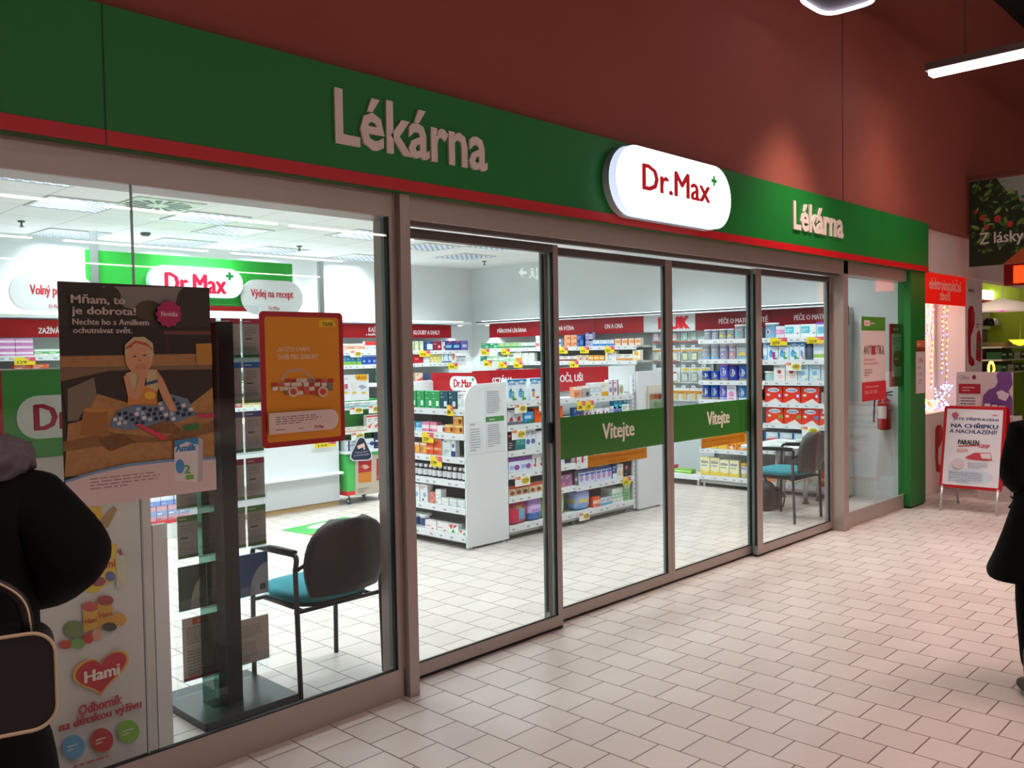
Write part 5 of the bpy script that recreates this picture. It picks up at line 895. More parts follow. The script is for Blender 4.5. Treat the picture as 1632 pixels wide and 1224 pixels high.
# ---- chairs
CH = M('#1c1c1e', .45, spec=.4); TEAL = M('#2e8590', .9, noise=.1, scale=60)
def chair(loc, rz, lab, back='#1a1718'):
    t = thing('visitor_chair', loc, lab, 'chair', rz=rz)
    for sx in (-1, 1):
        x = sx*.245
        B().tube([(x, .42, 0), (x, .41, .60)], .0125, CH, 8).build('leg', t)
        B().tube([(x*1.0, 0, 0), (x, .02, .60)], .0125, CH, 8).build('leg', t)
        B().tube(bend([(x, .41, .60), (x, .40, .665), (x, .0, .675), (x, .02, .60)], .05), .0125, CH, 8).build('arm_tube', t)
        B().tube(bend([(x, .36, .678), (x, .18, .688), (x, .02, .688)], .05), [.016]*8, CH, 8, flat=.6).build('armrest', t)
    B().tube(bend([(-.245, .40, .40), (.0, .41, .395), (.245, .40, .40)], .04), .011, CH, 8).tube([(-.245, .03, .40), (.245, .03, .40)], .011, CH, 8).tube([(-.2, .03, .40), (-.2, .40, .40)], .009, CH, 6).tube([(.2, .03, .40), (.2, .40, .40)], .009, CH, 6).build('seat_frame', t)
    # seat: rounded trapezoid cushion
    def cushion(name, m, z0, z1, k, yo=0):
        n = 28; out = []
        for i in range(n):
            a = 2*PI*i/n; c_, s_ = math.cos(a), math.sin(a); x = .235*math.copysign(abs(c_)**.6, c_); y = .225*math.copysign(abs(s_)**.6, s_); x *= (1+.08*s_); out.append((x*k, y*k+.225+yo))
        b = B(); L_ = [(z0, .93), (z0+(z1-z0)*.3, 1), (z0+(z1-z0)*.75, .99), (z1, .9), (z1+.006, .6), (z1+.008, .1)]; vs = []
        for z, q in L_: vs += [((x)*q, (y-.225)*q+.225, z) for x, y in out]
        fs = [(j*n+i, j*n+(i+1) % n, (j+1)*n+(i+1) % n, (j+1)*n+i) for j in range(len(L_)-1) for i in range(n)]+[tuple(range(n))[::-1], tuple((len(L_)-1)*n+i for i in range(n))]
        b.add(vs, fs, m, True); return b.build(name, t)
    cushion('seat', TEAL, .425, .475, 1.0); cushion('seat_pan', CH, .405, .428, .96)
    # back: curved oval shell
    def shell(name, m, d0, d1, sc=1):
        n, mm = 14, 10; vs = []; fs = []
        for s_ in (0, 1):
            for j in range(mm+1):
                v = j/mm; z = .47+.36*v; hw = .225*(1-abs(2*v-.85)**3.2*.32 if v < .55 else 1)*sc; hw = .228*max(.0, 1-max(0, (v-.42)/.62)**2.6)**.5 if v > .42 else .228*(1-.18*((.42-v)/.42)**1.6)
                hw *= sc
                for i in range(n+1):
                    u = -1+2*i/n; x = hw*u; y = -.02+.0*v-.05*(1-u*u)*.9-.05*v; vs.append((x, y+(d0 if s_ == 0 else d1), .65+(z-.65)*(sc if sc != 1 else 1)))
        N_ = (n+1)*(mm+1)
        for j in range(mm):
            for i in range(n): a = j*(n+1)+i; fs += [(a, a+1, a+n+2, a+n+1), (N_+a, N_+a+n+1, N_+a+n+2, N_+a+1)]
        rim = [i for i in range(n+1)]+[j*(n+1)+n for j in range(1, mm+1)]+[mm*(n+1)+i for i in range(n-1, -1, -1)]+[j*(n+1) for j in range(mm-1, 0, -1)]
        for i in range(len(rim)): a, c_ = rim[i], rim[(i+1) % len(rim)]; fs.append((c_, a, N_+a, N_+c_))
        return B().add(vs, fs, m, True).build(name, t)
    shell('back_shell', M(back, .5), -.012, .02)
    for sx in (-1, 1): B().tube([(sx*.245, .015, .60), (sx*.205, -.03, .64)], .010, CH, 6).build('back_bracket', t)
    return t
chair((2.475, .215, 0), math.radians(0), 'teal seated black visitor chair behind the window beside the brochure stand')
chair((7.76, .34, 0), math.radians(-3), 'teal seated visitor chair drawn up to the white table near the right doors', back='#4c4a4a')
# ---- service counter
t = thing('service_counter', (2.0, 4.5, 0), 'long white service counter at the back with a low ledge and wooden plinth', 'counter')
B().box(0, .08, 0, 3.5, .12, .055, M('#b99a6a', .6)).build('plinth', t)
B().box(0, .06, .055, 3.5, .7, .35, M('#c9cccd', .6)).build('lower_body', t)
B().box(0, -.02, .345, 3.5, .12, .368, M('#eef1f3', .5)).build('ledge', t)
B().box(0, .06, .368, 3.5, .7, .93, M('#e3e7ea', .6)).build('upper_body', t)
B().box(-.02, .02, .93, 3.5, .74, .96, M('#eef1f3', .4)).build('worktop', t)
card(((2, 4.52, 0), 0), 3.17, .645, '199', 'yellow price card on the counter front just below the orange poster', 'y', .26, .06)
# header sign above the counter
Ys = 4.6; O = (2.97, Ys, 2.06); t = thing('counter_sign', O, 'green header board with white Dr.Max pill hanging above the service counter', 'sign')
B().prism([(0, .5), (2.04, .5), (2.04, 0), (.28, 0), (0, .22)], 0, .03, M('#2fae3e', .5)).build('board', t)
b = PB(Ys, O, y=-.002); b.rect(.8, .0, 2.0, .045, '#d8262e'); b.build('red_stripe', t)
b = B(); pill(b, AY(240, 445, 4.5)[0]-O[0], .12, AY(389, 450, 4.5)[0]-O[0], .40, -.08, -.002, M('#e9eef6', emit=.35), M('#cfd8e0')); b.build('logo_pill', t)
drmax(B(y=-.081), AY(265, 445, 4.5)[0]-O[0], .155, AY(376, 450, 4.5)[0]-O[0], .375, red='#c8103c').build('lettering', t)
for pxs, pys, txt, tp, lab in (((14, 150), (437, 496), 'Volný prodej', (48, 118, 456, 474), 'pale oval bubble sign reading Volný prodej at the left above the counter'), ((383, 481), (447, 502), 'Výdej na recept', (400, 467, 463, 477), 'pale oval bubble sign reading Výdej na recept right of the counter sign')):
    X0, X1 = AY(pxs[0], 466, 4.56)[0], AY(pxs[1], 470, 4.56)[0]; zt, zb = AY(sum(pxs)/2, pys[0], 4.56)[1], AY(sum(pxs)/2, pys[1], 4.56)[1]; O = (X0, 4.56, zb)
    h = zt-zb; w_ = X1-X0; t = tag(B().prism(rr_pts(0, 0, w_, h, h*.495, 10), -.02, 0, M('#d3d8d8', .5)).build('bubble_sign', loc=O), lab, 'sign')
    b = PB(4.54, O, y=-.021); b.T(txt, tp[0], tp[2]-1, tp[1], tp[3]+1, '#b8303c'); cx = (tp[0]+tp[1])/2+4; b.T('Dr.Max', cx-9, tp[3]+11, cx+8, tp[3]+17, '#b8505c', .02); b.build('lettering', t)
for X, lab in ((AY(154, 400, 4.5)[0], 'grey steel pole rising from the counter left of the lit logo'), (AY(515.5, 430, 4.5)[0], 'grey steel pole rising from the counter above the orange poster')):
    tag(B().box(-.028, -.02, 0, .028, .02, (2.72 if X < 4 else 2.60)-.96, M('#8f9694', .4, metal=.5)).build('counter_pole', loc=(X, 4.56, .96)), lab, 'pole')
# small stacked stand left of the brochure stand
X0 = AY(254, 830, 4.35)[0]; t = thing('floor_display', (X0-.25, 4.30, 0), 'low white floor display with boxes seen beside the display unit', 'display')
B().box(0, 0, .0, .56, .15, .14, M('#dfe4e2', .5)).box(0, -.005, .14, .56, .15, .165, M('#c8303a')).build('body', t); B().box(0, .10, .165, .56, .15, .6, M('#e4e8ea')).build('riser', t)
put(((X0-.25, 4.31, 0), 0), .166, 'on the low floor display', .01, [('pale pink and blue carton', 'box', 5, .10, .13, .08, '#d4a8b8', D('#8aa8d0', '#7a4a6a', 3), )]); put(((X0-.25, 4.31, 0), 0), .298, 'on the low floor display, upper tier', .01, [('blue and white carton', 'box', 4, .12, .15, .08, '#7f9cd8', D('#dfe6f2', '#c8d4ec', 3))])
# ---- promotion trolley
Yt = 4.48; X0, X1 = AY(552, 720, Yt)[0], AY(617, 720, Yt)[0]; O = (X0, Yt, 0); W_ = X1-X0
t = thing('promotion_trolley', O, 'green promotional trolley on castors with leaflets and stacked shelves', 'trolley')
B().box(0, 0, .10, W_, .4, .55, M('#45b858', .5)).build('body', t); B().box(-.003, -.003, .10, W_+.003, .4, .145, M('#d83038')).build('bottom_trim', t)
B().box(0, .16, .55, W_, .4, 1.12, M('#2f8a3c', .5)).build('riser', t)
B().box(-.02, -.03, .55, W_, .4, .575, SH).build('tray', t); B().box(-.02, -.0, .76, W_, .4, .78, SH).build('tray', t); B().box(-.02, -.0, 1.02, W_, .4, 1.04, SH).build('tray', t)
for x, y in ((.05, .04), (W_-.07, .04), (.05, .36), (W_-.07, .36)):
    c_ = B(); c_.tube([(x, y, .10), (x, y, .06)], .008, '#6a6c70', 6).tube([(x-.012, y, .034), (x+.012, y, .034)], .034, '#4a4c50', 12).tube([(x-.013, y, .034), (x+.013, y, .034)], .018, '#c8cacc', 10); c_.build('castor', t)
O2 = (X0, Yt-.004, 0); b = PB(Yt-.005, O2, y=-.005); b.P([(566, 726), (616, 724), (616, 784), (566, 790)], '#b8ac9c'); b.P([(571, 732), (592, 731), (592, 752), (571, 756)], '#b01c20'); b.P([(571, 754), (592, 751), (592, 768), (571, 770)], '#c87a24'); b.P([(600, 731), (614, 730), (614, 764), (600, 766)], '#a81c22'); b.T('Cadhoc', 601, 757, 614, 762, '#e8c8b0', .0)
for k in range(5): a = -.9+.45*k; b.P([(581, 748), (581+8*math.sin(a)-1.2, 748-8*math.cos(a)), (581+8*math.sin(a)+1.2, 748-8*math.cos(a)+1)], '#e8d0c0')
b.S(571, 776, 590, 784, 2, '#8a7e70'); b.build('leaflet_print', t)
b = PB(Yt-.04, (X0, Yt-.03, 0), y=-.01); tri = [(558, 731), (559, 724), (571, 698), (576, 695), (581, 698), (593, 724), (593, 731), (588, 734), (563, 735)]
s_ = B(); s_.prism([b.q(*p) for p in tri], -.008, -.002, '#c8ccd4'); tr = tag(s_.build('warning_sign', loc=(X0, Yt-.03, 0)), 'dark triangular camera surveillance sign on the promotion trolley', 'sign')
b.y = -.009; b.P([(576+(x-576)*.9, 717+(y-717)*.9) for x, y in tri], '#1a2340'); b.P([(569, 711), (580, 706), (582, 711), (571, 716)], '#e0b8a8'); b.P([(578, 712), (581, 711), (582, 716), (580, 717)], '#e0b8a8'); b.T('Tento prostor', 566, 719, 586, 722.5, '#c8c0cc', 0); b.T('je monitorován', 564, 723.5, 588, 727, '#c8c0cc', 0); b.build('print', tr)
F = ((X0, Yt, 0), 0)
put(F, .576, 'on the trolley tray', .02, [('white gift pack with navy bow', 'box', 1, .36, .115, .12, '#dfe2ea', [('r', 0, .5, 1, .56, '#2e3f80'), ('e', .92, .52, .08, .2, '#2e3f80'), ('r', .04, 0, .1, 1, '#3a4470')]), ('black tall pamphlet box', 'box', 1, .16, .17, .05, '#141c34', D('#22305a', '#54648c', 3))])
put(F, .781, 'on the trolley middle tray', .0, [('flat white herbal carton', 'box', 2, .14, .05, .08, '#e8e4da', D('#e0b0a0', '#6a8a5a', 1)), ('white and red syrup box', 'box', 2, .09, .17, .06, '#ece8e8', [('r', 0, .85, 1, .95, '#d83a34'), ('p', [(.1, .25), (.9, .5), (.4, .1)], '#e0604a'), ('s', .2, .55, .8, .8, 2, '#8a8a90')]), ('amber honey jar box', 'box', 1, .09, .13, .06, '#d8702a', [('e', .5, .5, .25, .25, '#ecd8a0')])])
put(F, 1.041, 'on the trolley top tray', .0, [('slim white tablet carton with teal edge', 'box', 4, .13, .06, .08, '#e6eaec', D('#7ac0c4', '#6a6a7a', 1))])
B().box(X0-.03-X0, -.01, 1.12, AY(587, 615, Yt)[0]-X0, .0, 1.4, M('#e9ecf0', .5)).build('promotion_board', t)
b = PB(Yt-.01, (X0, Yt, 0), y=-.011); b.P([(566, 597), (586, 597), (586, 605), (580, 607), (569, 606), (566, 602)], '#f2b81c'); b.T('akce', 568, 598, 583, 604, '#b8382a', .02); b.S(549, 602, 560, 605, 1, '#d8788a'); b.P([(570, 616), (577, 613), (584, 617), (577, 620)], '#a9a6c4'); b.R(560, 611, 567, 620, '#e0dcd4'); b.R(549, 612, 554, 620, '#d86a70')
for xx in (551, 564, 579): b.E(xx, 626, 3.4, 2, '#e8c23a', 10)
b.build('board_print', t)
card(F, .05, .975, '99', 'white card with yellow oval on the trolley top tray, left', 'w', .17, .075); card(F, .30, .97, '99', 'white card with yellow oval on the trolley top tray, right', 'w', .14, .085); card(F, .06, .69, '149', 'white card with yellow oval on the trolley middle tray', 'w', .17, .085)
card(F, .55, 1.0, '9', 'small yellow price card at the trolley right edge', 'y', .06, .06)
# ---- floor mat sticker
a, c_ = Vector((4.34, 3.84)), Vector((5.08, 3.98)); 
b = B(); b.v = []; q = [AZ(448, 845), AZ(505, 855), AZ(602, 831), AZ(550, 824)]
def qp(u, v): p = Vector(q[0])*(1-u)*(1-v)+Vector(q[3])*u*(1-v)+Vector(q[2])*u*v+Vector(q[1])*(1-u)*v; return p.x, p.y
def fl(b, u0, v0, u1, v1, m, z): b.add([(*qp(u0, v1), z), (*qp(u1, v1), z), (*qp(u1, v0), z), (*qp(u0, v0), z)], [(0, 1, 2, 3)], m)
fl(b, 0, 0, 1, 1, '#3aa048', .002); fl(b, 0, .8, 1, 1, '#c8323c', .0025)
b.add([(*qp(.5+.26*math.cos(a)*1, .33+.2*math.sin(a)), .003) for a in [-2*PI*i/20 for i in range(20)]], [tuple(range(20))], '#dfe6e4')
vs, fs = text_geo('Dr.Max'); b.add([(*qp(.36+.28*u, .44-.2*v), .0035) for u, v in vs], fs, '#9a5a6a'); vs, fs = text_geo('SLUŽBY PRO VAŠE ZDRAVÍ'); b.add([(*qp(.15+.7*u, .75-.12*v), .0035) for u, v in vs], fs, '#dfe9df'); vs, fs = text_geo('ZDRAVĚJŠÍ CENY'); b.add([(*qp(.25+.5*u, .95-.1*v), .0035) for u, v in vs], fs, '#ecd8da')
tag(b.build('floor_sticker'), 'green and red Dr.Max floor sticker on the shop tiles before the counter', 'floor sticker')
# ---- white table with leaflets, backpack
TX, TY, TZ = 8.47, .93, .62
t = thing('white_table', (TX, TY, 0), 'small low white table with chrome legs before the milk shelves', 'table')
o = B().prism(rr_pts(-.40, -.30, .44, .30, .06), -.012, .012, M('#e6e9e6', .35)).build('table_top', t); o.data.transform(Matrix.Rotation(PI/2, 4, 'X')); o.location = (0, 0, TZ-.0125)
for x, y in ((-.05, .05), (.12, -.17), (.36, .2), (.36, -.2)): B().tube([(x, y, .0), (x, y, TZ-.025)], .024, M('#b9bec0', .2, metal=.9), 12).lathe((x, y, 0), [(.035, 0), (.035, .012)], '#3a3c3e', 12).build('leg', t)
for i, (dx, dy, r_, c_, lab) in enumerate(((-.25, -.06, .2, '#dfe8e0', 'white green leaflet pile on the left of the white table'), (.05, .02, -.3, '#e6e9ee', 'white open magazine in the middle of the white table'), (.3, -.08, .5, '#c9dbd4', 'pale green leaflet fan at the right of the white table'))):
    b = B(); b.box(-.12, -.09, 0, .12, .09, .012+.004*i, c_); b.add([(-.1, -.07, .0125+.004*i), (.02, -.07, .0125+.004*i), (.02, .07, .0125+.004*i), (-.1, .07, .0125+.004*i)], [(0, 1, 2, 3)], '#a8c8bc')
    tag(b.build('leaflet_pile', loc=(TX+dx, TY+dy, TZ+.0005), rz=r_), lab, 'leaflets')
t = thing('backpack', (8.12, .93, 0), 'crumpled black backpack lying under the white table', 'backpack', rz=.3)
def blob(name, c, r, m, parent, seed, n=14, k=10, sq=.8, amp=.1):
    rd = random.Random(seed); ph = [rd.random()*6 for _ in range(6)]; b = B(); vs = []
    for j in range(k+1):
        th = PI*j/k
        for i in range(n):
            a = 2*PI*i/n; x, y, z = math.sin(th)*math.cos(a), math.sin(th)*math.sin(a), -math.cos(th)
            d = 1+amp*math.sin(3*x+ph[0]+4*z)*math.sin(4*y+ph[1])+amp*.6*math.sin(7*x+5*y+ph[2])*math.sin(6*z+ph[3])
            p = [math.copysign(abs(v)**sq, v)*d for v in (x, y, z)]; vs.append((c[0]+p[0]*r[0], c[1]+p[1]*r[1], max(.001, c[2]+p[2]*r[2])))
    b.add(vs, [(j*n+i, j*n+(i+1) % n, (j+1)*n+(i+1) % n, (j+1)*n+i) for j in range(k) for i in range(n)], m, True); return b.build(name, parent)
blob('main_bag', (-.10, 0, .14), (.13, .10, .15), M('#17191a', .7), t, 3); blob('front_pocket', (.09, -.02, .10), (.10, .10, .11), M('#1f2224', .7), t, 5)
B().tube(bend([(-.1, -.09, .22), (-.02, -.17, .14), (.0, -.14, .02)], .08), .012, '#121314', 6, flat=.5).build('strap', t); B().tube(bend([(-.12, 0, .28), (-.1, .02, .34), (-.06, 0, .28)], .03), .008, '#121314', 6).build('handle', t)
# ---- right pane: end panel, extinguisher, posters
t = thing('partition_board', (8.88, .575, 0), 'tall white rounded end panel closing the right wall shelving', 'panel')
B().prism([(0, .02), (.46, .02), (.46, 2.03)]+[(.22-.22*math.cos(a)*1, 1.81+.21*math.sin(a)) for a in [PI/2*(1-i/8) for i in range(9)]], 0, .018, M('#ccd4d2', .4)).build('board', t)
for x in (.05, .4): B().lathe((x, .01, 0), [(.02, 0), (.02, .02)], '#a8acae', 8).build('foot', t)
t = thing('fire_extinguisher', (9.26, .215, .74), 'red fire extinguisher hanging on the wall behind the right pane', 'fire extinguisher')
B().lathe((0, 0, 0), [(.05, 0), (.066, .012), (.068, .03), (.068, .26), (.06, .30), (.03, .33), (.022, .345)], M('#a01c18', .35), 18).build('cylinder', t)
B().box(-.02, -.02, .345, .02, .02, .38, '#222222').tube([(0, -.01, .38), (0, -.09, .40)], .009, '#1a1a1a', 6).tube([(0, -.01, .365), (0, -.085, .36)], .007, '#1a1a1a', 6).build('valve', t)
B().tube(bend([(0, .02, .36), (-.05, .08, .33), (-.06, .085, .08)], .05), .009, '#151515', 8).build('hose', t)
b = B(); b.add([(.0685*math.cos(a), .0685*math.sin(a), z) for z in (.12, .25) for a in [PI*(.72+.5*i/8) for i in range(9)]], [(i, i+1, i+10, i+9) for i in range(8)], '#d8ccc8', True); b.build('label', t)
B().box(.055, -.02, .2, .09, .02, .26, '#555555').build('bracket', t)
O = (AY(1373, 570, -.095)[0], -.0935, AY(1392, 638, -.095)[1]); W_ = AY(1411, 570, -.095)[0]-O[0]; H_ = AY(1392, 505, -.095)[1]-O[2]
t = tag(B().box(0, -.001, 0, W_, 0, H_, M('#e6cfc8', .6)).build('window_poster', loc=O), 'narrow ANTIBIOTIKA poster with green head and red foot on the right pane', 'poster')
b = B(y=-.001); b.rect(0, H_*.835, W_, H_, '#4f8c2c'); b.rrect(W_*.1, H_*.89, W_*.36, H_*.955, .02, '#e6d0c4'); b.text('Dr.Max', W_*.13, H_*.905, W_*.33, H_*.94, '#c8303a', 0); b.scrib(W_*.38, H_*.905, W_*.7, H_*.945, 1, '#d0dcc0')
b.text('ANTIBIOTIKA', W_*.08, H_*.55, W_*.94, H_*.66, '#7a5048', 0); b.ell(W_*.5, H_*.6, W_*.06, H_*.06, '#c8283c'); b.text('Zabezpečte', W_*.08, H_*.47, W_*.56, H_*.51, '#c83a44', 0); b.text('imunní systém', W_*.08, H_*.42, W_*.66, H_*.46, '#c83a44', 0); b.scrib(W_*.1, H_*.29, W_*.5, H_*.39, 3, '#b08a80')
b.rect(0, 0, W_, H_*.225, '#d02a34'); b.text('Vhodná pro každého', W_*.12, H_*.15, W_*.7, H_*.18, '#f0c8c4', 0); b.text('29. 10. - 25. 11. 2015', W_*.1, H_*.085, W_*.62, H_*.125, '#f4dcd8', 0); b.build('print', t)
# red framed notice inside
t = thing('framed_notice', (AY(1419, 560, .03)[0]-0, .03, 1.2), 'red framed notice with red oval beside the green column', 'notice'); W_ = .44
B().box(0, 0, 0, W_, .012, .63, M('#b01c2c', .4)).build('frame', t); b = B(y=-.001); b.rect(.03, .10, W_, .53, '#d9c8c4'); b.rrect(.07, .2, .40, .36, .075, '#c0202c'); b.scrib(.08, .26, .36, .3, 1, '#e0a0a0'); b.scrib(.06, .42, .3, .5, 3, '#8a8a8a'); b.scrib(.06, .56, .36, .6, 1, '#e8c0c0'); b.build('print', t)
# notice on the column
X0 = 9.06; t = tag(B().box(0, -.0015, 0, .245, 0, .42, M('#d8c4c0', .5)).build('column_notice', loc=(X0, -.1715, 1.13)), 'white paper notice with small print hanging on the green column', 'notice')
b = B(y=-.002); b.text('Dr.Max', .06, .31, .19, .355, '#c04a58', 0); b.scrib(.05, .24, .2, .28, 1, '#b09a98'); b.text('7.00', .09, .18, .16, .205, '#8a7a78', 0); b.scrib(.05, .09, .2, .15, 2, '#9a8a88'); b.rect(0, .42, .245, .46, '#8c3a20'); b.rect(0, .46, .245, .53, '#cc6a4c'); b.scrib(.02, .475, .22, .51, 1, '#e8c8b0'); b.build('print', t)
# ================================================================ A-FRAME
t = thing('pavement_sign', (9.06, -.40, 0), 'red framed A-board sign about flu standing on the mall floor', 'pavement sign', rz=FACE_Y)
W_ = .555; H_ = .80; tilt = math.atan2(.17, .78)
def tilted(name, b, parent, loc, rx): o = b.build(name, parent, loc); o.rotation_euler = (rx, 0, 0); return o
b = B(); b.prism(rr_pts(0, 0, W_, H_, .02), 0, .02, M('#b9161f', .35)); fr = tilted('frame', b, t, (-.02, .02, .225), -tilt)
b = B(y=-.002, eps=.0004); b.rect(.028, .028, W_-.028, H_-.028, '#e2dce0'); b.ell(W_*.5, .12, .2, .07, '#c9d2de'); b.ell(.13, .2, .06, .05, '#d3ccd2')
b.text('JSTE PŘIPRAVENI', .09, .655, .49, .695, '#343a6a', .03); b.text('NA CHŘIPKU', .075, .588, .49, .64, '#2c3468', .05); b.text('A NACHLAZENÍ?', .065, .535, .485, .582, '#343a6a', .03); b.scrib(.44, .71, .53, .735, 1, '#d86a70'); b.ell(.105, .71, .032, .028, '#b8606c')
b.poly([(.15, .41), (.33, .43), (.33, .42), (.15, .40)], '#c82a30'); b.text('PARALEN', .15, .425, .335, .47, '#2f2c34', .05); b.text('GRIP', .335, .40, .43, .435, '#d0343a', .03); b.scrib(.14, .345, .27, .385, 4, '#cc6a6c'); b.poly([(.22, .3), (.30, .35), (.44, .36), (.46, .29), (.40, .28), (.25, .285)], '#c84048'); b.poly([(.35, .345), (.44, .355), (.45, .30), (.37, .30)], '#dcd0cc'); b.ell(.16, .235, .055, .05, '#d4c0c6'); b.scrib(.25, .2, .47, .26, 5, '#9aa0b0'); b.scrib(.08, .06, .46, .17, 5, '#b4b8c4')
o = tilted('printed_face', b, t, (-.02, .02, .225), -tilt)
b = B(); b.prism(rr_pts(0, 0, W_, H_, .02), -.02, 0, M('#b9161f', .35)); o = tilted('rear_frame', b, t, (-.02, .41, .225), tilt); o.location = (-.02, .445, .225)
for x, s_ in ((.01, 0), (W_-.05, 0), (.01, 1), (W_-.05, 1)):
    k = math.tan(tilt); y0 = .02-.235*k if s_ == 0 else .445+.235*k; y1 = .02 if s_ == 0 else .445
    B().tube([(x, y0+(.0 if s_ else 0), .002), (x, y1, .24)], .012, M('#c9c9c4', .3, metal=.5), 8).build('leg', t)

# papers and leaflet pocket on the island side panels
for (x0, y0, x1, y1), lab, gs in (((748, 671, 770, 724), 'small printed notice, lower left on the rounded white island panel', 0), ((774, 617, 803, 720), 'tall double printed notice with green strip on the rounded white island panel', 1)):
    X0, X1 = AY(x0, (y0+y1)/2, 1.872)[0], AY(x1, (y0+y1)/2, 1.872)[0]; Z0, Z1 = AY((x0+x1)/2, y1, 1.872)[1], AY((x0+x1)/2, y0, 1.872)[1]; w_, h = X1-X0, Z1-Z0
    b = B().box(0, -.001, 0, w_, 0, h, M('#dcdde0', .6)); b.y = -.001
    if gs: b.rect(0, h*.47, w_, h*.55, '#4a8a48'); b.scrib(w_*.2, h*.49, w_*.8, h*.53, 1, '#d0dccc'); b.scrib(w_*.08, h*.6, w_*.9, h*.95, 12, '#9a9ca4'); b.scrib(w_*.08, h*.08, w_*.9, h*.44, 11, '#a2a4ac')
    else: b.text('mv', w_*.08, h*.86, w_*.4, h*.93, '#4a4c54', 0); b.scrib(w_*.08, h*.1, w_*.92, h*.8, 9, '#9a9ca4')
    tag(b.build('paper_notice', loc=(X0, 1.8715, Z0)), lab, 'notice')
X0, Z0 = AY(1036, 652, 1.80); X1, Z1 = AY(1060, 613, 1.80); t = thing('leaflet_holder', (X0, 1.832, Z0), 'clear leaflet holder with flower leaflets on the right island end panel', 'leaflet holder'); w_, h = X1-X0, Z1-Z0
B().box(0, -.03, -.004, w_, .006, 0, ACRYL).box(0, -.03, 0, w_, -.027, h*.7, ACRYL).build('pocket', t)
b = B(); b.box(.004, -.022, 0, w_-.004, .004, h, M('#d8d0c0', .5)); b.y = -.022; b.rect(.004, h*.38, w_-.004, h*.62, '#c08a5a'); b.rect(.004, 0, w_-.004, h*.38, '#9aa890'); b.ell(w_*.4, h*.52, w_*.12, h*.1, '#b04a2a'); b.ell(w_*.7, h*.5, w_*.12, h*.12, '#8a3a20'); b.rect(w_*.3, h*.05, w_*.5, h*.3, '#6a9a50'); b.rect(w_*.6, h*.05, w_*.85, h*.3, '#74a85a'); b.build('leaflets', t)
# ================================================================ NEIGHBOUR SHOP
PK = M('#d9c2bc', .8)
struct('wall_neighbour_header', B().box(9.34, -.06, 2.385, 26, .1, 2.83, PK))
struct('wall_neighbour_base', B().box(9.34, -.02, 0, 11.08, .1, .875, M('#e2cfc9', .6)))
struct('wall_neighbour_pillar', B().box(11.08, -.02, 0, 11.72, .3, 2.385, M('#d8c4c0', .7)))
b = B(); b.box(9.34, .9, 0, 11.08, .95, 2.385, M('#f0d8c8', .7)).box(9.45, .1, .855, 11.08, .9, .875, M('#e9dcd8', .5)).box(11.0, .3, .0, 11.08, .9, 2.385, M('#eadcd6', .7)); struct('wall_neighbour_niche', b)
struct('wall_neighbour_back', B().box(11.08, 3.4, 0, 20, 3.5, 3.2, M('#9db52c', .6)))
struct('wall_neighbour_side', B().box(19.9, .1, 0, 20, 3.4, 3.2, M('#9db52c', .6)))
struct('ceiling_neighbour', B().box(9.5, .1, 2.95, 20, 3.5, 3.05, M('#e6e2dc', .8)))
area('shop_lamp', None, (10.2, .5, 2.3), 1.2, .5, 14, (1, .86, .74)); area('shop_lamp', None, (14.0, 1.6, 2.9), 4, 1.5, 70, (1, .9, .72))
t = thing('shop_sign', (9.40, -.03, 2.055), 'bright red sign reading elektroinstalační zboží right of the green column', 'sign')
B().box(0, 0, 0, 1.66, .02, .33, M('#d8180f', .4, emit=.55)).build('board', t); X0 = 9.40
b = B(y=-.001); b.text('elektroinstalační', AY(1476, 460, 0)[0]-X0, .155, AY(1527, 465, 0)[0]-X0, .29, '#f2d2c0', .03); b.text('zboží', AY(1493, 475, 0)[0]-X0, .045, AY(1510, 475, 0)[0]-X0, .15, '#f2d2c0', .03); b.build('lettering', t)
# handset posters
def handset(b, x0, z0, x1, z1, m, m2):
    w_, h = x1-x0, z1-z0; b.poly([(x0+w_*u, z0+h*v) for u, v in ((.1, .92), (.35, 1), (.75, .98), (.95, .88), (.95, .7), (.7, .58), (.45, .5), (.45, .3), (.5, .18), (.9, .1), (.95, .03), (.6, 0), (.2, .05), (.1, .3), (.08, .6))], m)
    b.poly([(x0+w_*u, z0+h*v) for u, v in ((.5, .95), (.8, .92), (.85, .76), (.6, .66), (.5, .7))], m2)
X0 = 11.10; t = tag(B().box(0, -.0015, 0, .60, 0, 1.08, M('#dccac8', .6)).build('pillar_poster', loc=(X0, -.0215, 1.29)), 'tall pale poster with a big red telephone handset on the shop pillar', 'poster')
b = B(y=-.002); handset(b, .04, .06, .33, .78, '#b01420', '#c83a3a'); b.poly([(.36, .14), (.56, .10), (.58, .36), (.5, .50), (.4, .46)], '#b8303a'); b.ell(.50, .3, .06, .07, '#5c7a3a'); b.scrib(.08, .93, .5, 1.0, 1, '#8a7a80'); b.scrib(.36, .52, .58, .58, 2, '#8a3a40'); b.build('print', t)
t = tag(B().box(0, -.0015, 0, .78, 0, .60, M('#e0d0cc', .6)).build('base_poster', loc=(9.98, -.0215, .18)), 'poster with a small red telephone handset on the white base wall', 'poster')
b = B(y=-.002); handset(b, .05, .03, .33, .56, '#b01420', '#c83a3a'); b.poly([(.42, .14), (.66, .12), (.66, .26), (.5, .36)], '#a83038'); b.ell(.58, .22, .06, .05, '#6a7a40'); b.build('print', t)
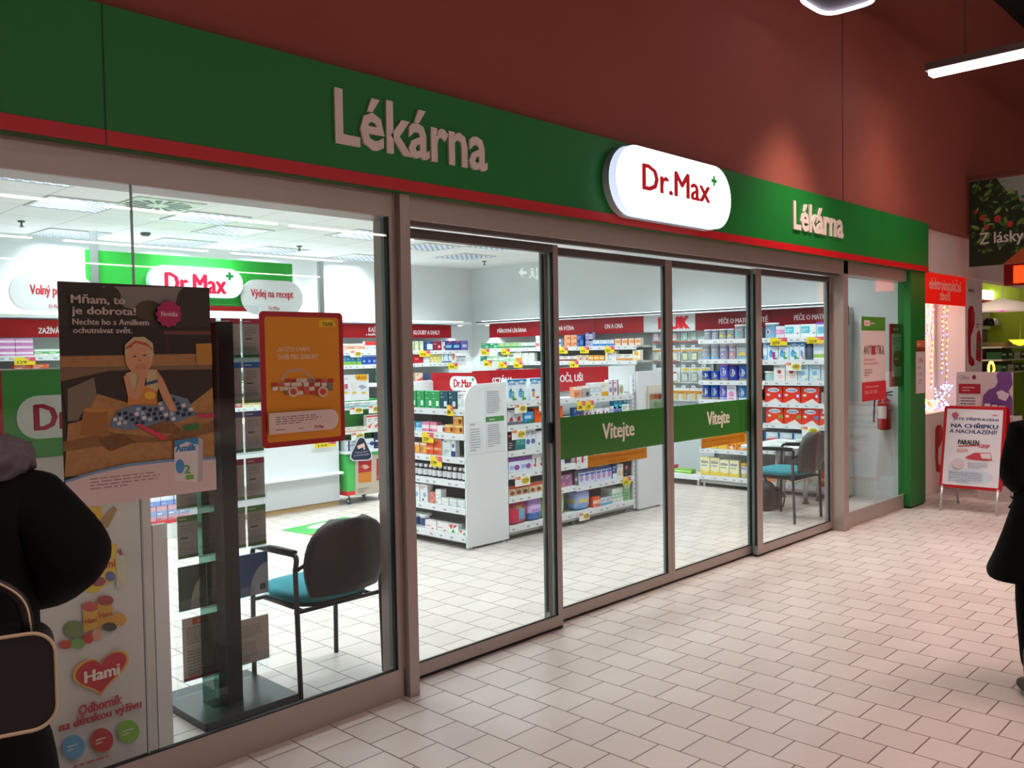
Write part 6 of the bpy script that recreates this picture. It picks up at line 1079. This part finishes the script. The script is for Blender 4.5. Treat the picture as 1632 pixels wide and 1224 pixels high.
# fairy lights
rd = random.Random(11); BC = ['#ffb060', '#8f8cff', '#ff9a5a', '#ffc070', '#7a70ff', '#ff7a8a']
def string(name, pts, lab, grp=None, r=.011, cols=BC, cable='#7a6a5a', e=4):
    t = thing(name, pts[0], lab, 'fairy lights', grp); P0 = Vector(pts[0]); L_ = [Vector(p)-P0 for p in pts]
    B().tube(L_, .003, M(cable), 5).build('cable', t)
    for i, p in enumerate(L_):
        for q in ((p,) if i == len(L_)-1 else (p, (p+L_[i+1])/2)): B().sphere(q+Vector((rd.uniform(-.02, .02), -.008, 0)), r, M(cols[rd.randint(0, len(cols)-1)], emit=e), 6, 4).build('bulb', t)
for k, px in enumerate((1479, 1486, 1503, 1509)):
    ys_ = .25 if k < 1 else .035; x = AY(px, 560, ys_)[0]; z1 = [2.02, 2.0, 2.03, 2.0][k]; z0 = [1.6, 1.15, 1.3, 1.05][k]; n = 7
    string('fairy_light_string', [(x, ys_, 2.384)]+[(x+.03*math.sin(i*2.1+k), ys_+.003*i, z1+(z0-z1)*i/n) for i in range(n+1)], 'orange and violet fairy light string in the red signed shop window, %s' % ['beside the green column', 'second from the column', 'third from the column', 'nearest the pillar'][k])
for k, (cx, cz, r_, cc, e_, lab) in enumerate(((10.78, 1.02, .13, ['#a8b8ff', '#d0d8ff', '#7f9aff'], 5, 'coil of icy blue fairy lights on the shop window counter'), (10.3, .93, .12, ['#ff6a4a', '#6a8aff', '#7affa0', '#ffd060', '#ff70b0'], 5, 'tangle of multicoloured fairy lights at the front of the window counter'), (10.05, .97, .09, ['#ffa040', '#ffc860'], 5, 'bundle of amber fairy lights beside the green column'), (10.5, .93, .11, ['#5a70ff', '#ff4a6a', '#60ffb0', '#ffd070'], 5, 'second tangle of coloured fairy lights on the window counter'))):
    string('fairy_light_coil', [(cx+r_*math.cos(a)*(1+.2*math.sin(3*a)), .12+.01*k+r_*.5*math.sin(2.3*a), cz+(r_ if k == 0 else .055)*math.sin(a*(1 if k == 0 else 1.7))) for a in [i*.62 for i in range(20)]], lab, r=.012, cols=cc, e=e_)
for k, (px, w_, z, h, c_, lab) in enumerate(((1476, .22, .875, .30, '#2a2224', 'dark boxed appliance low beside the green column'), (1476, .18, 1.18, .22, '#1d1a1c', 'black gadget box stacked on the dark appliance box'), (1486, .22, .875, .16, '#17151a', 'black speaker-like box on the window counter'), (1488, .26, 1.04, .10, '#b8a8a4', 'pale box lying on the black box in the window'), (1480, .34, 1.40, .05, '#141416', 'flat black switch panel above the stacked boxes'))):
    x = AY(px, 620, .45)[0]; y = .45 if k < 4 else .44; b = B().box(0, 0, 0, w_, .18, h, c_, .004); deco(b, w_, h, [('s', .1, .55, .8, .85, 2, '#7a7274'), ('r', .6, .1, .9, .4, '#5a5054')])
    tag(b.build('gadget_box', loc=(x, y, z)), lab, 'box')
# Olfen board
t = thing('counter_display', (9.9, -.03, 0), 'white promotional counter with a purple back pain poster board behind the A-board', 'display', rz=FACE_Y)
KX = abs(AX(1614, 620, 9.9)[0]-AX(1524, 620, 9.9)[0])/.86; t.location.y = AX(1524, 620, 9.9)[0]
B().box(.2, .02, 0, .86*KX, .35, .86, M('#d4ccca', .5)).build('cabinet', t); B().box(0, -.01, .86, .86*KX, .36, .885, ACRYL).build('glass_top', t)
b = B(); b.box(0, .0, .886, .86, .015, 1.325, M('#e2d2d6', .5)); b.y = 0; b.text('Olfen', .05, 1.245, .2, 1.29, '#8a7a98', 0); b.ell(.28, 1.27, .03, .024, '#8a2a5a'); b.rect(.04, 1.10, .38, 1.20, '#b8283c'); b.scrib(.1, 1.12, .34, 1.18, 2, '#e8c0c4')
b.rect(.05, .93, .38, 1.08, '#efe6e8'); b.scrib(.07, .95, .36, 1.07, 4, '#6a4a7a')
b.poly([(.40, .89), (.42, 1.08), (.5, 1.14), (.60, 1.17), (.64, 1.22), (.62, 1.30), (.66, 1.325), (.84, 1.325), (.86, 1.2), (.80, 1.13), (.86, 1.05), (.86, .89)], '#7c4f96'); b.poly([(.45, .95), (.56, 1.02), (.7, 1.0), (.72, .89), (.46, .89)], '#683e86'); b.poly([(.62, 1.12), (.70, 1.14), (.82, 1.10), (.76, 1.03), (.66, 1.05)], '#e6dcec')
for i in range(3): b.rect(.44+.11*i, .90, .53+.11*i, 1.0-.01*i, '#ece4ee'); b.ell(.50+.11*i, .96, .012, .012, '#8a4a7a')
o = b.build('poster_board', t); o.data.transform(Matrix.Diagonal((KX, 1, 1, 1)))
# banner Z lásky, hanging perpendicular to the wall
t = thing('hanging_banner', (10.66, -.165, 2.475), 'large hanging banner of green foliage with red fruit and words Z lásky', 'banner', rz=FACE_Y)
B().box(.02, 0, 0, 1.6, .02, .94, M('#241a14')).build('panel', t); b = B(y=-.001, eps=.0004); b.rect(.02, 0, 1.6, .94, '#1d2a14'); rd = random.Random(4)
b.poly([(.30, .94), (1.6, .94), (1.6, .45), (.62, .5), (.5, .72), (.38, .8)], '#8f9a92')
for i in range(150):
    x, z = .06+rd.random()*.62, .12+rd.random()*.8; a = rd.random()*6.3; l_ = .05+.06*rd.random(); w_ = l_*.38; c_, s_ = math.cos(a), math.sin(a)
    if x > .36 and z > .62+.3*(1-x): continue
    pts = [(x+c_*u*l_-s_*v*w_, z+s_*u*l_+c_*v*w_) for u, v in ((-.5, 0), (-.2, .5), (.2, .45), (.55, 0), (.2, -.45), (-.2, -.5))]; pts = [(max(.02, p), min(.93, max(0, q_))) for p, q_ in pts]
    b.poly(pts, ['#2c4a1c', '#46682a', '#6a8a3c', '#1c3314', '#7f9a4e', '#35561f'][rd.randint(0, 5)], b.y-.0012-.00001*i)
b.k = 8
for x, z, r_ in ((.16, .53, .03), (.31, .50, .035), (.2, .42, .025), (.43, .43, .03), (.09, .6, .02)): b.ell(x, z, r_, r_*1.15, '#b8352c')
b.poly([(.36, 0), (1.6, 0), (1.6, .28), (.6, .2)], '#b4522a')
b.text('Z lásky', .13, .20, .56, .36, '#d8d4cc', .02); b.build('print', t)
tag(B().box(0, -2.4, 0, .04, -.16, .04, M('#6a3a2e', .6)).build('banner_rail', loc=(10.65, 0, 3.44)), 'thin brown rail running out from the wall above the foliage banner', 'rail')
for yy in (-.3, -1.3): tag(B().box(-.004, -.004, 0, .004, .004, .03, '#333333').build('banner_hook', loc=(10.67, yy, 3.412)), 'tiny banner hook under the rail, %s' % ('near the wall' if yy > -1 else 'further out'), 'hook')
t = thing('red_light_box', (11.25, -.38, 2.28), 'glowing red sign box below the foliage banner at the right edge', 'sign', rz=FACE_Y)
B().box(0, 0, 0, .9, .12, .24, M('#8a0c0c', .4)).build('case', t); B().box(.1, -.006, .02, .88, 0, .22, M('#ff4a18', emit=1.4)).build('face', t)
tag(B().tube([(0, 0, 0), (0, 0, .95)], .006, '#333333', 6).build('sign_hanger', loc=(11.31, -.8, 2.52)), 'thin rod holding the red sign box', 'rod')
# inside the neighbour opening
Yn = 2.2
def nx(px, y=Yn): return AY(px, 520, y)[0]
t = thing('display_rack', (nx(1560), Yn, 0), 'grey display rack with fittings, bright lamp header and red SVÍTIDLA sign', 'display rack'); W_ = nx(1606)-nx(1560)
zz = lambda py, px=1585: AY(px, py, Yn)[1]
B().box(0, 0, 0, W_, .1, zz(470), M('#6f6a66', .6)).build('back_board', t)
B().box(-.1, -.12, zz(479), W_, -.02, zz(466), M('#fff6ea', emit=5)).build('lit_header', t)
B().box(-.1, -.10, zz(497), W_, 0, zz(480), M('#c4181c', .5)).build('red_header', t); B(y=-.101).text('DALŠÍ', .02, zz(492), .75, zz(483), '#f0dcd4').build('lettering', t)
B().box(-.1, -.06, zz(525), W_+.2, 0, zz(500), M('#e9e2dc')).build('white_band', t)
B().box(-.1, -.35, zz(563), W_, 0, zz(560), M('#cfc4b8')).build('shelf', t)
for i in range(5):
    x = .1+i*W_/5; o = B().lathe((0, 0, 0), [(.03, 0), (.09, -.05), (.10, -.16)], M(['#1a1a1c', '#c9c9cc', '#26262a', '#8a8a8c', '#1d1d20'][i], .3, metal=.5), 10)
    tag(o.build('spot_fitting', loc=(nx(1560)+x, Yn-.16, zz(508)-.0), ), '%s spot fitting on the white band of the neighbouring rack, %s from left' % (['black', 'chrome', 'black', 'grey', 'glossy black'][i], ['first', 'second', 'third', 'fourth', 'fifth'][i]), 'lamp')
for i, (px, h, c_, lab) in enumerate(((1567, .12, '#e9a060', 'small orange lamp on the grey rack shelf'), (1574, .15, '#d8d4d0', 'small chrome globe lamp on the grey rack shelf'), (1588, .16, '#efe6dc', 'small white round lamp on the grey rack shelf'))):
    o = B().lathe((0, 0, 0), [(.05, 0), (.05, .02), (.015, .03), (.015, .05)], '#8a8682', 10).sphere((0, 0, h*.6), h*.42, M(c_, .3), 10, 8); tag(o.build('globe_lamp', loc=(nx(px), Yn-.2, zz(560)+.001)), lab, 'lamp')
xp = nx(1597, 1.2); zt = AY(1597, 478, 1.2)[1]; zb = AY(1597, 496, 1.2)[1]; rw = (nx(1616, 1.2)-nx(1576, 1.2))/2*.62
t = thing('pendant_lamp', (xp, 1.2, zb), 'white dome pendant lamp hanging inside the lime green shop', 'lamp')
B().lathe((0, 0, 0), [(rw, 0), (rw*.95, (zt-zb)*.35), (rw*.7, (zt-zb)*.75), (rw*.25, zt-zb), (.03, zt-zb+.03)], M('#f2dcd4', .4, emit=.25), 20, cap=False).build('dome_shade', t)
B().tube([(0, 0, zt-zb+.02), (0, 0, 2.95-zb)], .006, '#e6e0d8', 6).build('cord', t); B().sphere((0, 0, .03), .05, M('#c03a9a', emit=1.5), 10, 6).build('bulb', t)
t = thing('box_shelf', (nx(1597, 1.3), 1.3, 0), 'low shelf of green and white lamp boxes at the right edge of the neighbouring shop', 'shelf rack')
for i, py in enumerate((552, 572, 592)): B().box(0, 0, AY(1612, py, 1.3)[1]-.03, 2.2, .4, AY(1612, py, 1.3)[1], M('#d8ccc4')).build('shelf', t)
B().box(0, .4, 0, 2.2, .43, AY(1612, 545, 1.3)[1], M('#8a7c74')).build('back', t)
for j, py in enumerate((572, 592)):
    for i in range(4): b = B().box(0, 0, 0, .38, .25, .13, ['#1f4a2c', '#2a5c34', '#c8beb2', '#1a3f26'][(i+j) % 4]); deco(b, .38, .13, [('r', .1, .5, .7, .8, '#cfd8c4'), ('e', .75, .3, .1, .15, '#8aa07a')]); tag(b.build('lamp_box', loc=(nx(1597, 1.3)+.05+.42*i, 1.32, AY(1612, py, 1.3)[1]+.001)), '%s lamp box, %s from the left, %s shelf of the neighbouring shop' % (['dark green', 'mid green', 'pale', 'darkest green'][(i+j) % 4], ['first', 'second', 'third', 'fourth'][i], ['upper', 'lower'][j]), 'box')
x0 = nx(1567, 1.2); string('fairy_light_wreath', [(nx(1579, 1.3)+.16*math.cos(a), 1.3, AY(1579, 588, 1.3)[1]+.12*math.sin(a)) for a in [i*.4 for i in range(17)]], 'amber glowing fairy light wreath inside the neighbouring shop', cols=['#ff9a30', '#ffb850'], r=.02, e=5)
t = tag(B().box(0, 0, 0, 1.2, .5, 1.0, M('#cfc4c0', .6)).build('shop_counter', loc=(nx(1560, 1.2)-.2, 1.1, 0)), 'pale low counter inside the neighbouring shop behind the purple poster', 'counter')
x = nx(1626, 1.4); t = thing('yellow_lamp', (x, 1.4, AY(1622, 546, 1.4)[1]), 'yellow glowing bowl lamp at the right edge against the lime wall', 'lamp')
B().lathe((0, 0, 0), [(.02, -.06), (.12, -.02), (.2, .06)], M('#ffc83a', emit=1.6), 14).build('bowl', t); B().tube([(0, 0, .05), (0, 0, 2.95-AY(1622, 546, 1.4)[1])], .005, '#c8c0b0', 6).build('cord', t)
# ================================================================ PEOPLE (figure frame: +y is where they face)
SKIN = M('#c99076', .5); HAIR = M('#3a2a20', .8); BLACKF = M('#050506', .85, spec=.15); TRO = M('#070709', .85, spec=.15); BOOT = M('#0d0c0c', .45)
def hand(V, E, wi, w, d, side, curl=.5):
    """palm and five unequal bent fingers grown from wrist index wi at point w, pointing along d"""
    d = Vector(d).normalized(); s_ = d.cross(Vector((0, 1, 0))); s_ = s_.normalized() if s_.length > .1 else Vector((1, 0, 0)); n = s_.cross(d).normalized(); w = Vector(w)
    V.append((*(w+d*.045), .022, .032)); p0 = len(V)-1; E.append((wi, p0)); V.append((*(w+d*.085), .016, .036)); p1 = len(V)-1; E.append((p0, p1))
    for k, (o, l_) in enumerate(((-.030, .062), (-.010, .072), (.011, .068), (.031, .052))):
        b0 = w+d*.095+s_*o; prev = p1
        for j in range(3):
            a = curl*(j+.5)*.7; b0 = b0+(d*math.cos(a)+n*math.sin(a)*side)*l_/3*1.2; V.append((*b0, .0088-.001*j)); E.append((prev, len(V)-1)); prev = len(V)-1
    t1 = w+d*.05-s_*.042*1; t2 = t1+d*.03-s_*.018; V.append((*t1, .011)); E.append((p0, len(V)-1)); V.append((*t2, .009)); E.append((len(V)-2, len(V)-1))
def person(loc, rz, H, lab, armL, armR, legL, legR, lean=0, coat=None, hairc=HAIR):
    t = thing('person', loc, lab, 'person', rz=rz); s = H/1.75
    P = lambda x, y, z: (x*s, y*s, z*s)
    V = [(*P(0, 0, .95), .10*s, .075*s), (*P(0, .0, 1.12), .10*s, .07*s), (*P(0, lean*.4, 1.30), .12*s, .08*s), (*P(0, lean*.7, 1.42), .10*s, .075*s), (*P(0, lean, 1.49), .055*s, .055*s), (*P(0, lean+.015, 1.55), .058*s, .062*s), (*P(0, lean+.025, 1.62), .078*s, .092*s), (*P(0, lean+.02, 1.69), .074*s, .09*s), (*P(0, lean+.01, 1.74), .045*s, .055*s), (*P(0, lean+.115, 1.605), .012*s, .018*s)]
    E = [(0, 1), (1, 2), (2, 3), (3, 4), (4, 5), (5, 6), (6, 7), (7, 8), (6, 9)]
    for sd, arm in ((-1, armL), (1, armR)):
        sh, el, wr = arm; i = len(V); V += [(*P(*sh), .052*s), (*P(*el), .038*s), (*P(*wr), .026*s)]; E += [(3, i), (i, i+1), (i+1, i+2)]
        dd = Vector(wr)-Vector(el); hand(V, E, i+2, P(*wr), dd, 1, .7)
    for sd, leg in ((-1, legL), (1, legR)):
        hp, kn, an, toe = leg; i = len(V); V += [(*P(*hp), .062*s), (*P(*kn), .045*s), (*P(*an), .03*s), (*P(*toe), .034*s, .022*s)]; E += [(0, i), (i, i+1), (i+1, i+2), (i+2, i+3)]
    skin('body', V, E, SKIN, t, 2)
    # hair, eyes, mouth, ears
    blob('hair', P(0, lean-.012, 1.665), (.088*s, .100*s, .10*s), hairc, t, 5, amp=.02, sq=1)
    for sx in (-1, 1): B().sphere(P(sx*.03, lean+.104, 1.635), .011*s, '#f0ece8', 8, 6).sphere(P(sx*.03, lean+.113, 1.635), .006*s, '#2a1c14', 8, 6).build('eye', t)
    B().box(*P(-.022, lean+.095, 1.567), *P(.022, lean+.107, 1.575), M('#9a4a44')).build('mouth', t)
    # trousers and boots
    V = [(*P(0, 0, 1.06), .14*s, .11*s), (*P(0, 0, .93), .15*s, .12*s)]; E = [(0, 1)]
    for hp, kn, an, toe in (legL, legR):
        i = len(V); V += [(*P(hp[0], hp[1], hp[2]-.03), .098*s), (*P(*kn), .072*s), (*P(an[0], an[1], an[2]+.03), .062*s)]; E += [(1, i), (i, i+1), (i+1, i+2)]
    skin('trousers', V, E, TRO, t, 2)
    for hp, kn, an, toe in (legL, legR):
        skin('boot', [(*P(an[0], an[1], an[2]+.20), .062*s), (*P(an[0], an[1], an[2]+.02), .052*s), (*P(an[0], an[1]-.02, max(.045, an[2]-.04)), .05*s, .045*s), (*P(toe[0], toe[1], .042), .045*s, .036*s), (*P(toe[0], toe[1]+.06, .036), .036*s, .03*s)], [(0, 1), (1, 2), (2, 3), (3, 4)], BOOT, t, 2)
    if coat: coat(t, P, s, armL, armR, lean)
    return t
def jacket(t, P, s, aL, aR, lean, hem=.79, puff=1.0):
    V = [(*P(0, -.01, 1.12), .19*s*puff, .15*s*puff), (*P(0, 0, hem+.06), .185*s*puff, .15*s*puff), (*P(0, lean*.4-.01, 1.29), .205*s*puff, .15*s*puff), (*P(0, lean*.7-.01, 1.41), .15*s, .12*s), (*P(0, lean*.9, 1.465), .095*s, .09*s)]; E = [(0, 1), (0, 2), (2, 3), (3, 4)]
    for a in (aL, aR):
        sh, el, wr = a; sh = Vector(sh); el = Vector(el); wr = Vector(wr); i = len(V)
        V += [(*P(*sh), .088*s), (*P(*((sh+el)/2)), .080*s), (*P(*el), .078*s), (*P(*((wr+el)/2)), .064*s), (*P(*(wr-(wr-el)*.06)), .050*s)]; E += [(3, i), (i, i+1), (i+1, i+2), (i+2, i+3), (i+3, i+4)]
    skin('jacket', V, E, BLACKF, t, 2)
def jacket_fur(t, P, s, aL, aR, lean):
    jacket(t, P, s, aL, aR, lean, puff=.88)
    b = B(); n = 22; pts = [(.108*s*math.cos(a), lean*s+.01+.105*s*math.sin(a), 1.47*s+.02*math.cos(a+1)) for a in [2*PI*i/n for i in range(n)]]
    rr = [(.046+.007*math.sin(i*2.7)+.004*math.sin(i*5.1))*s for i in range(n)]
    b.tube(pts, rr, M('#5a5258', .95, noise=.35, scale=70), 10, closed=True); o = b.build('fur_collar', t)
    tx = bpy.data.textures.new('fur', 'CLOUDS'); tx.noise_scale = .02; sb = o.modifiers.new('sub', 'SUBSURF'); sb.levels = 2; sb.render_levels = 2; d = o.modifiers.new('d', 'DISPLACE'); d.texture = tx; d.strength = .03
    B().box(.165*s, -.155*s, 1.20*s, .172*s, -.149*s, 1.206*s, M('#c8ccd0', .2, metal=1)).build('snap_button', t)
# left person: local frame turned so that +y runs away from the camera
rzc = -YAW
def cam_local(px, depth): r_ = (px-816)/FPX*depth; return EYE.x+math.sin(YAW)*depth+math.cos(YAW)*r_, EYE.y+math.cos(YAW)*depth-math.sin(YAW)*r_
x, y = cam_local(-98, 1.55)
LF = ((-.10, 0, .9), (-.11, .03, .5), (-.11, -.02, .09), (-.12, .10, .04)); RG = ((.10, 0, .9), (.11, .02, .5), (.11, -.04, .09), (.13, .08, .04))
person((x, y, 0), rzc+.35, 1.68, 'person in black jacket with grey fur collar and black shoulder bag, left edge', ((-.19, 0, 1.40), (-.27, -.05, 1.14), (-.16, .10, .98)), ((.15, -.0, 1.385), (.235, -.05, 1.285), (.10, .13, 1.20)), LF, RG, coat=jacket_fur)
x2, y2 = cam_local(2, 1.36); t = thing('shoulder_bag', (x2, y2, 1.035), 'black shoulder bag with beige piping carried by the person at the left edge', 'bag', rz=rzc+.5)
ol = rr_pts(-.2, .0, .06, .15, .035, 8); B().prism(ol, -.045, .03, M('#08080a', .6)).build('bag_body', t)
B().tube([(x_, -.046, z_) for x_, z_ in ol], .003, M('#a8977c', .6), 6, closed=True).build('piping', t)
B().tube(bend([(.025, -.03, .145), (.02, -.02, .20), (-.03, .0, .235), (-.10, .0, .20), (-.14, -.02, .145)], .05), .009, M('#0a0a0a', .6), 8, flat=.4).tube(bend([(.029, -.033, .145), (.024, -.025, .20), (-.03, -.008, .238)], .05), .002, M('#b5a284', .6), 5).build('handle', t)
# right person: long coat, seen from behind at the right edge
def long_coat(t, P, s, aL, aR, lean):
    jacket(t, P, s, aL, aR, lean, hem=.95)
    b = B(); n = 36; lv = [(1.12, .185, .145), (1.0, .20, .16), (.85, .25, .20), (.74, .29, .235), (.66, .325, .26), (.635, .33, .265)]; vs = []
    for z, rx, ry in lv: vs += [P(rx*math.cos(a)*(1+.03*math.sin(5*a+z*4)*(1.2-z)*2), ry*math.sin(a)*(1+.03*math.sin(4*a)), z+.02*math.sin(3*a)*(1.1-z)) for a in [2*PI*i/n for i in range(n)]]
    m_ = len(lv); fs = [(j*n+i, j*n+(i+1) % n, (j+1)*n+(i+1) % n, (j+1)*n+i) for j in range(m_-1) for i in range(n)]
    b.add(vs, fs, BLACKF, True); o = b.build('coat_skirt', t); so = o.modifiers.new('s', 'SOLIDIFY'); so.thickness = .012
x, y = cam_local(1688, 3.95)
person((x, y, 0), rzc-.2, 1.52, 'person in long black coat and boots walking at the right edge', ((-.17, 0, 1.38), (-.235, -.06, 1.15), (-.10, .13, 1.06)), ((.19, 0, 1.40), (.26, -.05, 1.13), (.2, .1, 1.0)), ((-.10, 0, .9), (-.12, .05, .5), (-.135, -.07, .10), (-.14, .04, .04)), ((.10, 0, .9), (.11, .12, .5), (.12, .16, .09), (.12, .28, .04)), coat=long_coat)
